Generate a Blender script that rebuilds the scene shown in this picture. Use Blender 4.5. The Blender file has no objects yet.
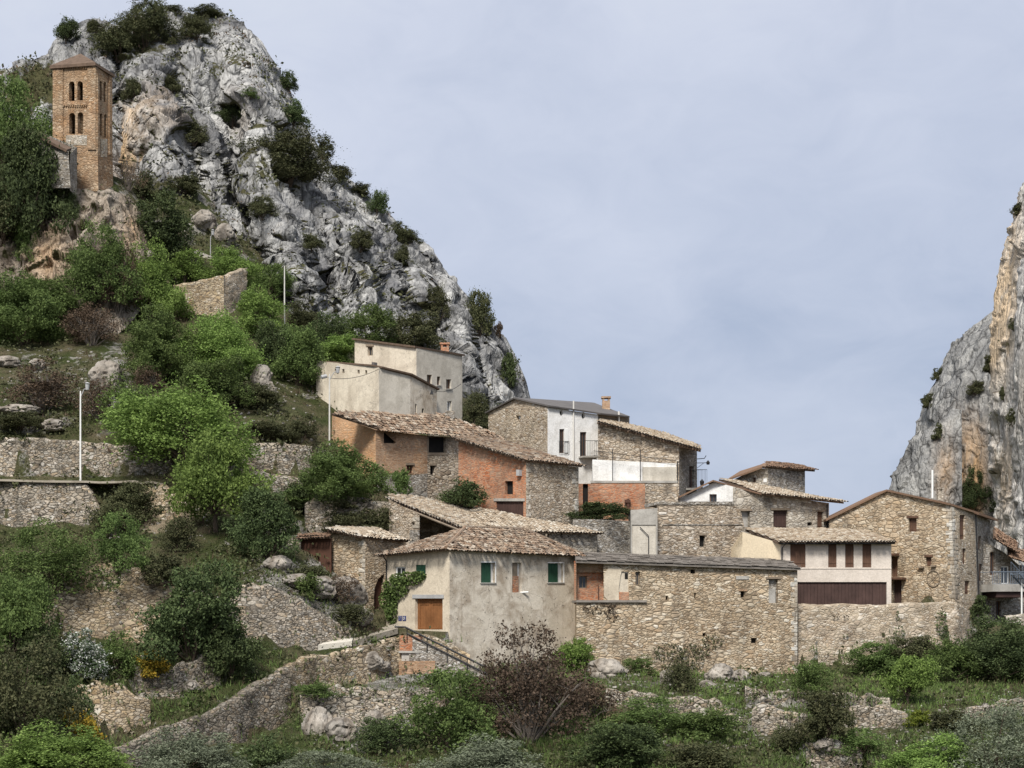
import bpy, bmesh, math, random
import numpy as np
from mathutils import Vector, Matrix, geometry
from mathutils.bvhtree import BVHTree
random.seed(7); rng = np.random.default_rng(7)
SC = bpy.context.scene; COL = SC.collection
F = 1900.0; YH = 680.0            # focal length in pixels, image row of the horizon

# ---------------------------------------------------------------- camera, light, sky
cam = bpy.data.cameras.new('camera'); co = bpy.data.objects.new('camera', cam); COL.objects.link(co)
cam.sensor_width = 36; cam.lens = F/1024*36; cam.shift_y = (YH-384)/1024
cam.clip_start = 1; cam.clip_end = 6000
co.location = (0, 0, 0); co.rotation_euler = (math.pi/2, 0, 0); SC.camera = co
SC.view_settings.view_transform = 'Standard'; SC.view_settings.look = 'None'
SC.view_settings.exposure = 0.62; SC.view_settings.gamma = 1; SC.view_settings.use_curve_mapping = False
SC.cycles.max_bounces = 5; SC.cycles.diffuse_bounces = 3; SC.cycles.transparent_max_bounces = 6
SUN_EL, SUN_AZ = math.radians(47), math.radians(192)      # azimuth clockwise from +Y: behind the camera, to its left

def sun():
    l = bpy.data.lights.new('sun', 'SUN'); l.energy = 3.0; l.angle = math.radians(14); l.color = (1.0, .955, .88)
    o = bpy.data.objects.new('sun', l); COL.objects.link(o)
    d = Vector((math.sin(SUN_AZ)*math.cos(SUN_EL), math.cos(SUN_AZ)*math.cos(SUN_EL), math.sin(SUN_EL)))
    o.rotation_euler = d.to_track_quat('Z', 'Y').to_euler(); o.location = (-60, -40, 120)
sun()

class NT:
    """small wrapper to write node trees"""
    def __init__(s, t): s.t = t; t.nodes.clear()
    def n(s, typ, **kw):
        nd = s.t.nodes.new(typ); ins = {}
        for k, v in kw.items():
            if k.startswith('i_'): ins[k[2:]] = v
            else: setattr(nd, k, v)
        for k, v in ins.items():
            key = int(k) if k.isdigit() else k.replace('_', ' ')
            s.set(nd.inputs[key], v)
        return nd
    def set(s, sock, v):
        if isinstance(v, bpy.types.NodeSocket): s.t.links.new(v, sock)
        elif isinstance(v, bpy.types.Node): s.t.links.new(v.outputs[0], sock)
        else: sock.default_value = v
    def math(s, op, a, b=0.0, c=None, clamp=False):
        nd = s.n('ShaderNodeMath', operation=op, use_clamp=clamp); s.set(nd.inputs[0], a); s.set(nd.inputs[1], b)
        if c is not None: s.set(nd.inputs[2], c)
        return nd.outputs[0]
    def mix(s, f, a, b, blend='MIX'):
        nd = s.n('ShaderNodeMix', data_type='RGBA', blend_type=blend)
        s.set(nd.inputs[0], f)
        for i, v in ((6, a), (7, b)):
            if isinstance(v, tuple): v = (v[0], v[1], v[2], 1)
            s.set(nd.inputs[i], v)
        return nd.outputs[2]
    def ramp(s, f, stops, interp='LINEAR'):
        nd = s.n('ShaderNodeValToRGB'); r = nd.color_ramp; r.interpolation = interp
        while len(r.elements) < len(stops): r.elements.new(0.5)
        for e, (p, c) in zip(r.elements, stops):
            e.position = p
            if not isinstance(c, tuple): c = (c, c, c)
            e.color = (c[0], c[1], c[2], 1)
        s.set(nd.inputs[0], f); return nd.outputs[0]
    def coord(s, scale=(1, 1, 1), kind='Object'):
        tc = s.n('ShaderNodeTexCoord'); m = s.n('ShaderNodeMapping'); s.set(m.inputs['Scale'], scale)
        s.t.links.new(tc.outputs[kind], m.inputs['Vector']); return m.outputs[0]
    def noise(s, v, scale, detail=4, rough=.55, dist=0.0):
        nd = s.n('ShaderNodeTexNoise'); s.set(nd.inputs['Vector'], v); s.set(nd.inputs['Scale'], scale)
        s.set(nd.inputs['Detail'], detail); s.set(nd.inputs['Roughness'], rough); s.set(nd.inputs['Distortion'], dist)
        return nd.outputs['Fac']
    def voro(s, v, scale, feature='F1', rnd=1.0):
        nd = s.n('ShaderNodeTexVoronoi', feature=feature); s.set(nd.inputs['Vector'], v); s.set(nd.inputs['Scale'], scale)
        s.set(nd.inputs['Randomness'], rnd); return nd

w = bpy.data.worlds.new('World'); SC.world = w; w.use_nodes = True
def sky():
    t = NT(w.node_tree)
    s = t.n('ShaderNodeTexSky', sky_type='NISHITA', sun_disc=False, sun_elevation=SUN_EL, sun_rotation=SUN_AZ, air_density=1.0, dust_density=2.0, ozone_density=2.0)
    tc = t.n('ShaderNodeTexCoord'); mp = t.n('ShaderNodeMapping'); t.t.links.new(tc.outputs['Generated'], mp.inputs[0])
    mp.inputs['Scale'].default_value = (3.4, 3.4, 5.5)
    n1 = t.noise(mp.outputs[0], 1.6, 5, .5, .4)
    sep = t.n('ShaderNodeSeparateXYZ'); t.t.links.new(tc.outputs['Generated'], sep.inputs[0])
    # thin even overcast: paler higher up, bluer grey towards the far valley
    h = t.math('MULTIPLY_ADD', sep.outputs[0], -0.42, t.math('MULTIPLY_ADD', sep.outputs[2], 1.5, .16))
    h = t.math('ADD', h, t.math('MULTIPLY_ADD', n1, .85, -.43))
    h = t.math('ADD', h, t.math('MULTIPLY_ADD', t.noise(mp.outputs[0], 5.5, 6, .6, .8), .20, -.12))
    h = t.math('ADD', h, t.math('MULTIPLY_ADD', t.noise(mp.outputs[0], 5.5, 6, .6, .8), .20, -.12))
    cl = t.ramp(h, [(0.0, (2.8, 3.3, 4.4)), (.30, (3.85, 4.25, 5.25)), (.62, (4.78, 5.1, 6.0)), (1.0, (5.6, 5.88, 6.45))])
    c = t.mix(.90, s.outputs[0], cl)
    bg = t.n('ShaderNodeBackground'); t.set(bg.inputs[0], c); bg.inputs[1].default_value = 0.09
    o = t.n('ShaderNodeOutputWorld'); t.t.links.new(bg.outputs[0], o.inputs[0])
sky()

# ---------------------------------------------------------------- objects
BASE = {}
def linkobj(o):
    COL.objects.link(o); return o
def thing(name, label, cat, loc=(0, 0, 0), group=None):
    o = bpy.data.objects.new(name, None); o.location = loc; o.empty_display_size = .3; linkobj(o)
    o['label'] = label; o['category'] = cat
    if group: o['group'] = group
    BASE[o] = Vector(loc); return o
def tag(o, label, cat, group=None, kind=None):
    if label: o['label'] = label
    if cat: o['category'] = cat
    if group: o['group'] = group
    if kind: o['kind'] = kind
    return o
def obj(name, bm, mat, parent=None, loc=None, smooth=False, label=None):
    """links a bmesh (in world coordinates) as one mesh object; parts take their thing's origin"""
    base = BASE[parent] if parent is not None else Vector(loc) if loc is not None else Vector((0, 0, 0))
    if isinstance(bm, bmesh.types.BMesh):
        bmesh.ops.translate(bm, vec=-base, verts=bm.verts[:]) if base.length else None
        me = bpy.data.meshes.new(name); bm.to_mesh(me); bm.free()
    else:
        me = bm
    if smooth:
        me.polygons.foreach_set('use_smooth', [True]*len(me.polygons))
    for m in (mat if isinstance(mat, (list, tuple)) else [mat]): me.materials.append(m)
    o = bpy.data.objects.new(name, me); linkobj(o)
    if parent is not None: o.parent = parent
    else: o.location = base
    BASE[o] = base
    if label: o['label'] = label
    return o
def grid_mesh(name, P, close=False):
    """P: (rows, cols, 3) array -> mesh of quads"""
    r, c, _ = P.shape
    me = bpy.data.meshes.new(name)
    idx = np.arange(r*c).reshape(r, c)
    q = np.stack([idx[:-1, :-1], idx[:-1, 1:], idx[1:, 1:], idx[1:, :-1]], -1).reshape(-1, 4)
    me.vertices.add(r*c); me.vertices.foreach_set('co', P.reshape(-1).astype(np.float32))
    me.loops.add(q.size); me.loops.foreach_set('vertex_index', q.reshape(-1).astype(np.int32))
    me.polygons.add(len(q)); me.polygons.foreach_set('loop_start', np.arange(0, q.size, 4, dtype=np.int32))
    me.update(calc_edges=True); me.validate(); return me
def raw_mesh(name, V, Q):
    """V (n,3), Q (m,k) faces of k corners"""
    V = np.asarray(V, np.float32); Q = np.asarray(Q, np.int32); k = Q.shape[1]
    me = bpy.data.meshes.new(name)
    me.vertices.add(len(V)); me.vertices.foreach_set('co', V.reshape(-1))
    me.loops.add(Q.size); me.loops.foreach_set('vertex_index', Q.reshape(-1))
    me.polygons.add(len(Q)); me.polygons.foreach_set('loop_start', np.arange(0, Q.size, k, dtype=np.int32))
    me.update(calc_edges=True); return me
def vcol(me, name, vals):
    a = me.attributes.new(name, 'FLOAT', 'POINT'); a.data.foreach_set('value', np.asarray(vals, np.float32).reshape(-1))
def bvh_of(me):
    n = len(me.vertices); v = np.empty(n*3, np.float32); me.vertices.foreach_get('co', v)
    return BVHTree.FromPolygons(v.reshape(-1, 3).tolist(), [tuple(p.vertices) for p in me.polygons])

def at(px, py, D):
    return Vector(((px-512)/F*D, D, (YH-py)/F*D))
def ray(px, py=YH):
    return Vector(((px-512)/F, 1.0, (YH-py)/F))
def pix(p):
    return 512+p[0]/p[1]*F, YH-p[2]/p[1]*F
def lin(r, g, b):
    f = lambda u: ((u/255+.055)/1.055)**2.4 if u > 10 else u/255/12.92
    return (f(r), f(g), f(b))

# ---------------------------------------------------------------- noise (numpy)
def _h(ix, iy, iz, k=0):
    h = (ix.astype(np.int64)*374761393 + iy.astype(np.int64)*668265263 + iz.astype(np.int64)*1274126177 + k*974634777) & 0xffffffff
    h = ((h ^ (h >> 13))*1103515245) & 0xffffffff
    h = ((h ^ (h >> 16))*2246822519) & 0xffffffff
    return ((h ^ (h >> 15)) & 0xffffff)/float(0xffffff)
def vnoise(P, k=0):
    i = np.floor(P); f = P-i; i = i.astype(np.int64); f = f*f*f*(f*(f*6-15)+10)
    x, y, z = i[..., 0], i[..., 1], i[..., 2]; fx, fy, fz = f[..., 0], f[..., 1], f[..., 2]
    L = lambda a, b, t: a+(b-a)*t
    v = L(L(L(_h(x, y, z, k), _h(x+1, y, z, k), fx), L(_h(x, y+1, z, k), _h(x+1, y+1, z, k), fx), fy),
          L(L(_h(x, y, z+1, k), _h(x+1, y, z+1, k), fx), L(_h(x, y+1, z+1, k), _h(x+1, y+1, z+1, k), fx), fy), fz)
    return v*2-1
def fbm(P, oct=5, rough=.5, k=0):
    a, s, t = 1.0, 0, 0
    for o in range(oct):
        s = s+a*vnoise(P*2.03**o+o*17.3, k+o); t += a; a *= rough
    return s/t
def ridged(P, oct=4, rough=.5, k=0):
    a, s, t = 1.0, 0, 0
    for o in range(oct):
        s = s+a*(1-np.abs(vnoise(P*2.07**o+o*9.1, k+o))*2); t += a; a *= rough
    return s/t
def cells(P, k=0):
    """Worley noise: (random value of the nearest cell, F1, F2, offset vector to its point)"""
    i = np.floor(P).astype(np.int64); n = P.shape[:-1]
    f1 = np.full(n, 9.0); f2 = np.full(n, 9.0); val = np.zeros(n); off = np.zeros(P.shape)
    for dx in (-1, 0, 1):
        for dy in (-1, 0, 1):
            for dz in (-1, 0, 1):
                c = i+np.array((dx, dy, dz)); x, y, z = c[..., 0], c[..., 1], c[..., 2]
                q = c+np.stack([_h(x, y, z, k+1), _h(x, y, z, k+2), _h(x, y, z, k+3)], -1)
                e = P-q; d = np.sqrt((e*e).sum(-1)); v = _h(x, y, z, k+4)
                nearer = d < f1
                f2 = np.where(nearer, f1, np.minimum(f2, d)); f1 = np.where(nearer, d, f1)
                val = np.where(nearer, v, val); off = np.where(nearer[..., None], e, off)
    return val, f1, f2, off
def sstep(a, b, x):
    t = np.clip((x-a)/(b-a), 0, 1); return t*t*(3-2*t)
def grid_normals(P):
    du = np.gradient(P, axis=1); dv = np.gradient(P, axis=0)
    n = np.cross(du, dv); n /= np.linalg.norm(n, axis=-1, keepdims=True)+1e-9
    return n
# ---------------------------------------------------------------- materials
def newmat(name, rough=.9, spec=.25):
    m = bpy.data.materials.new(name); m.use_nodes = True; t = NT(m.node_tree)
    b = t.n('ShaderNodeBsdfPrincipled'); b.inputs['Roughness'].default_value = rough; b.inputs['Specular IOR Level'].default_value = spec
    o = t.n('ShaderNodeOutputMaterial'); t.t.links.new(b.outputs[0], o.inputs[0])
    return m, t, b
def bump(t, b, h, dist, strength=1.0):
    nd = t.n('ShaderNodeBump'); t.set(nd.inputs['Height'], h); nd.inputs['Distance'].default_value = dist; nd.inputs['Strength'].default_value = strength
    t.t.links.new(nd.outputs[0], b.inputs['Normal'])
def attr(t, name):
    nd = t.n('ShaderNodeAttribute', attribute_name=name); return nd.outputs['Fac']

def stone_mat(name, pal, scale=3.0, squash=2.3, mortar=(.19, .155, .115), mw=.06, stain=(.13, .11, .09), stain_amt=.6, bd=.075, wash=None, wash_amt=0.0):
    """rubble masonry: irregular courses of stones, each with its own tone"""
    m, t, b = newmat(name, .92, .15)
    v = t.coord((1, 1, squash))
    nz = t.n('ShaderNodeTexNoise'); t.set(nz.inputs['Vector'], v); nz.inputs['Scale'].default_value = 2.2; nz.inputs['Detail'].default_value = 2
    va = t.n('ShaderNodeVectorMath', operation='MULTIPLY_ADD'); t.t.links.new(nz.outputs['Color'], va.inputs[0])
    va.inputs[1].default_value = (.22, .22, .22); t.t.links.new(v, va.inputs[2]); vd = va.outputs[0]
    c = t.voro(vd, scale); e = t.voro(vd, scale, 'DISTANCE_TO_EDGE')
    sep = t.n('ShaderNodeSeparateColor'); t.t.links.new(c.outputs['Color'], sep.inputs[0])
    n = len(pal); col = t.ramp(sep.outputs[0], [(i/(n-1), p) for i, p in enumerate(pal)])
    v1 = t.coord((1, 1, 1))
    c2 = t.voro(vd, scale*.56); e2 = t.voro(vd, scale*.56, 'DISTANCE_TO_EDGE'); sp2 = t.n('ShaderNodeSeparateColor'); t.t.links.new(c2.outputs['Color'], sp2.inputs[0])
    msk = t.ramp(t.noise(v1, .75, 4, .6, .5), [(.50, 0.0), (.56, 1.0)])       # patches of bigger stones
    col = t.mix(msk, col, t.ramp(sp2.outputs[0], [(i/(n-1), p) for i, p in enumerate(pal)]))
    edge = t.math('ADD', t.math('MULTIPLY', e.outputs['Distance'], t.math('SUBTRACT', 1.0, msk)), t.math('MULTIPLY', t.math('MULTIPLY', e2.outputs['Distance'], .8), msk))
    fine = t.noise(v1, 9, 4, .65)
    col = t.mix(1.0, col, t.ramp(fine, [(.25, .58), (.75, 1.36)]), 'MULTIPLY')
    big = t.noise(v1, .33, 4, .6)
    if wash:
        wv = t.ramp(t.noise(v1, .5, 5, .65, .6), [(.42, 0.0), (.62, 1.0)])
        col = t.mix(t.math('MULTIPLY', wv, wash_amt), col, wash)
    ed = t.math('MULTIPLY', t.ramp(edge, [(mw*.3, 1.0), (mw*1.4, 0.0)]), t.ramp(t.noise(v1, 1.3, 4, .6), [(.3, .45), (.55, 1.0)]))
    col = t.mix(ed, col, mortar)
    sv = t.coord((1, 1, .35)); st = t.ramp(t.noise(sv, .8, 5, .65), [(.5, 0.0), (.72, 1.0)])
    col = t.mix(t.math('MULTIPLY', st, stain_amt), col, stain)
    col = t.mix(1.0, col, t.ramp(big, [(.3, .70), (.7, 1.2)]), 'MULTIPLY')
    t.set(b.inputs['Base Color'], col)
    h = t.math('ADD', t.math('MINIMUM', edge, .16), t.math('MULTIPLY', fine, .08))
    bump(t, b, h, bd*5, .8)
    return m
def plaster_mat(name, base, dark, spots=.5, streak=.4, crack=.25, patch=None):
    m, t, b = newmat(name, .93, .12)
    v = t.coord(); f = t.noise(v, 7, 5, .7); g = t.noise(v, .7, 5, .62, .5)
    col = t.mix(t.math('MULTIPLY', t.ramp(g, [(.43, 0.0), (.62, 1.0)]), spots), base, dark)
    sv = t.coord((1, 1, .10)); s = t.ramp(t.noise(sv, 1.3, 5, .65), [(.52, 0.0), (.72, 1.0)])
    col = t.mix(t.math('MULTIPLY', s, streak), col, dark)
    if patch:
        p = t.ramp(t.noise(v, .45, 6, .6, .3), [(.50, 0.0), (.56, 1.0)]); col = t.mix(t.math('MULTIPLY', p, .8), col, patch)
    nz = t.noise(v, .9, 3, .5); cr = t.ramp(t.math('ABSOLUTE', t.math('SUBTRACT', nz, .5)), [(0.0, 1.0), (.006, 0.0)])
    col = t.mix(t.math('MULTIPLY', cr, crack), col, (.09, .08, .07))
    col = t.mix(1.0, col, t.ramp(f, [(.25, .82), (.75, 1.12)]), 'MULTIPLY')
    t.set(b.inputs['Base Color'], col); bump(t, b, t.math('ADD', f, t.math('MULTIPLY', g, 1.5)), .05, .5)
    return m
def brick_mat(name, pal, mortar=(.36, .25, .18), stain=(.20, .13, .095), wash=(.48, .33, .235), wa=.55):
    return stone_mat(name, pal, scale=2.9, squash=3.0, mortar=mortar, mw=.09, stain=stain, stain_amt=.5, bd=.03, wash=wash, wash_amt=wa)
def wood_mat(name, c1, c2, plank=.16, rough=.7):
    m, t, b = newmat(name, rough, .25)
    v = t.coord((1, 1, .12)); n = t.noise(v, 9, 4, .6); col = t.mix(n, c1, c2)
    g = t.noise(t.coord(), 1.1, 4, .6); col = t.mix(1.0, col, t.ramp(g, [(.3, .7), (.7, 1.2)]), 'MULTIPLY')
    t.set(b.inputs['Base Color'], col); bump(t, b, n, .02, .5); return m
def flat_mat(name, c, rough=.6, var=.25, metal=0.0, sc=3.0):
    m, t, b = newmat(name, rough, .3); b.inputs['Metallic'].default_value = metal
    n = t.noise(t.coord(), sc, 5, .65); col = t.mix(1.0, c, t.ramp(n, [(.25, 1-var), (.75, 1+var)]), 'MULTIPLY')
    t.set(b.inputs['Base Color'], col); return m
def tile_mat(name, pal, lichen=(.30, .27, .21), amt=.5):
    m, t, b = newmat(name, .92, .12)
    gi = t.n('ShaderNodeNewGeometry'); n = len(pal)
    col = t.ramp(gi.outputs['Random Per Island'], [(i/(n-1), p) for i, p in enumerate(pal)])
    v = t.coord(); l = t.ramp(t.noise(v, 1.6, 6, .7), [(.45, 0.0), (.7, 1.0)])
    col = t.mix(t.math('MULTIPLY', l, amt), col, lichen)
    f = t.noise(v, 14, 4, .7); col = t.mix(1.0, col, t.ramp(f, [(.25, .6), (.75, 1.3)]), 'MULTIPLY')
    t.set(b.inputs['Base Color'], col); bump(t, b, f, .03, .5); return m
def leaf_mat(name, pal, trans=.3):
    m, t, b = newmat(name, .75, .2)
    gi = t.n('ShaderNodeNewGeometry'); n = len(pal)
    oi = t.n('ShaderNodeObjectInfo')
    nz = t.noise(t.coord((1, 1, 1)), 3.2, 3, .6)
    f = t.math('MULTIPLY_ADD', gi.outputs['Random Per Island'], .6, t.math('MULTIPLY', t.ramp(nz, [(.33, 0.0), (.67, 1.0)]), .4))
    col = t.ramp(f, [(i/(n-1), p) for i, p in enumerate(pal)])
    hs = t.n('ShaderNodeHueSaturation'); t.set(hs.inputs['Color'], col)
    t.set(hs.inputs['Hue'], t.math('MULTIPLY_ADD', oi.outputs['Random'], .014, .486)); t.set(hs.inputs['Value'], t.math('MULTIPLY_ADD', oi.outputs['Random'], .34, .83))
    hs.inputs['Saturation'].default_value = .95
    t.set(b.inputs['Base Color'], hs.outputs[0])
    tr = t.n('ShaderNodeBsdfTranslucent'); t.set(tr.inputs[0], hs.outputs[0])
    mx = t.n('ShaderNodeMixShader'); mx.inputs[0].default_value = trans
    t.t.links.new(b.outputs[0], mx.inputs[1]); t.t.links.new(tr.outputs[0], mx.inputs[2])
    out = [x for x in t.t.nodes if x.type == 'OUTPUT_MATERIAL'][0]; t.t.links.new(mx.outputs[0], out.inputs[0])
    return m

def rock_mat(name, grey=(.36, .36, .36), pale=(.62, .61, .58), dark=(.085, .085, .09), warm=(.50, .34, .18), veg=((.045, .055, .02), (.10, .085, .045))):
    """limestone: pale faces, dark water streaks and cracks, rust-coloured stains, growth on the ledges"""
    m, t, b = newmat(name, .93, .15)
    v = t.coord(); vs = t.coord((1, 1, .28))
    n1 = t.noise(v, .16, 6, .62, .6); n2 = t.noise(vs, .55, 6, .68, .8); n3 = t.noise(v, 2.3, 5, .7)
    col = t.mix(t.ramp(t.math('ADD', t.math('MULTIPLY', n1, .65), t.math('MULTIPLY', t.noise(vs, .6, 5, .6), .35)), [(.42, 0.0), (.58, 1.0)]), grey, pale)
    col = t.mix(t.math('MULTIPLY', t.ramp(n2, [(.50, 0.0), (.66, 1.0)]), .6), col, dark)
    vd = t.n('ShaderNodeVectorMath', operation='MULTIPLY_ADD'); nz = t.n('ShaderNodeTexNoise'); t.set(nz.inputs['Vector'], v); nz.inputs['Scale'].default_value = .5
    t.t.links.new(nz.outputs['Color'], vd.inputs[0]); vd.inputs[1].default_value = (1.6, 1.6, 1.6); t.t.links.new(vs, vd.inputs[2])
    e1 = t.voro(vd.outputs[0], .33, 'DISTANCE_TO_EDGE'); e2 = t.voro(vd.outputs[0], 1.25, 'DISTANCE_TO_EDGE')
    cr = t.math('MAXIMUM', t.ramp(e1.outputs['Distance'], [(.0, 1.0), (.05, 0.0)]), t.math('MULTIPLY', t.ramp(e2.outputs['Distance'], [(.0, 1.0), (.05, 0.0)]), .22))
    col = t.mix(t.math('MULTIPLY', cr, .8), col, (.05, .05, .05))
    st = t.math('MULTIPLY', attr(t, 'stain'), t.ramp(t.noise(vs, .42, 5, .65, .6), [(.30, 0.0), (.52, 1.0)]))
    col = t.mix(st, col, t.mix(n3, warm, (warm[0]*1.35, warm[1]*1.4, warm[2]*1.6)))
    col = t.mix(1.0, col, t.ramp(n3, [(.25, .70), (.75, 1.28)]), 'MULTIPLY')
    gv = t.math('ADD', attr(t, 'veg'), t.math('MULTIPLY_ADD', t.noise(v, .8, 5, .7), 1.3, -.65))
    col = t.mix(t.ramp(gv, [(.42, 0.0), (.58, 1.0)]), col, t.mix(t.noise(v, 1.7, 4, .7), veg[0], veg[1]))
    t.set(b.inputs['Base Color'], col)
    h = t.math('ADD', t.math('MULTIPLY', t.noise(vs, .7, 6, .6), 1.5), t.math('ADD', t.math('MULTIPLY', t.math('MINIMUM', e1.outputs['Distance'], .15), 2.2), t.math('MINIMUM', e2.outputs['Distance'], .1)))
    bump(t, b, h, .9, .9); return m

def ground_mat(name):
    m, t, b = newmat(name, .95, .1)
    v = t.coord(); n1 = t.noise(v, .35, 6, .65, .4); n2 = t.noise(v, 1.8, 6, .7); n3 = t.noise(v, .16, 4, .6)
    grass = t.mix(n2, (.030, .042, .013), (.085, .10, .035)); dry = t.mix(n2, (.10, .085, .05), (.19, .16, .10))
    col = t.mix(t.ramp(t.math('ADD', t.math('MULTIPLY', n1, .6), t.math('MULTIPLY', n3, .5)), [(.48, 0.0), (.66, 1.0)]), grass, dry)
    e = t.voro(v, 1.6); sep = t.n('ShaderNodeSeparateColor'); t.t.links.new(e.outputs['Color'], sep.inputs[0])
    rk = t.mix(sep.outputs[0], (.16, .15, .13), (.42, .40, .36))
    rf = t.ramp(t.math('ADD', attr(t, 'rock'), t.math('MULTIPLY_ADD', t.noise(v, .9, 6, .7), 1.2, -.6)), [(.42, 0.0), (.54, 1.0)])
    col = t.mix(rf, col, rk)
    ef = t.ramp(t.math('ADD', attr(t, 'earth'), t.math('MULTIPLY_ADD', t.noise(v, .7, 5, .7), .8, -.4)), [(.42, 0.0), (.58, 1.0)])
    col = t.mix(ef, col, t.mix(n2, (.22, .17, .11), (.42, .35, .25)))
    col = t.mix(1.0, col, t.ramp(t.noise(v, 6, 4, .7), [(.25, .6), (.75, 1.35)]), 'MULTIPLY')
    t.set(b.inputs['Base Color'], col); bump(t, b, t.math('ADD', n2, t.noise(v, 5, 4, .7)), .5, .9); return m

M = {}
TAN = [(0.179, 0.130, 0.093), (0.427, 0.347, 0.266), (0.547, 0.465, 0.370), (0.329, 0.242, 0.162), (0.622, 0.559, 0.471), (0.472, 0.365, 0.257), (0.697, 0.652, 0.584)]
YEL = [(0.192, 0.134, 0.087), (0.448, 0.347, 0.236), (0.580, 0.469, 0.337), (0.353, 0.244, 0.148), (0.643, 0.556, 0.428), (0.504, 0.372, 0.234), (0.707, 0.647, 0.546)]
GRY = [(0.121, 0.116, 0.106), (0.317, 0.294, 0.263), (0.439, 0.412, 0.370), (0.229, 0.196, 0.159), (0.527, 0.510, 0.474), (0.362, 0.313, 0.249), (0.614, 0.597, 0.572)]
PAL = [(0.231, 0.196, 0.154), (0.465, 0.409, 0.336), (0.537, 0.492, 0.418), (0.345, 0.279, 0.206), (0.609, 0.575, 0.512), (0.451, 0.385, 0.291), (0.658, 0.634, 0.581)]
M['stone_tan'] = stone_mat('stone_tan', TAN, wash=(.50, .43, .335), wash_amt=.35); M['stone_yellow'] = stone_mat('stone_yellow', YEL, scale=2.8, mortar=(.20, .155, .105), wash=(.54, .45, .33), wash_amt=.3)
M['stone_grey'] = stone_mat('stone_grey', GRY, scale=3.7); M['quoin'] = stone_mat('quoin', PAL, scale=1.1, squash=1.2, mw=.001, stain_amt=.5); M['stone_pale'] = stone_mat('stone_pale', PAL, scale=2.5, squash=1.9, mortar=(.30, .26, .21), wash=(.5, .45, .37), wash_amt=.5)
M['stone_washed'] = stone_mat('stone_washed', TAN, scale=3.4, squash=1.9, mortar=(.36, .30, .22), wash=(.48, .40, .29), wash_amt=.5, stain_amt=.4)
M['dry_stone'] = stone_mat('dry_stone', [(.14, .12, .095), (.31, .27, .22), (.43, .38, .31), (.25, .195, .135), (.49, .455, .395), (.38, .295, .20), (.55, .51, .455)], scale=3.6, squash=1.9, mortar=(.055, .048, .04), mw=.07, bd=.07, stain=(.06, .06, .05), stain_amt=.55)
M['dry_stone_dark'] = stone_mat('dry_stone_dark', [(0.101, 0.086, 0.068), (0.223, 0.194, 0.158), (0.310, 0.274, 0.223), (0.180, 0.140, 0.097), (0.353, 0.328, 0.284), (0.274, 0.212, 0.144), (0.396, 0.367, 0.328)], scale=3.6, squash=1.9, mortar=(.055, .048, .04), mw=.07, bd=.07, stain=(.06, .06, .05), stain_amt=.55)
M['dry_stone_warm'] = stone_mat('dry_stone_warm', [(.19, .145, .095), (.40, .315, .215), (.48, .40, .28), (.32, .23, .13), (.53, .46, .36), (.43, .32, .19), (.58, .53, .45)], scale=3.4, squash=1.9, mortar=(.12, .095, .07), mw=.07, bd=.06)
M['tower_stone'] = stone_mat('tower_stone', [(.22, .135, .08), (.37, .225, .125), (.43, .275, .16), (.30, .18, .095), (.47, .32, .20), (.35, .205, .11), (.55, .44, .32)], scale=2.7, squash=2.0, mortar=(.25, .165, .10), stain=(.2, .15, .11), stain_amt=.6, wash=(.50, .41, .30), wash_amt=.55)
M['brick'] = brick_mat('brick', [(.27, .10, .05), (.46, .175, .085), (.53, .24, .125), (.38, .13, .06), (.55, .33, .21)])
M['brick_tan'] = brick_mat('brick_tan', [(.26, .14, .075), (.43, .26, .15), (.48, .31, .19), (.35, .19, .10), (.52, .37, .25)], mortar=(.36, .27, .19))
M['brick_adobe'] = brick_mat('brick_adobe', [(.46, .24, .115), (.60, .33, .165), (.63, .38, .21), (.53, .28, .135), (.65, .44, .28)], mortar=(.48, .32, .2), stain=(.36, .22, .13), wash=(.60, .42, .28))
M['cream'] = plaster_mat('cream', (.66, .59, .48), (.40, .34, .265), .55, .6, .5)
M['cream_new'] = plaster_mat('cream_new', (.74, .63, .46), (.66, .55, .40), .3, .15, .0)
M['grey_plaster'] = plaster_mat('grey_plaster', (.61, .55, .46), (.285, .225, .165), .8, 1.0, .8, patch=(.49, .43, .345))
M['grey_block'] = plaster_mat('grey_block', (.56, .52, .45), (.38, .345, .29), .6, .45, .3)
M['house_left'] = plaster_mat('house_left', (.64, .56, .44), (.42, .355, .275), .6, .4, .35)
M['white'] = plaster_mat('white', (.80, .79, .77), (.50, .48, .44), .5, .5, .3)
M['white_band'] = plaster_mat('white_band', (.66, .59, .52), (.50, .44, .38), .45, .35, .15)
M['concrete'] = plaster_mat('concrete', (.42, .40, .365), (.24, .225, .20), .6, .5, .3)
M['pale_slab'] = plaster_mat('pale_slab', (.62, .58, .5), (.45, .41, .35), .3, .2, .1)
M['tile'] = tile_mat('tile', [(.06, .045, .035), (.21, .14, .095), (.30, .205, .14), (.13, .09, .065), (.38, .30, .22), (.25, .165, .11), (.50, .44, .36)], lichen=(.30, .275, .235), amt=.6)
M['tile_pale'] = tile_mat('tile_pale', [(.22, .17, .125), (.42, .335, .245), (.52, .435, .335), (.33, .25, .175), (.57, .50, .405), (.62, .57, .49)], lichen=(.44, .40, .32))
M['tile_dark'] = tile_mat('tile_dark', [(.10, .065, .045), (.20, .12, .08), (.26, .165, .11), (.15, .09, .06), (.30, .2, .14)], lichen=(.18, .15, .11))
M['tile_bed'] = flat_mat('tile_bed', (.13, .09, .065), .95, .4)
M['slate'] = flat_mat('slate', (.23, .205, .18), .85, .4, sc=1.2)
M['dark_roof'] = flat_mat('dark_roof', (.12, .11, .105), .8, .35, sc=.8)
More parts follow.
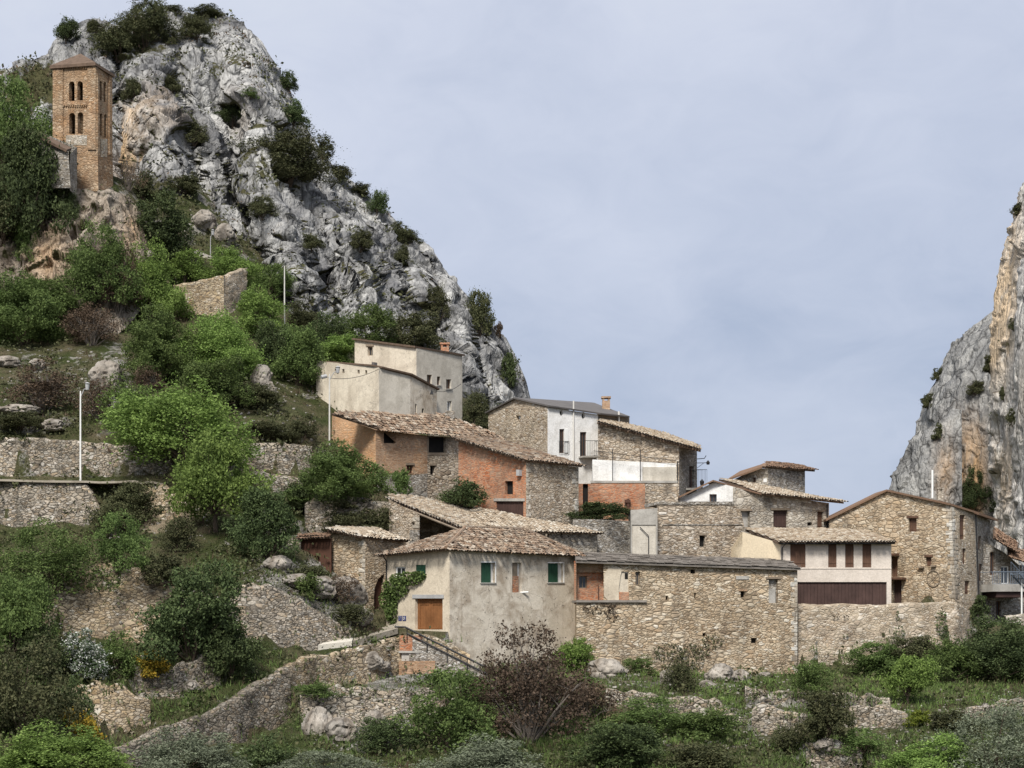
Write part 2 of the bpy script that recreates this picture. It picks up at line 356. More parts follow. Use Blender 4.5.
M['wood_brown'] = wood_mat('wood_brown', (.085, .045, .030), (.15, .085, .055)); M['wood_orange'] = wood_mat('wood_orange', (.19, .08, .03), (.28, .125, .05))
M['wood_grey'] = wood_mat('wood_grey', (.16, .125, .09), (.30, .24, .18)); M['wood_green'] = wood_mat('wood_green', (.012, .05, .028), (.03, .085, .05))
M['rust'] = flat_mat('rust', (.085, .04, .026), .8, .3, sc=1.5); M['garage'] = wood_mat('garage', (.05, .029, .025), (.085, .05, .042))
M['black_metal'] = flat_mat('black_metal', (.02, .02, .022), .5, .2); M['grey_metal'] = flat_mat('grey_metal', (.38, .38, .38), .5, .15)
M['white_paint'] = flat_mat('white_paint', (.78, .78, .76), .6, .08); M['pole_pale'] = flat_mat('pole_pale', (.58, .56, .52), .7, .12)
M['blue_steel'] = flat_mat('blue_steel', (.14, .17, .21), .5, .15)
M['dark'] = flat_mat('dark', (.012, .011, .010), .95, .3); M['blue_tile'] = flat_mat('blue_tile', (.05, .06, .16), .4, .1)  # 'dark': near-black paint for unlit insides of openings and eave tiles
M['rock'] = rock_mat('rock', (.175, .175, .18), (.48, .475, .46), (.045, .046, .05)); M['rock_shoulder'] = rock_mat('rock_shoulder', (.22, .22, .22), (.38, .375, .36), (.07, .07, .073), (.45, .29, .15)); M['rock_warm'] = rock_mat('rock_warm', (.17, .15, .13), (.36, .32, .27), (.045, .04, .037), (.42, .27, .14))
M['rock_cliff'] = rock_mat('rock_cliff', (.50, .485, .465), (.68, .655, .61), (.26, .255, .25), (.60, .45, .28))
M['ground'] = ground_mat('ground'); M['bark'] = flat_mat('bark', (.10, .075, .055), .95, .4, sc=8); M['twig'] = flat_mat('twig', (.17, .145, .125), .95, .35, sc=8)
M['boulder'] = rock_mat('boulder', (.20, .19, .175), (.42, .405, .375)); M['loose_stone'] = stone_mat('loose_stone', [(.13,.12,.10),(.22,.20,.175),(.30,.28,.25),(.38,.365,.335)], scale=1.2, mw=.001, bd=.02); M['lane'] = plaster_mat('lane', (.36,.32,.26), (.24,.21,.16), .6, .1, .0)
def glass():
    m, t, b = newmat('pane', .08, .5); b.inputs['Base Color'].default_value = (.03, .035, .04, 1); return m
M['pane'] = glass()
LEAF = {
 'bright': leaf_mat('leaf_bright', [(.05, .086, .018), (.115, .19, .038), (.19, .29, .062), (.27, .39, .10)]),
 'mid': leaf_mat('leaf_mid', [(.032, .056, .015), (.076, .122, .032), (.13, .195, .052), (.20, .275, .085)]),
 'dark': leaf_mat('leaf_dark', [(.020, .034, .013), (.045, .069, .024), (.078, .112, .038), (.125, .168, .062)], .15),
 'olive': leaf_mat('leaf_olive', [(.05, .062, .036), (.105, .125, .077), (.17, .195, .125), (.25, .28, .195)], .15),
 'scrub': leaf_mat('leaf_scrub', [(0.026, 0.032, 0.013), (0.052, 0.061, 0.025), (0.087, 0.093, 0.039), (0.131, 0.128, 0.061)], .12),
 'russet': leaf_mat('leaf_russet', [(.030, .020, .012), (.06, .042, .027), (.10, .07, .045), (.155, .115, .08)], .15),
 'brown': leaf_mat('leaf_brown', [(0.039, 0.026, 0.016), (0.078, 0.055, 0.034), (0.124, 0.086, 0.052), (0.182, 0.137, 0.091)], .1),
 'yellow': leaf_mat('leaf_yellow', [(.05, .07, .012), (.40, .28, .018), (.10, .12, .018), (.58, .40, .03), (.45, .32, .02)]),
 'lime': leaf_mat('leaf_lime', [(.06, .10, .012), (.13, .19, .02), (.22, .28, .03), (.3, .36, .05)]),
 'blossom': leaf_mat('leaf_blossom', [(.02, .045, .014), (.05, .09, .028), (.04, .08, .022), (.72, .72, .68), (.06, .10, .03), (.07, .11, .03)]),
}
# ---------------------------------------------------------------- terrain
TP = [  # image column, row, distance: points the ground passes through
 (-160,800,96),(-60,790,97),(40,790,98),(140,790,101),(240,785,104),(340,785,104),(440,780,104),(560,780,104),(680,780,104),(800,780,104),(920,780,104),(1040,780,104),(1180,790,104),
 (-160,700,106),(0,740,103),(60,750,103),(110,752,107),(150,740,110),(200,715,114),(235,698,117),(270,680,120),(315,655,125),(345,638,129),
 (160,772,105),(240,758,108),(320,742,111),(300,700,117),(360,690,121),
 (-160,640,116),(-60,640,117),(20,650,116),(60,640,119),(120,655,118),(180,650,119),(220,660,119),(250,640,123),
 (-160,560,130),(-40,560,130),(20,560,131),(70,558,132),(120,560,133),(160,575,131),(210,585,129),(250,585,130),(300,592,132),(330,580,136.5),(345,612,132.5),(372,620,136),
 (180,520,140),(220,530,138),(265,545,137),(300,545,141),(300,500,151),(250,500,146),
 (-160,478,147),(-60,479,147),(0,481,147),(85,482,147),(170,481,147),(225,490,147),(0,545,139.5),(60,545,139),(100,540,140),
 (-160,436,150),(0,435,150.5),(100,442,150.5),(170,445,150.5),(240,441,152),(310,440,155),(310,470,153),
 (-160,380,166),(-60,380,167),(0,380,168),(100,380,168),(200,380,168),(250,385,167),(290,400,166),(312,413,164),
 (-160,330,182),(-60,330,181),(0,330,181),(60,335,180),(140,335,181),(200,335,181),(260,345,179),(310,355,178),(0,350,175),(150,350,176),
 (-160,190,194),(-60,190,193),(30,193,192),(80,194,190.5),(112,193,192),(130,190,197),(150,280,190),(110,310,186.5),(90,300,186.5),(180,315,186),(240,320,184),(170,245,199),(210,262,195),(140,205,205),(200,215,205),(245,255,203),
 (130,180,213),(180,180,213),(240,235,212),(290,315,200),(350,335,198),(420,345,200),(470,425,202),(520,440,206),
 (316,410,168),(350,413,170),(380,417,170),(440,418,174),(480,432,178),(540,460,176),(600,475,172),(690,500,172),(760,515,172),(820,525,170),
 (332,455,158),(380,497,156.5),(450,500,156.5),(475,508,154),(525,518,150),(575,530,150.5),(580,523,154),(640,515,158),(690,510,163),
 (400,560,147),(500,560,147),(590,560,148),(640,560,149),(740,560,150.5),(800,545,158),(900,540,163),
 (390,627,137.5),(420,629,135.8),(446,630,133.9),(372,622,138),(376,620,139.5),(450,664,132),(480,672,133.5),(577,674,137),(577,668,138.5),(640,674,136.5),(700,678,137.5),(797,674,142),(880,668,143.5),(520,676,133.5),(600,676,137.5),(660,676,139),(740,676,140.5),(660,680,135),(760,680,137.5),(943,655,145),(968,650,147),(985,632,152),(1020,622,156),(1100,620,158),
 (840,608,151),(930,608,149.5),(900,608,150.5),(960,606,151),(985,624,160),(1060,618,166),(1180,600,176),(1180,620,160),
 (400,650,131.5),(440,676,128),(490,680,128.5),(340,680,125),(400,705,119),(340,725,115),(450,720,115),(520,700,121),(560,690,126),(600,688,129.5),(660,692,128.5),(760,688,132),(850,682,136),(950,678,138),(1040,675,140),
 (600,730,114),(660,712,120),(725,722,120),(700,745,112),(780,738,115),(860,728,118),(950,725,119),(1040,725,119),
 (1180,700,130),(-300,480,147),(-300,330,181),(-300,640,116),(-300,800,96),(1300,700,130),(1300,600,165),(1300,790,104),
 (200,100,260),(400,280,250),(600,540,215),(800,590,210),(1000,610,215),(600,600,250),(800,620,250),(1000,620,250),(1200,600,250),(-100,100,250),
]
ctrl = np.array([list(at(a, b, d)) for a, b, d in TP])
# stretch of open valley between the camera and the foot of the village
ctrl = np.vstack([ctrl]+[[x, y, -9.0+.8*math.sin(x*.2)] for y in (40, 62) for x in range(-70, 80, 20)]+[[x, 84, -6.8] for x in range(-70, 80, 14)])
cx, cz = ctrl[:, :2], ctrl[:, 2]
dm = np.sqrt(((cx[:, None]-cx[None])**2).sum(-1)+.6); A = np.ones((len(cx)+3,)*2); n = len(cx)
A[:n, :n] = dm+np.eye(n)*.02; A[n, n] = 0; A[n:, n:] = 0
A[:n, n+1:] = cx/100; A[n+1:, :n] = cx.T/100
sol = np.linalg.solve(A, np.concatenate([cz, [0, 0, 0]]))
def base_z(x, y):
    """smooth interpolation through the control points, settling to a plain valley floor far away"""
    sh = x.shape; X = np.stack([x.ravel(), y.ravel()], -1); out = np.empty(len(X))
    for i in range(0, len(X), 8000):
        q = X[i:i+8000]; d = np.sqrt(((q[:, None]-cx[None])**2).sum(-1)+.6)
        out[i:i+8000] = d@sol[:n]+sol[n]+q@sol[n+1:]/100
    out = out.reshape(sh)
    far = np.maximum.reduce([sstep(65, 140, np.abs(x)), sstep(245, 330, y), 1-sstep(10, 45, y)])
    return out*(1-far)+(-10+26*sstep(200, 900, y))*far

WALLS = []      # (points xy, top z, bottom z) : the ground steps down across each terrace wall
PATHS = []
def terrain_grid():
    xs = np.concatenate([np.linspace(-2500, -200, 8)[:-1], np.linspace(-200, -72, 12)[:-1], np.arange(-72, 72, .45), np.linspace(72, 200, 12), np.linspace(200, 2500, 8)[1:]])
    ys = np.concatenate([np.linspace(-800, 60, 14)[:-1], np.linspace(60, 94, 24)[:-1], np.arange(94, 172, .4), np.arange(172, 222, .8), np.linspace(222, 330, 26), np.linspace(330, 3500, 14)[1:]])
    return xs, ys
def build_terrain():
    xs, ys = terrain_grid(); X, Y = np.meshgrid(xs, ys)
    Z = base_z(X, Y)
    P = np.stack([X, Y, Z], -1); near = (np.abs(X) < 75) & (Y > 90) & (Y < 230)
    Z = Z+np.where(near, (fbm(P*.5, 4, .55, 3)*.42+fbm(P*.13, 3, .5, 9)*.7)*(1-.85*sstep(360, 400, 512+X/np.maximum(Y, 1)*F)*sstep(122, 128, Y)*(1-sstep(170, 185, Y))), 0)
    px = 512+X/np.maximum(Y, 1)*F; py = YH-Z/np.maximum(Y, 1)*F
    Z = Z-2.6*near*sstep(385, 405, px)*(1-sstep(905, 930, px))*sstep(425, 450, py)*(1-sstep(590, 604, py))*(Y > 142.5)
    P = np.stack([X, Y, Z], -1)
    for pts, tops, bots, back in WALLS:
        pts = np.array(pts); tops = np.array(tops); bots = np.array(bots)
        for i in range(len(pts)-1):
            a, b = pts[i], pts[i+1]; e = b-a; L = np.hypot(*e); e = e/L; nb = np.array((-e[1], e[0]))
            if nb[1] < 0: nb = -nb
            dx, dy = X-a[0], Y-a[1]; tt = (dx*e[0]+dy*e[1])/L; s = dx*nb[0]+dy*nb[1]
            on = (tt > -.02) & (tt < 1.02); tc = np.clip(tt, 0, 1)
            top = tops[i]+(tops[i+1]-tops[i])*tc; bot = bots[i]+(bots[i+1]-bots[i])*tc
            wb = on*(s >= .1)*(1-sstep(back*.4, back, s)); Z = Z+np.maximum(0, top-.12-Z)*wb
            wb2 = on*(s >= .1)*(1-sstep(.8, 2.5, s)); Z = Z-np.maximum(0, Z-(top+.05))*wb2
            wf = on*(s < .1)*(1-sstep(1.0, 3.0, -s)); Z = Z-np.maximum(0, Z-bot)*wf
    px = 512+X/np.maximum(Y, 1)*F
    for x0, x1, y0, y1, r0, r1 in ((384, 452, 130.8, 137.2, 629, 632), (450, 580, 132.0, 142, 672, 656), (577, 800, 134.5, 147, 674, 674), (797, 978, 146.6, 152, 609, 609), (366, 392, 134, 140, 617, 622), (972, 1050, 152, 167, 624, 622)):
        on = (px > x0) & (px < x1) & (Y > y0) & (Y < y1); Z = np.where(on, np.minimum(Z, (YH-(r0+(r1-r0)*np.clip((px-x0)/(x1-x0), 0, 1)))/F*Y), Z)
    P[..., 2] = Z
    me = grid_mesh('terrain', P)
    # rocky and earthy ground, set where the slope is steep or the ground is broken
    nrm = grid_normals(P); st = 1-np.abs(nrm[..., 2])
    px = 512+X/np.maximum(Y, 1)*F; py = YH-Z/np.maximum(Y, 1)*F
    rock = sstep(.12, .45, st)*.42
    def zone(x0, y0, x1, y1, v, soft=14):
        return v*sstep(x0-soft, x0+soft, px)*(1-sstep(x1-soft, x1+soft, px))*sstep(y0-soft, y0+soft, py)*(1-sstep(y1-soft, y1+soft, py))
    rock = rock+zone(250,560,372,622,.55)+zone(360,635,480,690,.55)+zone(330,690,420,760,.5)+zone(600,672,760,692,.4,8)+zone(640,695,800,768,.35)+zone(800,690,960,768,.28)+zone(150,170,260,260,.18)+zone(0,340,130,430,.36)+zone(110,330,320,430,.2)+zone(200,520,300,560,.3)+zone(95,380,140,410,.3)
    earth = zone(135,482,195,535,.6,8)+zone(590,660,760,676,.3,6)+zone(280,380,330,440,.2)+zone(60,560,160,660,.15)
    vcol(me, 'rock', rock*near); vcol(me, 'earth', earth*near)
    o = obj('terrain', me, M['ground'], smooth=True); tag(o, 'scrubby terraced hillside under the village', None, kind='structure')
    return o, (xs, ys, Z)
def ground_z(x, y):
    xs, ys, Z = GRID
    i = int(np.clip(np.searchsorted(xs, x)-1, 0, len(xs)-2)); j = int(np.clip(np.searchsorted(ys, y)-1, 0, len(ys)-2))
    u = (x-xs[i])/(xs[i+1]-xs[i]); v = (y-ys[j])/(ys[j+1]-ys[j])
    return (Z[j, i]*(1-u)+Z[j, i+1]*u)*(1-v)+(Z[j+1, i]*(1-u)+Z[j+1, i+1]*u)*v

# ---------------------------------------------------------------- rock faces
def soften(d):
    for ax in (0, 1):
        e = np.pad(d, [(2, 2) if k == ax else (0, 0) for k in (0, 1)], 'edge'); n_ = d.shape[ax]
        d = sum(np.take(e, range(k, k+n_), ax)*q for k, q in enumerate((.08, .24, .36, .24, .08)))
    return d
def rough_rock(P, amp=1.0, seed=0, sign=1.0, tall=.62, lean=None, shear=0.0):
    """breaks a smooth surface into blocks, clefts and ribs"""
    N = grid_normals(P)*sign
    if lean is not None: N = N*.7+np.array(lean)*.3; N /= np.linalg.norm(N, axis=-1, keepdims=True)
    n = P*np.array((1, 1, tall)); n[..., 0] = n[..., 0]+.35*P[..., 2]*shear      # blocks stand in tall leaning ribs
    wv = np.stack([fbm(P*.16+k*31, 3, .55, seed+k) for k in range(3)], -1); q = n+wv*2.6
    def block(size, k, amt, tilt):
        v, f1, f2, o = cells((q if size > 1.5 else q+.5*wv)/size, seed+k)
        return amt*((v-.5)*1.3+tilt*((v*13 % 1-.5)*o[..., 0]+(v*29 % 1-.5)*o[..., 1]+(v*7 % 1-.35)*o[..., 2])), f2-f1
    a1, e1 = block(10.0, 11, 2.3, 1.6); a2, e2 = block(4.2, 23, 1.5, 1.9); a3, e3 = block(1.9, 37, .8, 2.0); a4, e4 = block(.85, 51, .34, 2.0)
    big = 2.4*(ridged(P*np.array((.055, .055, .03)), 3, .5, seed)-.3)+.7*fbm(P*np.array((.5, .5, .09)), 4, .6, seed+8)
    gate = sstep(-.25, .25, fbm(P*.09, 3, .5, seed+71))      # some faces are slabs, some are shattered
    crack = 1.7*np.exp(-(e1/.05)**2)+1.0*np.exp(-(e2/.06)**2)+.4*np.exp(-(e3/.08)**2)*gate
    d = soften(big+a1+a2)+(a3*1.2+a4*1.2)*(.22+.8*gate)+.10*fbm(P*1.6, 3, .6, seed+61)-crack
    d = np.clip(d, -2.8, 5.0)
    return P+N*(d*amp)[..., None], None
def finish_rock(name, P, mat, label, veg, stain, sign=1.0):
    me = grid_mesh(name, P); vcol(me, 'veg', veg); vcol(me, 'stain', stain)
    o = obj(name, me, mat, smooth=False); tag(o, label, None, kind='structure'); return o

def build_crag():
    sil = np.array([(-160,118),(-100,100),(-50,88),(0,72),(20,62),(40,55),(52,50),(60,33),(75,27),(88,20),(105,21),(116,26),(130,15),(150,11),(170,8),(195,15),(208,13),(222,17),(236,23),(250,31),(262,41),(272,56),(280,72),(292,88),(299,106),(303,126),(318,146),(330,165),(352,186),(372,202),(390,216),(405,231),(420,243),(440,250),(448,259),(460,276),(470,284),(482,299),(500,320),(509,340),(515,355),(522,374),(526,392),(535,420),(560,470)], float)
    sil[:, 0] -= 11*np.clip((sil[:, 0]-385)/70, 0, 1)
    bas = np.array([(-160,330),(0,320),(60,280),(100,225),(130,222),(180,222),(240,280),(290,345),(350,365),(440,385),(480,430),(526,440),(560,500)], float)
    px = np.arange(-160, 553, 1.15); S = np.interp(px, sil[:, 0], sil[:, 1]); B = np.interp(px, bas[:, 0], bas[:, 1])
    Db = np.interp(px, [-160, 60, 180, 240, 300, 350, 440, 500, 560], [206, 206, 211, 210, 200, 198, 201, 205, 210]); Dr = np.interp(px, [-160, 50, 200, 300, 400, 450, 520, 560], [236, 240, 250, 244, 238, 232, 226, 226])
    nf, nb = 330, 46; rows = []
    for j in range(nf):
        s = j/(nf-1); py = B+(S-B)*s
        D = Db+(Dr-Db)*(.42*s+.58*s**2.6)
        # gullies and buttresses across the face
        for gx0, gx1, wd, am in ((128, 118, 10, 5), (262, 205, 13, 5), (345, 300, 10, 4), (452, 425, 9, 6), (480, 462, 7, 3), (208, 168, 9, 3.5)):
            c = gx0+(gx1-gx0)*s; D = D+am*np.exp(-((px-c)/wd)**2)*math.sin(math.pi*min(1, s*1.05))**.5
        for bx0, bx1, wd, am in ((300, 235, 26, 4), (395, 335, 30, 4), (170, 150, 22, 4), (470, 445, 12, 4)):
            c = bx0+(bx1-bx0)*s; D = D-am*np.exp(-((px-c)/wd)**2)*math.sin(math.pi*s)
        uu = px-.45*py; rb = 1-2*np.abs(vnoise(np.stack([uu/13, py/70, 0*px], -1), 5)); rb2 = 1-2*np.abs(vnoise(np.stack([uu/5.5, py/34, 0*px], -1), 6))
        D = D-(1.5*rb+.6*rb2)*(.25+.75*sstep(225, 290, px+.3*py))*math.sin(math.pi*min(1, s+.02))**.5
        rows.append(np.stack([(px-512)/F*D, D, (YH-py)/F*D], -1))
    top = rows[-1]
    for j in range(1, nb):
        s = j/(nb-1); r = top.copy(); r[:, 1] += 75*s; r[:, 0] *= 1+.06*s; r[:, 2] = top[:, 2]*(1-.75*s**1.2)-3*s; rows.append(r)
    P = np.stack(rows)
    pyg = YH-P[..., 2]/P[..., 1]*F; pxg = 512+P[..., 0]/P[..., 1]*F
    sg = np.clip(np.arange(P.shape[0])/(nf-1), 0, 1.2)[:, None]*np.ones(P.shape[1])
    calm = np.where(sg > 1, .5, 1)*sstep(1.25, 1.0, sg)+0
    amp = .70*(1-.62*sstep(.80, 1.0, sg)*np.where(sg > 1, 1, 1))
    amp = amp*(.3+.7*sstep(0, .14, sg))
    P2, _ = rough_rock(P, amp, 100, -1.0, .52, (.12, -.85, .5), .5)
    N = grid_normals(P2)*-1.0; up = N[..., 2]
    veg = sstep(.36, .78, up)*.72
    def blob(x, y, rx, ry, v): return v*np.exp(-(((pxg-x)/rx)**2+((pyg-y)/ry)**2))
    for z in ((135,40,42,26,.5),(60,90,40,24,.5),(20,90,50,30,.6),(205,75,40,16,.3),(285,100,16,36,.3),(235,70,26,20,.28),(215,25,30,10,.45),(290,160,40,30,.42),(380,215,30,16,.3),(145,80,30,50,.25),(485,300,14,30,.3),(512,360,10,26,.4),(190,215,60,24,.4),(265,185,28,24,.3),(330,300,40,30,.22),(430,310,14,34,.34),(165,185,40,16,.4)):
        veg = veg+blob(*z)
    stain = blob(138,150,9,30,.9)+blob(150,120,24,20,.35)+blob(90,190,40,30,.4)+blob(240,120,10,16,.2)
    o = finish_rock('crag', P2, M['rock'], 'grey limestone crag rising behind the village', veg, np.clip(stain, 0, 1))
    return o
def build_outcrop():
    """the small warm-coloured cliff the church tower stands on"""
    sil = np.array([(-160,200),(-20,200),(30,190),(60,186),(110,192),(128,196),(140,215),(146,245),(152,275)], float); bas = np.array([(-160,345),(0,338),(70,345),(110,345),(135,320),(152,300)], float)
    px = np.arange(-160, 152, .9); S = np.interp(px, sil[:, 0], sil[:, 1]); B = np.interp(px, bas[:, 0], bas[:, 1])
    rows = []; nf, nb = 170, 14; edge = sstep(100, 150, px)
    for j in range(nf):
        s = j/(nf-1); py = B+(S-B)*s; D = 181+7.5*s**1.4+3.5*edge+4*math.sin(s*9)*.15; rows.append(np.stack([(px-512)/F*D, D+0*px, (YH-py)/F*D], -1))
    for j in range(1, nb):
        s = j/(nb-1); r = rows[nf-1].copy(); r[:, 1] += 9*s; r[:, 2] += -1.2*s**2; rows.append(r)
    P = np.stack(rows); pyg = YH-P[..., 2]/P[..., 1]*F; pxg = 512+P[..., 0]/P[..., 1]*F
    P2, _ = rough_rock(P, np.clip(.55-.38*sstep(215, 190, pyg), .1, 1)*(1-.75*sstep(95, 140, pxg)), 300, -1.0)
    N = grid_normals(P2)*-1.0; veg = sstep(.3, .75, N[..., 2])*.7+.5*np.exp(-(((pxg-20)/30)**2+((pyg-230)/24)**2))+.4*np.exp(-(((pxg-75)/16)**2+((pyg-215)/24)**2))
    stain = .14+0*veg+.45*np.exp(-(((pxg-45)/20)**2+((pyg-255)/30)**2))+.5*np.exp(-(((pxg-130)/10)**2+((pyg-232)/16)**2))
    return finish_rock('rocky_bluff', P2, M['rock_warm'], 'ochre rocky bluff under the church tower', veg, np.clip(stain, 0, 1))
def build_cliff(name, sil, Ds, xr, turn, label, stains, seed, wid=1.2, nx=170):
    """a wall of rock that turns its edge to the camera: rows run up, columns run from the hidden back round the edge to the right"""
    ys = np.array([s[1] for s in sil], float); xs = np.array([s[0] for s in sil], float)
    py = np.arange(ys[0], ys[-1], 1.25); e = np.interp(py, ys, xs); cols = []
    for k in range(16, 0, -1):
        q = k/16; D = Ds+55*q
        cols.append(np.stack([(e-512)/F*D+9*q**.6, D+0*py, (YH-py)/F*Ds], -1))
    for k in range(nx):
        u = (k/(nx-1))**1.25; x = e+(xr-e)*u; D = Ds-turn*(1-np.exp(-(x-e)/38.0))
        cols.append(np.stack([(x-512)/F*D, D, (YH-py)/F*D], -1))
    P = np.stack(cols, 1); P2, _ = rough_rock(P, wid, seed, 1.0, .34)
    N = grid_normals(P2); pyg = YH-P[..., 2]/P[..., 1]*F; pxg = 512+P[..., 0]/P[..., 1]*F
    veg = sstep(.45, .85, N[..., 2])*.55; st = np.zeros_like(veg)
    for x, y, rx, ry, v in stains: st = st+v*np.exp(-(((pxg-x)/rx)**2+((pyg-y)/ry)**2))
    return finish_rock(name, P2, M['rock_cliff' if seed == 500 else 'rock_shoulder'], label, veg, np.clip(st, 0, 1))
def build_cliffs():
    build_cliff('cliff_buttress', [(947,410),(937,420),(927,427),(918,433),(909,441),(903,456),(897,468),(892,480),(888,500),(879,540),(871,590),(863,640)], 256, 962, 7, 'rounded grey buttress at the foot of the right cliff', [(945,470,10,30,.5)], 700, .20, 60)
    build_cliff('cliff', [(1197,-260),(1117,-120),(1072,20),(1050,90),(1028,172),(1022,190),(1016,215),(1006,240),(999,270),(995,300),(992,325),(991,352),(992,400),(992,450),(993,500),(990,560),(986,600),(976,660)], 236, 1420, 26, 'tall grey and ochre cliff at the right edge', [(1000,285,13,65,1.1),(1012,225,12,36,.9),(994,340,8,45,.9),(1003,480,11,55,.7),(1040,400,20,60,.3)], 500, .26)
    build_cliff('cliff_shoulder', [(995,308),(984,316),(971,326),(961,335),(951,346),(943,360),(937,374),(929,386),(923,398),(919,412),(917,430),(915,450),(913,480),(911,520),(907,560),(901,600),(896,640)], 268, 1180, 16, 'lower grey shoulder of the right cliff', [(972,470,14,45,.95),(965,500,16,30,.8),(950,440,10,20,.3)], 700, .20)
# ---------------------------------------------------------------- building tools
class Fac:
    """an upright wall plane seen between two image columns at given distances"""
    def __init__(s, a, b):
        s.a = Vector(((a[0]-512)/F*a[1], a[1], 0)); s.b = Vector(((b[0]-512)/F*b[1], b[1], 0))
        s.u = (s.b-s.a).normalized(); s.n = Vector((s.u.y, -s.u.x, 0))
        if s.n.y > 0 and s.n.dot(s.a) > 0: s.n = -s.n
    def P(s, px, py, out=0.0):
        d = ray(px, py); t = s.a.dot(s.n)/(d.x*s.n.x+d.y*s.n.y); return d*t+s.n*out
    def depth(s, px):
        return s.P(px, YH).y
def perp(c, l, px):
    """distance, on image column px, of the far end of a wall square to the wall l-c"""
    C = at(c[0], YH, c[1]); L = at(l[0], YH, l[1]); v = L-C; d = ray(px); return (px, C.dot(v)/d.dot(v))
def wall_into(bm, f, outer, holes=(), depth=.32):
    """wall face with real openings and their reveals"""
    loops = [outer]+[[(h[0], h[1]), (h[2], h[1]), (h[2], h[3]), (h[0], h[3])] if not isinstance(h[0], tuple) else list(h) for h in holes]
    P3 = [[f.P(*p) for p in l] for l in loops]
    tri = geometry.tessellate_polygon([[Vector((p.dot(f.u), p.z, 0)) for p in l] for l in P3])
    vs = [bm.verts.new(p) for l in P3 for p in l]
    for t in tri:
        a, b, c = (vs[i] for i in t)
        if (b.co-a.co).cross(c.co-a.co).dot(f.n) < 0: b, c = c, b
        try: bm.faces.new((a, b, c))
        except ValueError: pass
    for l in P3[1:]:
        k = len(l); fr = [bm.verts.new(p) for p in l]; bk = [bm.verts.new(p-f.n*depth) for p in l]
        for i in range(k): bm.faces.new((fr[i], fr[(i+1) % k], bk[(i+1) % k], bk[i]))
def quad_into(bm, pts):
    bm.faces.new([bm.verts.new(p) for p in pts])
def box_pts(bm, p):
    """p: 8 corner points, first four the near face, last four the far face in the same order"""
    v = [bm.verts.new(q) for q in p]
    for q in ((0, 1, 2, 3), (7, 6, 5, 4), (0, 4, 5, 1), (1, 5, 6, 2), (2, 6, 7, 3), (3, 7, 4, 0)): bm.faces.new([v[i] for i in q])
def fbox(bm, f, x0, y0, x1, y1, o0, o1):
    """a box on a wall plane: an image rectangle of it, from offset o0 to o1 outwards"""
    c = [(x0, y0), (x1, y0), (x1, y1), (x0, y1)]; pl = [f.P(*q) for q in c]
    box_pts(bm, [p+f.n*o1 for p in pl]+[p+f.n*o0 for p in pl])
def tube(bm, pts, r, seg=6):
    pts = [Vector(p) for p in pts]; rings = []
    for i, p in enumerate(pts):
        d = (pts[min(i+1, len(pts)-1)]-pts[max(i-1, 0)]).normalized(); a = d.orthogonal().normalized(); b = d.cross(a)
        if abs(d.z) < .95: a = d.cross(Vector((0, 0, 1))).normalized(); b = d.cross(a)
        rr = r[i] if isinstance(r, (list, tuple)) else r
        rings.append([bm.verts.new(p+(a*math.cos(q)+b*math.sin(q))*rr) for q in [2*math.pi*k/seg for k in range(seg)]])
    for A, B in zip(rings, rings[1:]):
        for k in range(seg): bm.faces.new((A[k], A[(k+1) % seg], B[(k+1) % seg], B[k]))
    bm.faces.new(rings[0][::-1]); bm.faces.new(rings[-1])
NB = lambda: bmesh.new()

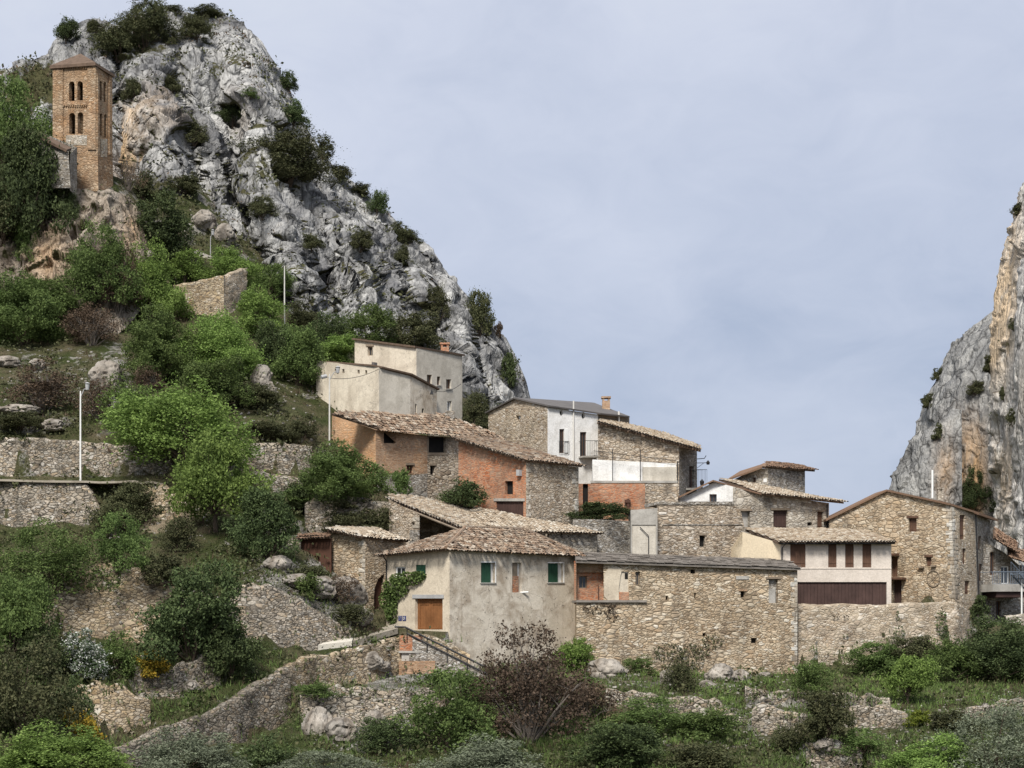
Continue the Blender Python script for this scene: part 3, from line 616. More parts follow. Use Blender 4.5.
def plane3(A, B, T):
    n = (B-A).cross(T-A).normalized(); return (A, n)
def on_plane(pl, px, py):
    d = ray(px, py); return d*(pl[0].dot(pl[1])/d.dot(pl[1]))
def inside(pt, poly):
    x, y = pt; c = False; j = len(poly)-1
    for i in range(len(poly)):
        (xi, yi), (xj, yj) = poly[i], poly[j]
        if (yi > y) != (yj > y) and x < (xj-xi)*(y-yi)/(yj-yi)+xi: c = not c
        j = i
    return c
def tile_roof(parent, poly, mat='tile', pitch=.24, bed=.14, name='roof', sag=.05, seed=1, jit=1.0, label=None):
    """one roof slope: a bed of planks and mortar with rows of half-round tiles. poly[0]-poly[1] is the eave"""
    r = random.Random(seed); A, B = poly[0], poly[1]; e = (B-A).normalized()
    far = max(poly[2:], key=lambda p: ((p-A)-e*(p-A).dot(e)).length); s = (far-A)-e*(far-A).dot(e); s.normalize(); nrm = e.cross(s)
    if nrm.z < 0: nrm = -nrm
    uv = [((p-A).dot(e), (p-A).dot(s)) for p in poly]
    bm = NB(); k = len(poly); top = [bm.verts.new(p) for p in poly]; bot = [bm.verts.new(p-nrm*bed) for p in poly]
    bm.faces.new(top); bm.faces.new(bot[::-1])
    for i in range(k): bm.faces.new((top[i], bot[i], bot[(i+1) % k], top[(i+1) % k]))
    bmesh.ops.recalc_face_normals(bm, faces=bm.faces[:])
    nb = len(bm.faces)
    u0, u1 = min(q[0] for q in uv), max(q[0] for q in uv); v1 = max(q[1] for q in uv)
    step = .40; nc = int((u1-u0)/pitch); ang = [math.pi*i/4 for i in range(5)]
    for c in range(nc+1):
        uc = u0+(c+.5)*(u1-u0)/max(nc, 1); wob = r.uniform(-.03, .03)
        for q in range(-1, int(v1/step)+1):
            vc = q*step+r.uniform(-.06, .06)*jit-.1
            if not inside((uc, vc+.28), uv) and not (q == -1 and inside((uc, .06), uv)): continue
            if r.random() < .012*jit: continue
            R = pitch*.46*r.uniform(.9, 1.08); du = r.uniform(-.025, .025)*jit; rot = r.uniform(-.045, .045)*jit; z0 = r.uniform(.02, .05)+r.uniform(0, .045)*jit
            sg = -sag*math.sin(math.pi*(vc+.2)/max(v1, .5))*math.sin(uc*1.1+seed)
            rows = []
            for (vv, rad, up) in ((vc, R, z0+.045), (vc+.47, R*.82, z0)):
                o = A+e*(uc+du+wob+rot*(vv-vc))+s*vv+nrm*(up+sg)
                rows.append([bm.verts.new(o+e*(-rad*math.cos(a))+nrm*(rad*math.sin(a)*.8)) for a in ang])
            for i in range(4):
                fc = bm.faces.new((rows[0][i], rows[0][i+1], rows[1][i+1], rows[1][i])); fc.material_index = 1
            fc = bm.faces.new(rows[0][::-1]); fc.material_index = 2 if q <= 0 else 1  # eave tile mouths capped black, painting the shade in their hollows
    return obj(name, bm, [M['tile_bed'], M[mat], M['dark']], parent, label=label)
def slab_roof(parent, poly, mat, thick=.15, name='roof'):
    bm = NB(); n = (poly[1]-poly[0]).cross(poly[2]-poly[0]).normalized(); n = n if n.z > 0 else -n
    k = len(poly); top = [bm.verts.new(p) for p in poly]; bot = [bm.verts.new(p-n*thick) for p in poly]
    bm.faces.new(top); bm.faces.new(bot[::-1])
    for i in range(k): bm.faces.new((top[i], bot[i], bot[(i+1) % k], top[(i+1) % k]))
    bmesh.ops.recalc_face_normals(bm, faces=bm.faces[:]); return obj(name, bm, M[mat], parent)

def walls(parent, items, mat, hidden=(), name='wall', label=None, drop=9):
    """items: (facade, outline, holes); hidden: chain of top points closing the back down to the ground"""
    bm = NB()
    for it in items: wall_into(bm, it[0], it[1], it[2] if len(it) > 2 else (), it[3] if len(it) > 3 else .32)
    for a, b in zip(hidden, hidden[1:]):
        lo = min(a.z, b.z)-drop; quad_into(bm, [Vector(a), Vector(b), Vector((b[0], b[1], lo)), Vector((a[0], a[1], lo))])
    return obj(name, bm, M[mat], parent, label=label)
def window(parent, f, x0, y0, x1, y1, kind='glass', rec=.2, mat='wood_brown', lintel=None, lmat='wood_grey', sill=None, label=None):
    """what stands in one opening"""
    mw = .10*(x1-x0); o = None
    if kind == 'glass':
        bm = NB(); w_ = max(.9, .13*(x1-x0))
        for q in ((x0, y0, x1, y0+w_), (x0, y1-w_, x1, y1), (x0, y0+w_, x0+w_, y1-w_), (x1-w_, y0+w_, x1, y1-w_)): fbox(bm, f, *q, -rec-.06, -rec)
        xm = (x0+x1)/2; fbox(bm, f, xm-.25, y0+w_, xm+.25, y1-w_, -rec-.055, -rec-.005)
        o = obj('window', bm, M[mat], parent, label=label)
        g = NB(); fbox(g, f, x0+w_*.5, y0+w_*.5, x1-w_*.5, y1-w_*.5, -rec-.045, -rec-.03); obj('pane', g, M['pane'], o)
    elif kind == 'shutter':
        bm = NB(); n = max(2, int((x1-x0)/2.2))
        for i in range(n):
            a = x0+(x1-x0)*i/n; b = x0+(x1-x0)*(i+1)/n; fbox(bm, f, a+.06, y0, b-.06, y1, -rec-.05, -rec-.004*(i % 2))
        for yy in (y0+(y1-y0)*.18, y1-(y1-y0)*.22): fbox(bm, f, x0+.3, yy, x1-.3, yy+1.1, -rec, -rec+.03)
        o = obj('shutter', bm, M[mat], parent, label=label)
    elif kind == 'door':
        bm = NB(); n = max(3, int((x1-x0)/2.6))
        for i in range(n):
            a = x0+(x1-x0)*i/n; b = x0+(x1-x0)*(i+1)/n; fbox(bm, f, a+.07, y0, b-.07, y1, -rec-.06, -rec-.006*(i % 2))
        o = obj('door', bm, M[mat], parent, label=label)
    elif kind == 'fill':
        bm = NB(); fbox(bm, f, x0, y0, x1, y1, -rec-.1, -rec); o = obj('infill', bm, M[mat], parent, label=label)
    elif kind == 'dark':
        bm = NB(); fbox(bm, f, x0-.3, y0-.3, x1+.3, y1+.3, -.36, -.3); o = obj('opening', bm, M['dark'], parent, label=label)  # black panel close behind the hole, painted for the unlit inside
    if lintel:
        bm = NB(); e = lintel; fbox(bm, f, x0-e, y0-2.2, x1+e, y0-.1, -.1, .07); obj('lintel', bm, M[lmat], parent)
    if sill:
        bm = NB(); fbox(bm, f, x0-sill, y1+.05, x1+sill, y1+1.1, -.12, .10); obj('sill', bm, M['concrete'], parent)
    return o
def railing(parent, f, x0, y0, x1, y1, out, n=9, mat='black_metal', name='railing', sides=True, r=.018):
    bm = NB(); tube(bm, [f.P(x0, y0, out), f.P(x1, y0, out)], r*1.4); tube(bm, [f.P(x0, y1, out), f.P(x1, y1, out)], r)
    for i in range(n+1):
        x = x0+(x1-x0)*i/n; tube(bm, [f.P(x, y1, out), f.P(x, y0, out)], r*.8, 4)
    if sides:
        for x in (x0, x1): tube(bm, [f.P(x, y0, 0), f.P(x, y0, out)], r)
    return obj(name, bm, M[mat], parent)
def chimney(parent, c, w, h, mat='brick_tan', cap=True):
    bm = NB(); x, y, z = c
    def bx(x0, y0, z0, x1, y1, z1): box_pts(bm, [Vector(p) for p in ((x0, y0, z1), (x1, y0, z1), (x1, y0, z0), (x0, y0, z0), (x0, y1, z1), (x1, y1, z1), (x1, y1, z0), (x0, y1, z0))])
    bx(x-w/2, y-w/2, z, x+w/2, y+w/2, z+h*.7)
    if cap:
        for sx in (-1, 1): bx(x+sx*w*.36-w*.12, y-w/2, z+h*.7, x+sx*w*.36+w*.12, y+w/2, z+h*.88)
        bx(x-w*.62, y-w*.62, z+h*.88, x+w*.62, y+w*.62, z+h)
    return obj('chimney', bm, M[mat], parent)
def V(*a): return Vector(a)

def quoins(parent, fa, fb, px, y0, y1, mat='stone_pale', lean=0.0, h=4.2, w=(3.2, 6.0)):
    """larger dressed stones up a corner"""
    bm = NB(); y = y0; i = 0; r = random.Random(int(px))
    while y < y1-2:
        k = h*r.uniform(.75, 1.2); a, b = (w[0], w[1]) if i % 2 else (w[1], w[0]); x = px+lean*(y-y0)/(y1-y0); a *= r.uniform(.8, 1.15); b *= r.uniform(.8, 1.15)
        if fa: fbox(bm, fa, x-a, y+.25, x, y+k-.25, -.05, .035)
        if fb: fbox(bm, fb, x, y+.25, x+b*.7, y+k-.25, -.05, .035)
        y += k; i += 1
    return obj('quoins', bm, M[mat], parent)

# ---------------------------------------------------------------- church
def church():
    c = (96.5, 190.0); l = (53.5, 191.6); r = perp(c, l, 111.6); r = (111.6, min(r[1], 194.2))
    fl, fr = Fac(l, c), Fac(c, r); base = fl.P(75, 196)
    t = thing('church_tower', 'ochre Romanesque bell tower with paired arched windows standing on the bluff', 'bell tower', base)
    def arch(x0, x1, y0, y1, k=5):
        rx = (x1-x0)/2; xc = (x0+x1)/2; q = rx*1.05
        return [(x1, y1), (x1, y0+q)]+[(xc+rx*math.cos(a), y0+q-q*math.sin(a)) for a in [math.pi*i/k for i in range(1, k)]]+[(x0, y0+q), (x0, y1)]
    HL = [arch(69.0, 74.6, 81.3, 101), arch(77.3, 82.9, 81.0, 100.4), arch(69.2, 75.2, 112.8, 134), arch(77.6, 83.2, 112.2, 133.8)]
    HR = [arch(99.2, 102.0, 81, 100.5), arch(103.6, 106.4, 81.8, 102), arch(99.6, 102.4, 113.5, 136), arch(104.2, 107.0, 114.2, 137.5)]
    Bk = fl.P(l[0], 65)+(fr.P(r[0], 65)-fr.P(c[0], 65)); bz = fl.P(53.5, 66).z
    walls(t, [(fl, [(53.3, 66), (96.5, 63.5), (98.5, 205), (57, 205)], HL, .55), (fr, [(96.5, 63.5), (111, 74), (113.5, 205), (98.5, 205)], HR, .55)], 'tower_stone', [fr.P(111.3, 74), V(Bk.x, Bk.y, bz), fl.P(53.5, 66)])
    bm = NB()                                      # corner strips, the bands of little arches and the sill courses
    for x0, x1 in ((53.4, 63.5), (88.2, 96.4)): fbox(bm, fl, x0, 66.4, x1, 150, 0, .13)
    for yb in (66.5, 104.4):
        n = 11
        for i in range(n):
            x = 63.6+(88.0-63.6)*i/n; fbox(bm, fl, x, yb, x+1.25, yb+2.6, 0, .12)
        fbox(bm, fl, 63.6, yb-.2, 88.1, yb+.9, 0, .125)
    for x0, x1 in ((96.6, 98.4), (108.4, 111.2)): fbox(bm, fr, x0, 75.5, x1, 155, 0, .13)
    obj('pilaster', bm, M['tower_stone'], t)
    for (xc, y0, y1) in ((75.95, 84, 101), (76.4, 115, 134)):
        bm = NB(); tube(bm, [fl.P(xc, y1, -.3), fl.P(xc, y0, -.3)], .09, 8); obj('column', bm, M['stone_pale'], t)
    bm = NB(); fbox(bm, fl, 66, 135.2, 87, 145.2, 0, .03); obj('stone_patch', bm, M['stone_pale'], t)
    bm = NB(); fbox(bm, fr, 100.5, 139, 107, 157, 0, .03); obj('stone_patch', bm, M['stone_washed'], t)
    # floor between the window storeys keeps the inside dark
    ctr = (fl.P(75, 60)+Bk+fr.P(104, 60))/3; ap = at(80.5, 53.5, 193)
    e = [fl.P(51.2, 66.5, .3), fl.P(97, 63.2, .3), fr.P(112.3, 74.9, .3)]; bkp = V(Bk.x, Bk.y+.3, e[0].z)
    bm = NB(); vs = [bm.verts.new(p) for p in e+[bkp]]; lo = [bm.verts.new(p-V(0, 0, .3)) for p in e+[bkp]]; a = bm.verts.new(ap)
    for i in range(4):
        bm.faces.new((vs[i], vs[(i+1) % 4], a)); bm.faces.new((lo[i], lo[(i+1) % 4], vs[(i+1) % 4], vs[i]))
    bm.faces.new(lo); bmesh.ops.recalc_face_normals(bm, faces=bm.faces[:]); obj('roof', bm, M['tile_bed'], t)
    # nave to the left, mostly behind the trees
    g = Fac((22, 186.5), (70, 184.5)); n = thing('church_nave', 'low church building with a dark sloping roof left of the bell tower', 'church', g.P(50, 190))
    walls(n, [(g, [(26, 130), (68.5, 151), (70.5, 188), (26, 188)], [])], 'stone_grey', [g.P(70, 154), g.P(70, 154)+V(0, 3, 1.5), g.P(26, 130)+V(0, 6, 1.5)], drop=3.5)
    A, B = g.P(25, 129, .35), g.P(69, 150.5, .35); slab_roof(n, [A, B, B+V(-.2, 3.0, 1.0), A+V(.3, 5, 1.1)], 'tile_bed', .25)
    return t

# ---------------------------------------------------------------- village houses
def cream_blocks():
    # upper block
    c = (416.4, 172.0); l = (354.7, 176.0); r = perp(c, l, 462.3); fl, fr = Fac(l, c), Fac(c, r)
    t = thing('cream_house', 'tall flat roofed house of bare cream render, topmost under the crag', 'house', fl.P(416, 418), 'rendered houses under the crag')
    wl = (367.5, 346.5, 372.6, 355.6); wr = [(427, 374.7, 431.9, 383.8), (437, 376.5, 440.4, 385), (446.2, 379.3, 451.2, 388.6), (447.2, 401, 451.6, 411.6)]
    Bk = fl.P(354.7, 338.4)+(fr.P(462.3, 355)-fr.P(416.4, 346.6)); Bk.z = fl.P(354.7, 338.4).z
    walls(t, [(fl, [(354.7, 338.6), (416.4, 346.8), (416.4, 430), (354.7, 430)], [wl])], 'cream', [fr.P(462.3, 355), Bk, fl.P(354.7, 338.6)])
    walls(t, [(fr, [(416.4, 346.8), (462.3, 355), (462.3, 432), (416.4, 432)], wr)], 'grey_block', label='weathered side wall with its shade in a greyer colour')  # same render as the front, greyed to carry the side's shade
    window(t, fl, *wl, 'glass', mat='wood_grey', lintel=1.3); 
    for i, q in enumerate(wr): window(t, fr, *q, 'glass', mat='wood_brown' if i < 3 else 'white_paint', sill=.8 if i < 3 else None)
    slab_roof(t, [fl.P(353.6, 338.2, .2), fl.P(416.8, 346.3, .25), fr.P(463.3, 354.6, .2), Bk+V(.2, .2, .1)], 'tile_bed', .16)
    ch = fr.P(445.5, 352); chimney(t, (ch.x-.1, ch.y+1.4, ch.z-.3), .75, 1.35, 'brick')
    # lower block
    c1 = (379, 167.2); l = (316.5, 171.5); c2 = perp(c1, l, 410.3); c2 = (410.3, c1[1]+2.2); r2 = (436.8, 173.0)
    a, b, d = Fac(l, c1), Fac(c1, c2), Fac(c2, r2)
    t = thing('cream_house', 'lower cream rendered house with four small vents above the orange barn', 'house', a.P(370, 415), 'rendered houses under the crag')
    vents = [(334.6+i*7.6, 368.6+i*.4, 336.8+i*7.6, 372.6+i*.4) for i in range(5) if i != 2]
    sl = [(415, 404, 416.8, 417), (421.8, 408.5, 424, 418)]
    bk1 = d.P(436.8, 389.6)+V(-3, 5, 0); bk2 = a.P(316.5, 361)+V(1.5, 6, 0)
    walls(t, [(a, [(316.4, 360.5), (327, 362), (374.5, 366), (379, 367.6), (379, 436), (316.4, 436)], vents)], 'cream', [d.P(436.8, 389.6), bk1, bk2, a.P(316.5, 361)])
    walls(t, [(b, [(379, 367.6), (410.3, 374.9), (410.3, 438), (379, 438)])], 'grey_block', label='middle wall with its shade in a greyer render colour')  # the cream render again, its turned-away shade painted as grey
    walls(t, [(d, [(410.3, 374.9), (436.8, 389.6), (436.8, 438), (410.3, 438)], sl)], 'grey_plaster', label='stained right-hand wall')  # stained plaster, also greyer than the front to hold this side's shade
    for q in sl: window(t, d, *q, 'dark')
    for q in vents: window(t, a, *q, 'dark')
    slab_roof(t, [a.P(374, 364.8, .15), b.P(380.3, 366.6, .25), b.P(410.6, 373.8, .25), d.P(437.8, 388.6, .2), bk1, bk2, a.P(318, 360.2, -.1)], 'tile_bed', .14)
    bm = NB(); fbox(bm, a, 371, 362, 373.6, 366.2, -.5, -.1); obj('chimney', bm, M['dark_roof'], t)
    bm = NB(); p = d.P(433, 391.5, .02); q = d.P(426.5, 393.5, .55); tube(bm, [p, q], .03); tube(bm, [q+V(0, 0, .28), q, q-V(0, 0, .12)], [.03, .12, .17], 8); obj('wall_lamp', bm, M['black_metal'], t)

def orange_barn():
    c = (375.8, 157.0); l = (332, 160.8); r = perp(c, l, 458.5); fl, fr = Fac(l, c), Fac(c, r)
    t = thing('brick_barn', 'long barn of orange and tan brick with open loft below the cream houses', 'barn', fl.P(375, 497), 'barns of bare brick')
    walls(t, [(fl, [(332, 415.5), (340, 417.5), (375.8, 430), (375.8, 520), (332, 520)])], 'brick_adobe', [], label='orange adobe brick gable wall')
    w1 = (383.8, 431.8, 396.2, 443.2); w2 = (406.8, 465.2, 413, 474.8); w3 = (430.2, 465.7, 434.9, 474.8); op = (427.6, 436.4, 446, 455)
    e = [fr.P(458.5, 437)+V(-1.5, 5.5, .5), fl.P(332, 416)+V(1.8, 5.5, .2)]
    walls(t, [(fr, [(375.8, 430), (427.4, 435.6), (427.4, 473.5), (375.8, 473)], [w1, w2])], 'brick_tan', [fr.P(458.5, 437), e[0], e[1], fl.P(332, 416)], label='tan brick front wall')
    walls(t, [(fr, [(375.8, 473), (427.4, 473.5), (427.4, 520), (375.8, 520)])], 'stone_grey', label='rubble stone base of the front wall')
    walls(t, [(fr, [(427.4, 455.2), (427.4, 435.6), (458.5, 437.4), (458.5, 520), (427.4, 520)], [(427.6, 437, 446, 455), w3])], 'stone_tan', label='stone pier and wall beside the open loft')
    window(t, fr, *w1, 'dark'); window(t, fr, *w2, 'fill', mat='rust', lintel=1.2); window(t, fr, *w3, 'dark', lintel=.9); window(t, fr, *op, 'dark')
    bm = NB(); fbox(bm, fr, 427.6, 452.6, 446, 455, -.15, .03); fbox(bm, fr, 427.3, 437, 428.6, 455, -.1, .02); obj('loft_beam', bm, M['wood_grey'], t)
    A, B = fl.P(331, 414.8, .3), fl.P(376.4, 429.2, .35); B2 = fr.P(376.4, 429.2, .35); C = fr.P(499, 438.6, .35)
    T = at(446, 413.5, 166.5); pl = plane3(B2, C, T)
    pts = [B2, C, on_plane(pl, 491, 433), on_plane(pl, 470, 424), on_plane(pl, 446, 414.5), on_plane(pl, 400, 415), on_plane(pl, 372, 413), on_plane(pl, 345, 411.2), on_plane(pl, 331.5, 413.6)]
    tile_roof(t, pts, 'tile', seed=3, name='roof')
    q = on_plane(pl, 450, 417); chimney(t, (q.x, q.y, q.z-.2), .8, 1.0, 'stone_grey', False)
    bm = NB(); tube(bm, [fl.P(337, 460, .08), fl.P(337, 443, .08)], .05); obj('drainpipe', bm, M['rust'], t)

def brick_house():
    c = (526, 150.2); l = (458.5, 155.0); r = perp(c, l, 578.5); r = (578.5, min(r[1], 154.0)); fl, fr = Fac(l, c), Fac(c, r)
    t = thing('brick_barn', 'orange red brick barn with stone end wall and low brown garage door', 'barn', fl.P(526, 520), 'barns of bare brick')
    w1 = (505, 481, 512.9, 494.2); g = (496, 501.2, 523.4, 530); w2 = (480, 470, 481, 471.5)
    bk = [fr.P(578, 467)+V(-2, 6, .3), fl.P(458.5, 441)+V(2, 5, -.1)]
    walls(t, [(fl, [(458.5, 441), (526, 461.5), (526, 540), (458.5, 540)], [w1, g])], 'brick', [fr.P(578.5, 467), bk[0], bk[1], fl.P(458.5, 441)], label='orange red brick wall')
    walls(t, [(fr, [(526, 461.5), (578.5, 467.2), (578.5, 545), (526, 545)])], 'stone_tan', label='stone end wall with pale corner stones')
    window(t, fl, *w1, 'dark'); window(t, fl, g[0], g[1], g[2], g[3], 'door', mat='garage', rec=.12)
    bm = NB(); fbox(bm, fl, 494, 498.4, 525, 501.2, -.1, .06); obj('lintel', bm, M['concrete'], t)
    A, B = fl.P(456, 438.6, .3), fl.P(526.4, 460.2, .35); C = fr.P(579.6, 466, .3)
    T = at(500, 439.5, 160.5); pl = plane3(A, B, T)
    h = at(551, 455.6, 156.5)
    tile_roof(t, [A, B, on_plane(pl, 551, 455.8), on_plane(pl, 524, 447.2), on_plane(pl, 500.5, 440.2), on_plane(pl, 474, 437.4)], 'tile', seed=5)
    pl2 = plane3(B, C, on_plane(pl, 551, 455.8)); tile_roof(t, [B, C, on_plane(pl, 551, 455.8)], 'tile', seed=6)
    quoins(t, None, fr, 526.2, 463, 520, 'quoin', 0, 4.4); quoins(t, fr, None, 578.3, 469, 530, 'quoin', 0, 4.4)
    bm = NB(); fbox(bm, fl, 519, 470, 522, 476, 0, .35); obj('meter_box', bm, M['grey_metal'], t)

def white_house():
    c = (547.6, 165.0); l = (488.3, 173.0); r = perp(c, l, 598); fl, fr = Fac(l, c), Fac(c, r)
    t = thing('white_house', 'tall white rendered house with two oval vents and small balconies', 'house', fl.P(547, 470))
    lw = (516, 415.5, 520.5, 419.5); dp = fl.P(488.3, 412)-fl.P(547.6, 412)
    back = fr.P(598, 415)+dp
    walls(t, [(fl, [(488.3, 413), (515.7, 399), (547.6, 407.2), (547.6, 480), (488.3, 480)], [lw])], 'stone_washed', [V(back.x, back.y, fr.P(598, 414).z), fl.P(488.3, 413)], label='stone gable wall')
    d1, d2 = (559.4, 429, 564.4, 453), (580, 432, 586.6, 456.6); ov = lambda x, y, rx, ry: [(x+rx*math.cos(a), y+ry*math.sin(a)) for a in [2*math.pi*i/10 for i in range(10)]]
    walls(t, [(fr, [(547.6, 407.2), (598, 414.6), (598, 489), (547.6, 489)], [d1, d2, ov(561.4, 412.9, 1.7, 3.0), ov(583.3, 416, 1.7, 3.0)])], 'white', label='white rendered front')
    for q, x in ((d1, 564.4), (d2, 586.6)):
        window(t, fr, *q, 'glass', mat='wood_brown', rec=.14); bm = NB(); fbox(bm, fr, x+.1, q[1], x+3.6, q[3], .0, .05); obj('shutter', bm, M['white_paint'], t)
    window(t, fr, 559, 409, 564, 417, 'dark'); window(t, fr, 581, 412, 586, 420, 'dark')
    bm = NB(); fbox(bm, fr, 578.5, 456.6, 595.6, 458.2, 0, .75); bl = obj('balcony', bm, M['concrete'], t); railing(bl, fr, 579, 441.5, 595.4, 456.6, .7, 9)
    railing(t, fr, 558.6, 441.5, 568.4, 453, .10, 6, sides=False)
    bm = NB(); tube(bm, [fr.P(573, 462, .09), fr.P(573, 401, .09)], .07, 8); obj('drainpipe', bm, M['pole_pale'], t)
    rd = at(516.5, 397.2, 169.5)
    A, B = fr.P(546.8, 405.6, .3), fr.P(599, 413.4, .3); T = at(530.5, 399.4, 169.2); T = fl.P(516.4, 397.5, .25); pl = plane3(A, B, T)
    slab_roof(t, [A, B, on_plane(pl, 629.8, 416.2), on_plane(pl, 594, 402.6), T], 'dark_roof', .14)
    L0 = fl.P(487, 412.4, .25); slab_roof(t, [L0, T, on_plane(pl, 594, 402.6), V(back.x, back.y, L0.z)], 'dark_roof', .12)
    f3 = Fac((598, fr.depth(598)+.6), (629.6, fr.depth(598)+5.0))
    walls(t, [(f3, [(597, 413.5), (629.4, 417.5), (629.4, 450), (597, 450)])], 'wood_grey', label='brown rear wing wall')
    q = on_plane(pl, 606, 409); chimney(t, (q.x, q.y, q.z-.2), .72, 1.35, 'brick_tan')
    bm = NB(); q = at(618.8, 424, f3.depth(618.8)-.5); tube(bm, [q, at(618.8, 411.4, q.y)], .09, 8); obj('flue', bm, M['pole_pale'], t)

def terrace_house():
    f = Fac((598, 163.0), (679, 162.2)); g = Fac((679, 162.2), (697, 168.0))
    t = thing('stone_house', 'stone house with a long sloping tiled roof right of the white house', 'house', f.P(640, 490))
    bk = [g.P(697, 452)+V(-.5, 1, .2), f.P(598, 424)+V(.5, 9, .3)]
    walls(t, [(f, [(598, 423), (679, 445.6), (679, 500), (598, 500)], [])], 'stone_tan', [g.P(697, 452), bk[0], bk[1], f.P(598, 424.5)])
    walls(t, [(g, [(679, 445.6), (697, 450.5), (697, 500), (679, 500)], [(689, 466, 694, 488)])], 'stone_grey', label='shadowed end wall')  # greyer stone than the front: the wall's shade is in the colour
    window(t, g, 689, 466, 694, 488, 'glass', mat='wood_brown')
    A, B = f.P(597.5, 423, .4), f.P(701, 451, .3); T = at(634, 427.2, 170.5); pl = plane3(A, B, T)
    tile_roof(t, [A, B, on_plane(pl, 700, 447), on_plane(pl, 667, 434), on_plane(pl, 634, 426.4), on_plane(pl, 601, 419)], 'tile_pale', seed=8)
    bm = NB(); fbox(bm, g, 686, 488, 698, 490, 0, .9); b = obj('balcony', bm, M['concrete'], t); railing(b, g, 686.3, 470, 697.6, 488, .85, 8)
    bm = NB(); p = g.P(696, 459, .1); tube(bm, [p, p+V(.6, -.4, 0), p+V(.75, -.45, .25)], .035); obj('gutter', bm, M['black_metal'], t)
    # white lower wall and railing of the terrace
    h = Fac((592.5, 159.2), (677, 158.6))
    w = thing('terrace_wall', 'white rendered terrace wall with thin railing above the orange brick wall', 'wall', h.P(640, 483))
    walls(w, [(h, [(592.5, 459.5), (676, 463.5), (676, 486), (592.5, 486)])], 'white', [h.P(676, 463.5), h.P(676, 463.5)+V(0, 1.2, 0), h.P(592.5, 459.5)+V(0, 1.2, 0), h.P(592.5, 459.5)])
    bm = NB(); quad_into(bm, [h.P(592.5, 459.5), h.P(676, 463.5), h.P(676, 463.5)+V(0, 1.2, 0), h.P(592.5, 459.5)+V(0, 1.2, 0)]); obj('coping', bm, M['pale_slab'], w)
    bm = NB(); fbox(bm, h, 642.5, 467, 676.4, 484, 0, .06); obj('render_panel', bm, M['grey_block'], w)
    bm = NB(); fbox(bm, h, 591, 481.8, 677.5, 484, -.3, .9); obj('terrace_slab', bm, M['concrete'], w)
    bm = NB()
    for x in (613, 640.5): tube(bm, [h.P(x, 482, .85), h.P(x, 450.5, .85)], .035)
    tube(bm, [h.P(594, 452, .85), h.P(676, 462, .85)], .022); tube(bm, [h.P(594, 456.5, .85), h.P(676, 466, .85)], .016); obj('railing', bm, M['black_metal'], w)
    bm = NB(); tube(bm, [h.P(677.6, 496, .6), h.P(677.6, 462, .6)], .05); obj('drainpipe', bm, M['black_metal'], w)
    # brick wall under it
    k = Fac((582.5, 157.6), (678, 157.2))
    w = thing('brick_wall', 'orange brick wall under the terrace, right of the brick barn', 'wall', k.P(620, 512))
    dk = (582.8, 484, 588.0, 515)
    walls(w, [(k, [(573, 483.6), (645, 483.6), (645, 530), (573, 530)], [dk])], 'brick', [])
    window(w, k, *dk, 'dark')
    walls(w, [(k, [(645, 483.6), (678, 483.6), (678, 530), (645, 530)])], 'stone_tan', label='stone end of the brick wall')
    bm = NB(); tube(bm, [k.P(628.5, 516, .2), k.P(628.0, 499, .2)], .10, 6); fbox(bm, k, 624.5, 500, 630.5, 503, .1, .35); obj('post', bm, M['rust'], w)

def lane_walls():
    f = Fac((576, 149.6), (632, 151.5)); w = thing('garden_wall', 'rough rubble wall behind the brown tiled roof, carrying a hedge', 'wall', f.P(605, 556))
    walls(w, [(f, [(573, 519), (600, 519.5), (632, 521), (632, 565), (573, 565)])], 'stone_grey', [f.P(632, 521), f.P(632, 521)+V(0, 3, 0), f.P(573, 519)+V(0, 3, 0), f.P(573, 519)])
    bm = NB(); quad_into(bm, [f.P(573, 519), f.P(632, 521), f.P(632, 521)+V(0, 4.5, 0), f.P(573, 519)+V(0, 4.5, 0)]); obj('coping', bm, M['concrete'], w)
    g = Fac((630.8, 150.2), (658, 149.6)); t = thing('shed', 'grey rendered lean-to with a pale metal door beside the stone wall', 'shed', g.P(644, 557))
    walls(t, [(g, [(630.8, 510), (657.5, 508), (657.5, 570), (630.8, 570)], [(632, 524.8, 655.8, 560)])], 'concrete', [g.P(657.5, 508), g.P(657.5, 508)+V(0, 3, 0), g.P(630.8, 510)+V(0, 3, 0), g.P(630.8, 510)])
    window(t, g, 632, 524.8, 655.8, 560, 'fill', mat='grey_block', rec=.08)
    bm = NB(); tube(bm, [g.P(648.7, 560, .05), g.P(648.7, 536, .05), g.P(640, 527, .05)], .035); obj('pipe', bm, M['black_metal'], t)
    bm = NB(); quad_into(bm, [g.P(630.8, 510), g.P(657.5, 508), g.P(657.5, 508)+V(0, 3, 0), g.P(630.8, 510)+V(0, 3, 0)]); obj('roof', bm, M['concrete'], t)
    # stone house body in front of the gabled house
    h = Fac((657.5, 151.0), (746, 153.5)); t = thing('stone_outhouse', 'flat topped stone outhouse in front of the white gable', 'outhouse', h.P(700, 560))
    wn = (699.5, 535.5, 705.2, 546.4)
    walls(t, [(h, [(657.5, 504), (668, 502), (733, 503), (741, 512), (746, 534), (746, 575), (657.5, 575)], [wn])], 'stone_tan', [h.P(746, 534), h.P(746, 534)+V(0, 3, 0), h.P(733, 503)+V(0, 3.2, 0), h.P(657.5, 504)+V(0, 3.2, 0), h.P(657.5, 504)])
    window(t, h, *wn, 'dark', lintel=1.0)
    bm = NB(); fbox(bm, h, 657, 501.6, 734, 504.6, -2.6, .07); fbox(bm, h, 662, 524, 742, 525.2, 0, .05); obj('coping', bm, M['stone_grey'], t)

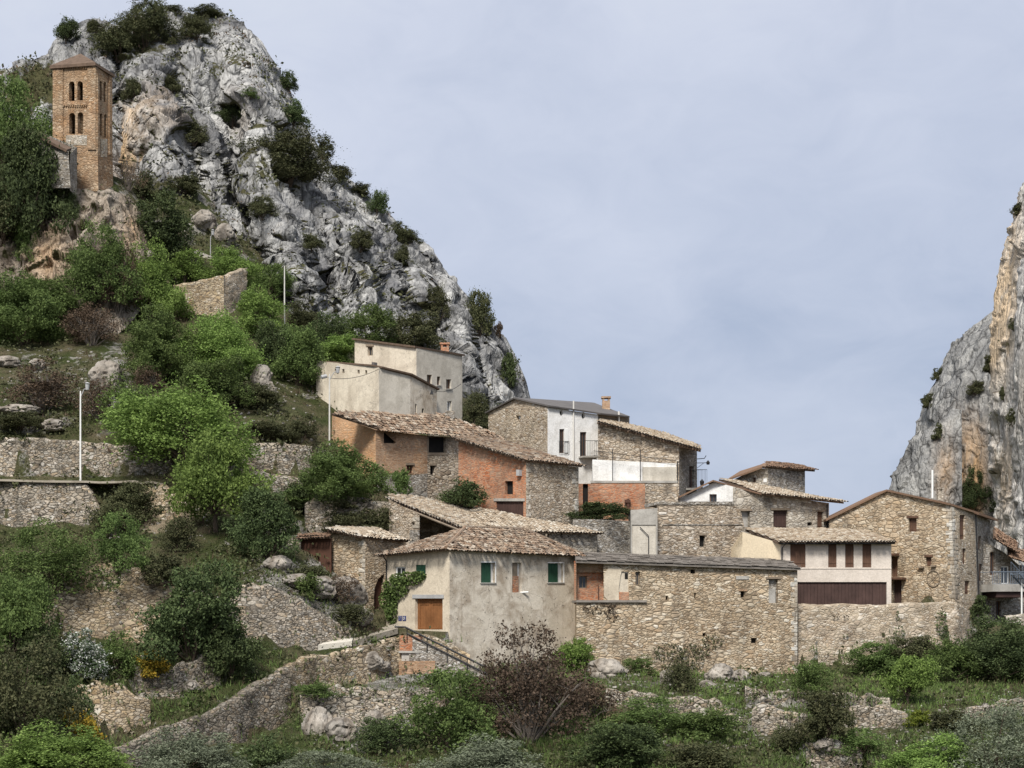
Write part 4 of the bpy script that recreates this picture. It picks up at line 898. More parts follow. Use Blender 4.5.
def gable_house():
    c = (733, 156.4); l = (676, 158.4); r = (829, 160.0); fl, fr = Fac(l, c), Fac(c, r)
    t = thing('gabled_house', 'stone house with a whitewashed gable and wide tiled roof', 'house', fl.P(720, 540))
    w0 = (709.3, 494.2, 716.7, 502.6); w1 = (773.3, 510.2, 787.8, 529.5); w2 = (817.2, 511.7, 823, 529); w3 = (807.4, 522.2, 812.2, 525.6); rc = (737.5, 511, 750, 536)
    walls(t, [(fl, [(675, 501.5), (715, 481.8), (733, 486.6), (733, 550), (675, 550)], [w0])], 'white', [], label='whitewashed gable wall')
    walls(t, [(fr, [(733, 486.6), (758, 493), (829, 503), (829, 560), (733, 560)], [w1, w2, w3, rc], .4)], 'stone_pale', [fr.P(829, 503), fr.P(829, 503)+V(-1, 7, 0), fl.P(676, 501)+V(1, 7, 0), fl.P(676, 501)], label='stone front wall')
    quoins(t, None, fr, 733.3, 490, 540, 'quoin')
    window(t, fl, *w0, 'glass', mat='wood_brown', rec=.22); window(t, fr, *w1, 'shutter', mat='garage', rec=.26, lintel=2.6); window(t, fr, *w2, 'shutter', mat='wood_brown', rec=.2, lintel=1.0); window(t, fr, *w3, 'dark')
    window(t, fr, *rc, 'fill', mat='concrete', rec=.35, lintel=1.8); bm = NB(); fbox(bm, fr, 740.6, 520, 745, 528.4, -.345, -.32); obj('opening', bm, M['dark'], t)  # black plate: the dark inside of a small window, painted on
    A, B = fl.P(713.5, 481.2, .5), fr.P(841, 503, .3); T = at(719, 479.2, 161.5); ap = fl.P(715, 480.4, .5)
    C0 = fr.P(733, 487, .45); C1 = fr.P(758, 494, .45); C2 = fr.P(841, 502.6, .45)
    pl = plane3(C1, C2, at(760, 485, 164.5))
    tile_roof(t, [C1, C2, on_plane(pl, 841, 501), on_plane(pl, 807, 495.6), on_plane(pl, 764, 486), on_plane(pl, 735, 481.0), on_plane(pl, 719, 479.2)], 'tile_pale', seed=11)
    bm = NB()
    for a, b in (((671.5, 501.4), (715, 480.4)), ((715, 480.4), (758, 493.6))):
        p, q = fl.P(*a, .5) if a[0] < 716 else fr.P(*a, .45), fl.P(*b, .5) if b[0] < 716 else fr.P(*b, .45)
        bk = V(0, 4.5, .25); v = [p, q, q-V(0, 0, .13), p-V(0, 0, .13)]; box_pts(bm, v+[x+bk for x in v])
    bmesh.ops.recalc_face_normals(bm, faces=bm.faces[:]); obj('roof', bm, M['tile_dark'], t)
    bm = NB(); tube(bm, [fr.P(826.5, 504.5, .12), fr.P(826.5, 531, .12)], .06); obj('drainpipe', bm, M['black_metal'], t)
    # small square tower behind
    c = (768, 164.0); l = (734, 166.8); r = perp(c, l, 805); fl, fr = Fac(l, c), Fac(c, r)
    t = thing('tower_house', 'small square stone tower with overhanging brown eaves behind the gabled house', 'tower', fl.P(768, 500))
    q1, q2 = (752.4, 477.4, 755.8, 482.4), (763.8, 478.4, 767.2, 482)
    bk = fl.P(734, 480)+(fr.P(805, 470)-fr.P(768, 470)); bk.z = fr.P(768, 469).z
    walls(t, [(fl, [(734, 479.5), (757, 468.4), (768, 468.4), (768, 510), (734, 510)], [q1])], 'stone_pale', [fr.P(805, 470), bk, fl.P(734, 479.5)], label='pale wall')
    walls(t, [(fr, [(768, 468.4), (805, 471), (805, 515), (768, 515)])], 'stone_grey', label='grey stone wall')
    window(t, fl, *q1, 'glass', mat='wood_brown', rec=.15); bm = NB(); fbox(bm, fl, 763.6, 478.6, 767, 482.2, 0, .03); obj('plaque', bm, M['white_paint'], t)
    A, B, C = fl.P(730.5, 479.8, .5), fl.P(766.5, 467.0, .6), fr.P(810.5, 470.6, .5); ap = at(767, 462.4, 168.0); bkk = V(bk.x, bk.y+.5, C.z)
    tile_roof(t, [B, C, at(800, 466, 170), ap], 'tile_dark', seed=13); 
    bm = NB(); v = [A, B, ap, at(740, 471, 169.5)]; n_ = V(0, 0, .16); box_pts(bm, v+[x-n_ for x in v]); bmesh.ops.recalc_face_normals(bm, faces=bm.faces[:]); obj('roof', bm, M['tile_dark'], t)

def garage_house():
    c = (780.5, 148.6); l = (731, 152.2); fr = Fac(c, (891, 149.6)); fl = Fac(l, c)
    t = thing('garage_house', 'cream house with brown shutters over a wide brown garage door', 'house', fr.P(840, 606))
    sh = [(790.3, 543.6, 805.6, 567.4), (828.2, 543.8, 836.6, 567.4), (845.2, 543.8, 853.8, 567.5), (862.4, 544, 871.4, 567.5)]; gd = (797.5, 582, 886.8, 606)
    bk = [fr.P(891, 543)+V(0, 6, 1.5), fl.P(742.5, 532)+V(0, 3, 0)]
    walls(t, [(fl, [(731, 547.8), (742.5, 532), (780.5, 543.2), (780.5, 612), (731, 612)])], 'cream_new', [fr.P(891.3, 543), bk[0], bk[1], fl.P(742.5, 532), fl.P(731, 548)], label='plain cream side wall')
    walls(t, [(fr, [(780.5, 543.2), (891.3, 543.2), (891.3, 612), (780.5, 612)], sh+[gd])], 'white_band', label='pale pink rendered front')
    for q in sh: window(t, fr, *q, 'shutter', rec=.07)
    bm = NB(); n = 26
    for i in range(n):
        a = gd[0]+(gd[2]-gd[0])*i/n; b = gd[0]+(gd[2]-gd[0])*(i+1)/n; fbox(bm, fr, a+.1, gd[1], b-.1, gd[3], -.25, -.14-.012*(i % 2))
    fbox(bm, fr, gd[0], gd[1]-.1, gd[2], gd[1]+1.0, -.14, -.1); obj('garage_door', bm, M['garage'], t)
    bm = NB(); fbox(bm, fr, 780.6, 567.8, 891.2, 569, 0, .04); obj('string_course', bm, M['white_band'], t)
    A, B = fr.P(776.5, 542.6, .45), fr.P(893.5, 542.4, .45); pl = plane3(A, B, at(830, 530, 155.2))
    tile_roof(t, [A, B, on_plane(pl, 888, 539.2), on_plane(pl, 866, 530.6), on_plane(pl, 830, 529.4), on_plane(pl, 766, 528.6), on_plane(pl, 744.5, 529.4)], 'tile_pale', seed=17, jit=.7)
    bm = NB(); tube(bm, [fr.P(778, 544, .42), fr.P(893, 543.8, .42)], .07); tube(bm, [fr.P(784, 544.5, .4), fr.P(781.8, 548, .1), fr.P(781.6, 566, .1)], .05); obj('gutter', bm, M['black_metal'], t)

def right_house():
    c = (951, 151.0); l = (829, 157.5); r = perp(c, l, 974); r = (974.5, min(r[1], 157.5)); fl, fr = Fac(l, c), Fac(c, r)
    t = thing('gable_stone_house', 'large tan stone house with a low gable in front of the right cliff', 'house', fl.P(930, 606))
    w1 = (908.6, 518.2, 916.6, 531.6); w2 = (926, 557.2, 931.4, 566); d1 = (893, 580, 901.5, 612); d2 = (891, 556.5, 897.5, 577)
    r1 = [(959.6, 514.8, 965, 539.4), (962.6, 548.5, 966, 564), (964.7, 581, 969.5, 594)]
    bk = fl.P(829, 519)+(fr.P(974, 512)-fr.P(951, 505))
    walls(t, [(fl, [(829, 519), (888, 490.6), (951, 504.6), (956, 620), (829, 620)], [w1, w2, d1, d2])], 'stone_yellow', [fr.P(974.5, 513), V(bk.x, bk.y, fl.P(829, 519).z), fl.P(829, 519)], label='sunlit tan stone gable wall')
    walls(t, [(fr, [(951, 504.6), (974.5, 513), (978, 622), (956, 620)], r1)], 'stone_washed', label='side wall')
    window(t, fl, *w1, 'shutter', rec=.2, lintel=1.8, lmat='wood_brown'); window(t, fl, *w2, 'shutter', rec=.2, lintel=1.4, lmat='wood_brown'); window(t, fl, *d1, 'door', mat='garage', rec=.25); window(t, fl, *d2, 'door', mat='wood_brown', rec=.25)
    for q in r1: window(t, fr, *q, 'shutter', rec=.15)
    quoins(t, fl, fr, 951.2, 507, 600, 'quoin', 4.6)
    for x0, y0, x1 in ((890, 553.8, 899.5), (890.5, 577.6, 906.5)):
        bm = NB(); fbox(bm, fl, x0, y0, x1, y0+2.2, 0, .75); obj('canopy', bm, M['wood_brown'], t)
    for q in ((919.5, 566.4, 924.5, 568.2), (932, 565, 936.5, 566.8)):
        bm = NB(); fbox(bm, fl, *q, 0, .3); obj('shelf', bm, M['wood_grey'], t)
    bm = NB(); ring = [fl.P(933.7+6.4*math.cos(a), 578.6+8.0*math.sin(a), .06) for a in [2*math.pi*i/24 for i in range(25)]]; tube(bm, ring, .035, 5)
    for a in (0.3, 1.35, 2.4): tube(bm, [fl.P(933.7+6.3*math.cos(a), 578.6+7.9*math.sin(a), .06), fl.P(933.7-6.3*math.cos(a), 578.6-7.9*math.sin(a), .06)], .018, 4)
    wh = obj('wheel_ornament', bm, M['wood_grey'], t)
    A = fl.P(827.5, 519.4, .25); B = fl.P(888, 489.6, .25); C = fl.P(951.5, 503.4, .3); D = fr.P(975.2, 512.4, .3)
    bm = NB()
    for p, q in ((A, B), (B, C), (C, D)):
        v = [p, q, q-V(0, 0, .16), p-V(0, 0, .16)]; k = V(.6, 8, .5) if p is not C else V(-2.5, 5, 1.2); box_pts(bm, v+[x+k for x in v])
    bmesh.ops.recalc_face_normals(bm, faces=bm.faces[:]); obj('roof', bm, M['tile_dark'], t)
    bm = NB(); q = at(932.4, 498, 155); tube(bm, [q, at(932.4, 470, 155)], .085, 8); obj('flue', bm, M['white_paint'], t)
    q = at(940, 501, 155.5); chimney(t, (q.x, q.y, q.z), .45, 1.1, 'stone_pale')
    bm = NB(); tube(bm, [fr.P(974.6, 514, .1), fr.P(978.2, 606, .1)], .05); obj('drainpipe', bm, M['black_metal'], t)
    # next building behind its corner
    g = Fac((973.8, 157.8), (990, 164.5)); t = thing('side_house', 'narrow grey house with brown eaves behind the corner of the tan stone house', 'house', g.P(980, 606))
    ww = [(978.2, 536, 981.2, 549), (979, 564, 982.4, 581)]
    walls(t, [(g, [(973.8, 514.5), (990, 520.5), (992, 622), (973.8, 620)], ww)], 'stone_grey', [g.P(990, 520.5), g.P(990, 520.5)+V(-4, 3, 0), g.P(973.8, 514)+V(-4, 3, 0)])
    for q in ww: window(t, g, *q, 'shutter', rec=.15)
    bm = NB(); p, q = g.P(972.8, 512.6, .5), g.P(991.2, 519.4, .6); v = [p, q, q-V(0, 0, .2), p-V(0, 0, .2)]; box_pts(bm, v+[x+V(-2.5, 3, .9) for x in v]); bmesh.ops.recalc_face_normals(bm, faces=bm.faces[:]); obj('roof', bm, M['tile_dark'], t)
    # house with the balcony
    h = Fac((980, 161.5), (1040, 165)); t = thing('balcony_house', 'house with a grey railed balcony on a white post at the foot of the cliff', 'house', h.P(1005, 622))
    ww = [(990, 552, 995, 575), (1001, 566, 1010, 584), (996, 601, 1001, 620)]
    walls(t, [(h, [(984, 541), (1005, 553), (1019, 565), (1040, 566), (1040, 640), (980, 640), (980, 541)], ww)], 'stone_grey', [h.P(1040, 566), h.P(1040, 566)+V(0, 4, 0), h.P(984, 541)+V(0, 4, 0)])
    for i, q in enumerate(ww): window(t, h, *q, 'glass', mat='wood_brown' if i != 1 else 'white_paint')
    for (a, b) in (((984, 538.5), (1006.8, 552.6)), ((998, 556.6), (1020.5, 563.8))):
        p, q = h.P(*a, 1.2), h.P(*b, 1.2); up = V(.6, 2.4, 1.0); tile_roof(t, [p, q, q+up, p+up], 'tile_dark', seed=int(a[0]))
    bm = NB(); fbox(bm, h, 976.5, 585, 1013, 592.4, 0.02, 1.9); bl = obj('balcony', bm, M['concrete'], t); railing(bl, h, 976.8, 573, 1012.6, 585, 1.85, 20, 'blue_steel', r=.032)
    bm = NB(); fbox(bm, h, 982, 592.8, 1014, 598, .05, 1.7); obj('beam', bm, M['garage'], t)
    bm = NB(); tube(bm, [h.P(1013, 592.4, 1.75), h.P(1014, 630, 1.75)], .09, 8); obj('post', bm, M['white_paint'], t)
    s = Fac((1012, 158.5), (1050, 161)); t = thing('steel_stair', 'blue grey steel stair rising beside the balcony', 'stair', s.P(1020, 610))
    bm = NB()
    for i in range(9):
        x = 1012+i*4.2; y = 566+i*4.6; fbox(bm, s, x, y+8, x+4.2, y+8.8, 0, .9)
    tube(bm, [s.P(1011, 574, .9), s.P(1050, 617, .9)], .07); tube(bm, [s.P(1011, 574, .02), s.P(1050, 617, .02)], .07); obj('steps', bm, M['blue_steel'], t)
    bm = NB()
    for o in (0, .9):
        tube(bm, [s.P(1011, 562, o), s.P(1050, 605, o)], .035)
        for i in range(14):
            x = 1011+i*3; y = 562+i*3*43/39; tube(bm, [s.P(x, y, o), s.P(x, y+12, o)], .016, 4)
    obj('railing', bm, M['blue_steel'], t)
    bm = NB(); tube(bm, [s.P(1018, 583, .4), s.P(1018, 640, .4)], .07); obj('post', bm, M['white_paint'], t)

def long_wall_house():
    f = Fac((576.5, 139.0), (797.4, 144.4)); base = f.P(690, 672)
    t = thing('long_stone_house', 'long low stone house with a bricked recess and thin slab roof', 'house', base)
    holes = [(768.6, 579, 778, 603), (740.6, 591.3, 745, 597.2), (694.2, 592.6, 696.2, 598), (665.6, 595.8, 668, 600), (690.5, 569.5, 695.5, 573.6), (702.5, 633, 706, 636), (751, 638, 757, 643)]
    rec = [(576.8, 563.4), (603, 563.4), (603, 600), (576.8, 600)]
    walls(t, [(f, [(603.5, 562), (654, 563.8), (797.4, 570), (797.4, 690), (576.5, 690), (576.5, 601.5), (603.5, 601.5)], holes+[(635.6, 571.6, 640.2, 585.2), (619, 571.5, 629, 601)])], 'stone_yellow', [f.P(797.4, 570), f.P(797.4, 570)+V(0, 5.5, 0), f.P(576.5, 561)+V(0, 5.5, 0), f.P(576.5, 561)], label='long coursed stone wall')
    for i, q in enumerate(holes):
        if i == 0: window(t, f, *q, 'fill', mat='stone_grey', rec=.28, lintel=2.6)
        elif i == 1: window(t, f, *q, 'dark', lintel=1.8, lmat='brick_tan')
        else: window(t, f, *q, 'dark')
    window(t, f, 635.6, 571.6, 640.2, 585.2, 'glass', mat='wood_grey', rec=.22)
    bm = NB(); fbox(bm, f, 768, 588.5, 776, 603, -.20, -.1); obj('infill', bm, M['concrete'], t)
    bm = NB(); fbox(bm, f, 735.8, 576, 748.8, 579.4, -.1, .06); obj('lintel', bm, M['concrete'], t)
    g = Fac((576.5, 139.9), (604, 140.55))
    walls(t, [(g, [(574, 561), (604, 561), (604, 604), (574, 604)], [(579, 576, 587.2, 588.4)])], 'brick', label='orange brick recess')
    window(t, g, 579, 576, 587.2, 588.4, 'glass', mat='wood_grey', rec=.15)
    bm = NB(); fbox(bm, g, 576, 563, 604, 572.5, 0, .25); obj('upper_course', bm, M['brick_tan'], t)
    bm = NB(); pp = [(604, 574), (609, 567.5), (616, 566.5), (622, 568.5), (620.5, 575), (618.6, 588), (618.8, 600.8), (608, 600.6), (604, 596)]; v0 = [bm.verts.new(f.P(x, y, .03)) for x, y in pp]; v1 = [bm.verts.new(f.P(x, y, .0)) for x, y in pp]; bm.faces.new(v0)
    for i in range(len(pp)): bm.faces.new((v0[i], v1[i], v1[(i+1) % len(pp)], v0[(i+1) % len(pp)]))
    bmesh.ops.recalc_face_normals(bm, faces=bm.faces[:]); obj('plaster_patch', bm, M['house_left'], t)
    window(t, f, 619, 571.5, 629, 592, 'fill', mat='cream', rec=.1); bm = NB(); fbox(bm, f, 619, 592, 629, 601, -.2, -.05); obj('infill', bm, M['brick'], t)
    bm = NB(); fbox(bm, f, 625.2, 573, 628.4, 579, -.1, -.08); obj('opening', bm, M['dark'], t)  # no hole here, a black plate paints the unlit inside
    bm = NB(); fbox(bm, f, 575.8, 600.2, 646, 602.4, -.9, .16); obj('ledge', bm, M['slate'], t)
    bm = NB(); tube(bm, [f.P(598.5, 601, .02), f.P(598.5, 586, .02)], .05); obj('post', bm, M['rust'], t)
    quoins(t, f, None, 797.2, 572, 672, 'quoin', 0, 4.6)
    A, B = f.P(574.5, 561.2, .35), f.P(798.8, 568.8, .35); up = V(0, 5.9, 1.02)
    slab_roof(t, [A, B, B+up, A+up], 'slate', .14)
    bm = NB(); rr = random.Random(4)                   # loose stone slates along the roof
    e = (B-A).normalized(); L = (B-A).length; s = up.normalized(); n_ = e.cross(s).normalized()
    for q in range(11):
        x = 0
        while x < L-.5:
            wd = rr.uniform(.35, .75); a = A+e*x+s*(q*.54-.06)+n_*(.02+rr.uniform(0, .03)); v = [a, a+e*(wd-.03), a+e*(wd-.03)+s*.62, a+s*.62]
            tl = n_*rr.uniform(.03, .07); v[0] = v[0]+tl; v[1] = v[1]+tl; box_pts(bm, [p+n_*.035 for p in v]+v); x += wd
    bmesh.ops.recalc_face_normals(bm, faces=bm.faces[:]); obj('roof_slates', bm, M['slate'], t)

def front_house():
    c = (449.6, 134.0); l = (386.5, 138.6); r = perp(c, l, 577.4); r = (577.4, min(r[1], 142.0)); fl, fr = Fac(l, c), Fac(c, r)
    t = thing('rendered_house', 'grey rendered corner house with hipped tile roof and green shutters, foremost in the village', 'house', fl.P(449.6, 664))
    a1, a2, dr = (395, 566.8, 405.4, 576.6), (416, 564.8, 425.6, 579.8), (415, 598.6, 442.6, 629.5)
    g1, g2, g3 = (481, 562.6, 495.0, 582.6), (512.2, 562.6, 521.6, 592.4), (548, 563.2, 563.2, 582.4)
    bk = fl.P(386.5, 554)+(fr.P(577.4, 554)-fr.P(449.6, 548.6)); bk.z = fl.P(386.5, 554).z
    walls(t, [(fl, [(386.5, 555), (449.6, 549.4), (449.6, 690), (386.5, 690)], [a1, a2, dr])], 'house_left', [], label='cream rendered door side')
    walls(t, [(fr, [(449.6, 549.4), (577.4, 556), (579.5, 690), (449.6, 690)], [g1, g2, g3], .36)], 'grey_plaster', [fr.P(577.4, 556), bk, fl.P(386.5, 555)], label='weathered grey rendered long side')
    window(t, fl, *a1, 'glass', mat='white_paint', rec=.1, sill=.8); window(t, fl, *a2, 'shutter', mat='wood_green', rec=.02)
    dd = window(t, fl, *dr, 'door', mat='wood_orange', rec=.26)
    bm = NB(); xm = (dr[0]+dr[2])/2
    for x0, x1 in ((dr[0]+1.5, xm-1), (xm+.6, dr[2]-1.5)):
        for q in ((x0, 603.5, x1, 604.6), (x0, 627.5, x1, 628.6), (x0, 604.6, x0+1.1, 627.5), (x1-1.1, 604.6, x1, 627.5)): fbox(bm, fl, *q, -.26, -.225)
    obj('door_panel', bm, M['wood_orange'], dd)
    bm = NB(); fbox(bm, fl, 412.8, 594.6, 444, 598.4, -.1, .06); obj('lintel', bm, M['grey_metal'], t)
    for (g, x) in ((g1, 491.6), (g3, 558.8)):
        bm = NB(); n = 5
        for i in range(n): fbox(bm, fr, g[0]+(x-g[0])*i/n+.05, g[1], g[0]+(x-g[0])*(i+1)/n-.05, g[3], -.14, -.1-.008*(i % 2))
        obj('shutter', bm, M['wood_green'], t)
        bm = NB(); fbox(bm, fr, x+.2, g[1], g[2], g[3], -.3, -.26); obj('opening', bm, M['white_paint'], t)
        bm = NB(); fbox(bm, fr, g[0]-1, g[3], g[2]+1, g[3]+1.0, -.12, .08); obj('sill', bm, M['concrete'], t)
        bm = NB(); fbox(bm, fr, g[2]+.05, g[1]-1.1, g[2]+.9, g[3], 0, .03); fbox(bm, fr, g[0]-.5, g[1]-1.1, g[2], g[1], 0, .03); obj('surround', bm, M['white_paint'], t)
    bm = NB(); fbox(bm, fr, g2[0], g2[1], 518.5, 576, -.2, -.14); obj('shutter', bm, M['wood_grey'], t)
    bm = NB(); fbox(bm, fr, g2[0], 576, 519.8, g2[3], -.2, -.12); obj('infill', bm, M['brick'], t)
    window(t, fr, 518.5, g2[1], 521.6, g2[3], 'fill', mat='white', rec=.28)
    bm = NB(); tube(bm, [fr.P(521, 592.6, -.1), fr.P(526, 592.2, .25)], .07); obj('spout', bm, M['white_paint'], t)
    for x0, x1 in ((398.6, 402.0), (402.8, 406.2)):
        bm = NB(); fbox(bm, fl, x0, 615.8, x1, 620.8, 0, .03); obj('number_plate', bm, M['blue_tile'], t)
        # white figures on the plates
    bm = NB()
    for (pts) in ([(399.4, 616.9), (401.2, 616.9), (400.1, 619.8)],): tube(bm, [fl.P(x, y, .045) for x, y in pts], .012, 4)
    ring = [fl.P(404.5+.65*math.cos(a), 617.4+.65*math.sin(a), .045) for a in [2*math.pi*i/10 for i in range(11)]]; tube(bm, ring, .011, 4)
    ring = [fl.P(404.5+.75*math.cos(a), 619.0+.8*math.sin(a), .045) for a in [2*math.pi*i/10 for i in range(11)]]; tube(bm, ring, .011, 4)
    obj('figures', bm, M['white_paint'], t)
    A, B, C = fl.P(382.6, 555.2, .4), fl.P(450.3, 548.9, .45), fr.P(579.2, 555.4, .4); H = at(465, 528.6, 139.6)
    tile_roof(t, [A, B, H], 'tile', seed=21)
    pl = plane3(B, C, H); R2 = on_plane(pl, 524, 530.2); tile_roof(t, [B, C, R2, H], 'tile', seed=22)
    bm = NB(); tube(bm, [B+V(0, 0, .1), H+V(0, 0, .12)], .12, 6); tube(bm, [H+V(0, 0, .12), R2+V(0, 0, .12)], .12, 6); tube(bm, [R2+V(0, 0, .12), C+V(0, 0, .1)], .11, 6); obj('ridge', bm, M['tile'], t)
    e = R2; D2 = V(C.x-.5, C.y+4, C.z); bm = NB(); quad_into(bm, [C, D2, R2]); quad_into(bm, [D2, bk, H, R2]); quad_into(bm, [bk, A, H]); obj('roof', bm, M['tile_bed'], t)
    bm = NB(); tube(bm, [fl.P(386.2, 556, .3), fl.P(386.9, 561, .07), fl.P(387.2, 600, .07)], .05); obj('drainpipe', bm, M['black_metal'], t)

def barn_and_shed():
    c = (419.5, 143.2); l = (389, 145.6); r = (597, 149.0); fl, fr = Fac(l, c), Fac(c, r)
    t = thing('open_barn', 'open fronted stone barn with a wide pale tiled roof behind the rendered house', 'barn', fl.P(405, 556))
    walls(t, [(fl, [(389, 499), (419.5, 515.2), (419.5, 575), (389, 575)], [(411.5, 522, 414.5, 527)])], 'stone_tan', [])
    walls(t, [(fr, [(536, 533), (597, 534.5), (597, 575), (536, 575)], [(545.5, 533.5, 549, 540), (560.5, 533.5, 563.5, 538)])], 'stone_pale', [fr.P(597, 534), fr.P(597, 534)+V(0, 5, 1.5), fl.P(389, 499)+V(1, 4, 0), fl.P(389, 499)], label='pale stone end wall')
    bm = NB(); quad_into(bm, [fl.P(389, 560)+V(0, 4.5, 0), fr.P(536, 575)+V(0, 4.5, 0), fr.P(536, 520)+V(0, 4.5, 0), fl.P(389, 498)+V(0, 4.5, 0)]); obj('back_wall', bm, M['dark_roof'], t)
    quoins(t, fl, None, 419.3, 517, 530, 'quoin')
    bm = NB(); fbox(bm, fl, 411, 530, 419.4, 572, 0, .15); obj('pier', bm, M['stone_grey'], t)
    A = fl.P(387.4, 499.6, .3); B = fl.P(419.5, 516, .3); E = fr.P(470, 529.5, .3); C = fr.P(598, 533.4, .35)
    A2 = at(388, 495.4, 150.8); pl = plane3(A, E, at(470, 506.5, 153.5))
    tile_roof(t, [on_plane(pl, 387.5, 498.6), on_plane(pl, 466, 529.6), on_plane(pl, 486, 529.8), on_plane(pl, 484, 509.6), on_plane(pl, 460.6, 505.4), on_plane(pl, 410, 496.4), on_plane(pl, 390, 495.4)], 'tile_pale', seed=31, bed=.12)
    A3, B3 = fr.P(472, 530, .3), fr.P(600, 533.4, .35); p3 = plane3(A3, B3, at(519, 516.2, fr.depth(519)+4.4)); tile_roof(t, [A3, B3, on_plane(p3, 575, 527.4), on_plane(p3, 519.5, 516), on_plane(p3, 470, 507)], 'tile_pale', seed=32, bed=.12)
    bm = NB(); tube(bm, [on_plane(pl, 389, 500.4)-V(0, 0, .12), on_plane(pl, 463, 530)-V(0, 0, .12)], .09); obj('rafter', bm, M['wood_grey'], t)
    # shed with the rusty door
    c = (365.5, 139.6); l = (331.5, 141.8); r = perp(c, l, 404); r = (404, min(r[1], 144.5)); fl, fr = Fac(l, c), Fac(c, r)
    t = thing('stone_shed', 'small tan stone shed with an arched doorway left of the rendered house', 'shed', fl.P(365, 614))
    ar = [(384.5, 622), (384.5, 574), (381.5, 575.5), (378, 579.5), (375, 587), (374, 596), (374, 622)]
    bk = [fr.P(404, 541)+V(0, 3, .5), fl.P(331.5, 530)+V(.5, 4, 0)]
    walls(t, [(fl, [(331.5, 531), (365.5, 538), (365.5, 640), (331.5, 640)]), (fr, [(365.5, 538), (404, 541.5), (404, 640), (365.5, 640)], [ar], .3)], 'stone_yellow', [fr.P(404, 541.5), bk[0], bk[1], fl.P(331.5, 531)])
    bm = NB(); fbox(bm, fr, 373, 573, 386, 622, -.45, -.3); obj('door', bm, M['rust'], t)
    A, B, C = fl.P(330.5, 529.8, .3), fl.P(365.6, 537.0, .4), fr.P(405, 540.6, .35)
    Tp = at(377, 528.4, 144.6); pl = plane3(A, B, Tp); tile_roof(t, [A, B, Tp, on_plane(pl, 340, 526.8)], 'tile_pale', seed=33)
    pl = plane3(B, C, Tp); tile_roof(t, [B, C, on_plane(pl, 398, 537), Tp], 'tile_pale', seed=34)
    quoins(t, fl, None, 365.3, 541, 612, 'quoin', 0, 4.4)
    # gateway with double rusty leaves
    f = Fac((301, 142.2), (331.4, 141.0)); t = thing('rusty_gate', 'tall rusty brown double gate under a row of tiles', 'gate', f.P(316, 576))
    for x0, x1 in ((301.4, 316.0), (316.5, 331.2)):
        bm = NB(); fbox(bm, f, x0, 538.2, x1, 578, -.06, 0); 
        for x in (x0, x1-.9): fbox(bm, f, x, 538.2, x+.9, 578, 0, .03)
        obj('leaf', bm, M['rust'], t)
    A, B = f.P(300, 538.2, .3), f.P(332, 536.8, .3); tile_roof(t, [A, B, B+V(0, .8, .25), A+V(0, .8, .25)], 'tile_dark', seed=35, name='tile_coping')
    bm = NB(); fbox(bm, f, 300, 537, 301.3, 584, -.3, .05); obj('post', bm, M['stone_grey'], t)

# ---------------------------------------------------------------- terrace walls
def terrace(name, label, pts, mat='dry_stone', thick=.7, back=5.0, batter=.12, rag=.14, seed=1, group='dry stone terrace walls', cat='wall', raise_ground=True, cap=True):
    """pts: (column, top row, bottom row, distance). A retaining wall: leaning rough face, ragged top, ground banked up behind"""
    top = [at(p[0], p[1], p[3]) for p in pts]; zb = [(YH-p[2])/F*p[3] for p in pts]
    if raise_ground: WALLS.append(([(p.x, p.y) for p in top], [p.z for p in top], zb, back))
    def later():
        base = V(top[len(top)//2].x, top[len(top)//2].y, zb[len(zb)//2])
        L = [0]
        for a, b in zip(top, top[1:]): L.append(L[-1]+math.hypot(b.x-a.x, b.y-a.y))
        n = max(4, int(L[-1]/.28)); hmax = max(t.z-b for t, b in zip(top, zb))+.8; m = max(4, int(hmax/.26))
        q = np.linspace(0, L[-1], n); X = np.interp(q, L, [p.x for p in top]); Y = np.interp(q, L, [p.y for p in top]); Zt = np.interp(q, L, [p.z for p in top]); Zb = np.interp(q, L, zb)-.8
        tx, ty = np.gradient(X), np.gradient(Y); ll = np.hypot(tx, ty); nx, ny = ty/ll, -tx/ll
        flip = np.where(ny > 0, -1, 1); nx, ny = nx*flip, ny*flip
        Zt = Zt+rag*vnoise(np.stack([q*1.7, q*0+seed*3.1, q*0], -1), seed)+rag*1.2*vnoise(np.stack([q*.35, q*0+seed*1.1, q*0], -1), seed+4)
        rows = []
        for j in range(m+1):
            s = j/m; z = Zb+(Zt-Zb)*s; o = batter*(1-s)*(Zt-Zb)*.5
            d = .16*fbm(np.stack([q*.9, z*.9, q*0+seed], -1), 3, .55, seed)+.06*vnoise(np.stack([q*3.2, z*3.6, q*0+seed], -1), seed+7)
            rows.append(np.stack([X+nx*(o+d), Y+ny*(o+d), z], -1))
        last = rows[-1]
        for k, (b, dz) in enumerate(((.35, .03), (thick, -.05), (thick+.02, -hmax))):
            r = last.copy(); r[:, 0] -= nx*b; r[:, 1] -= ny*b; r[:, 2] += dz+.05*vnoise(np.stack([q*3, q*0+k, q*0], -1), seed+k); rows.append(r)
        me = grid_mesh(name, np.stack(rows)); P = np.stack(rows)
        me.transform(Matrix.Translation(-base))
        o = bpy.data.objects.new(name, me); linkobj(o); o.location = base; me.materials.append(M[mat]); BASE[o] = base
        tag(o, label, cat, group); return o
    LATER.append(later)
LATER = []
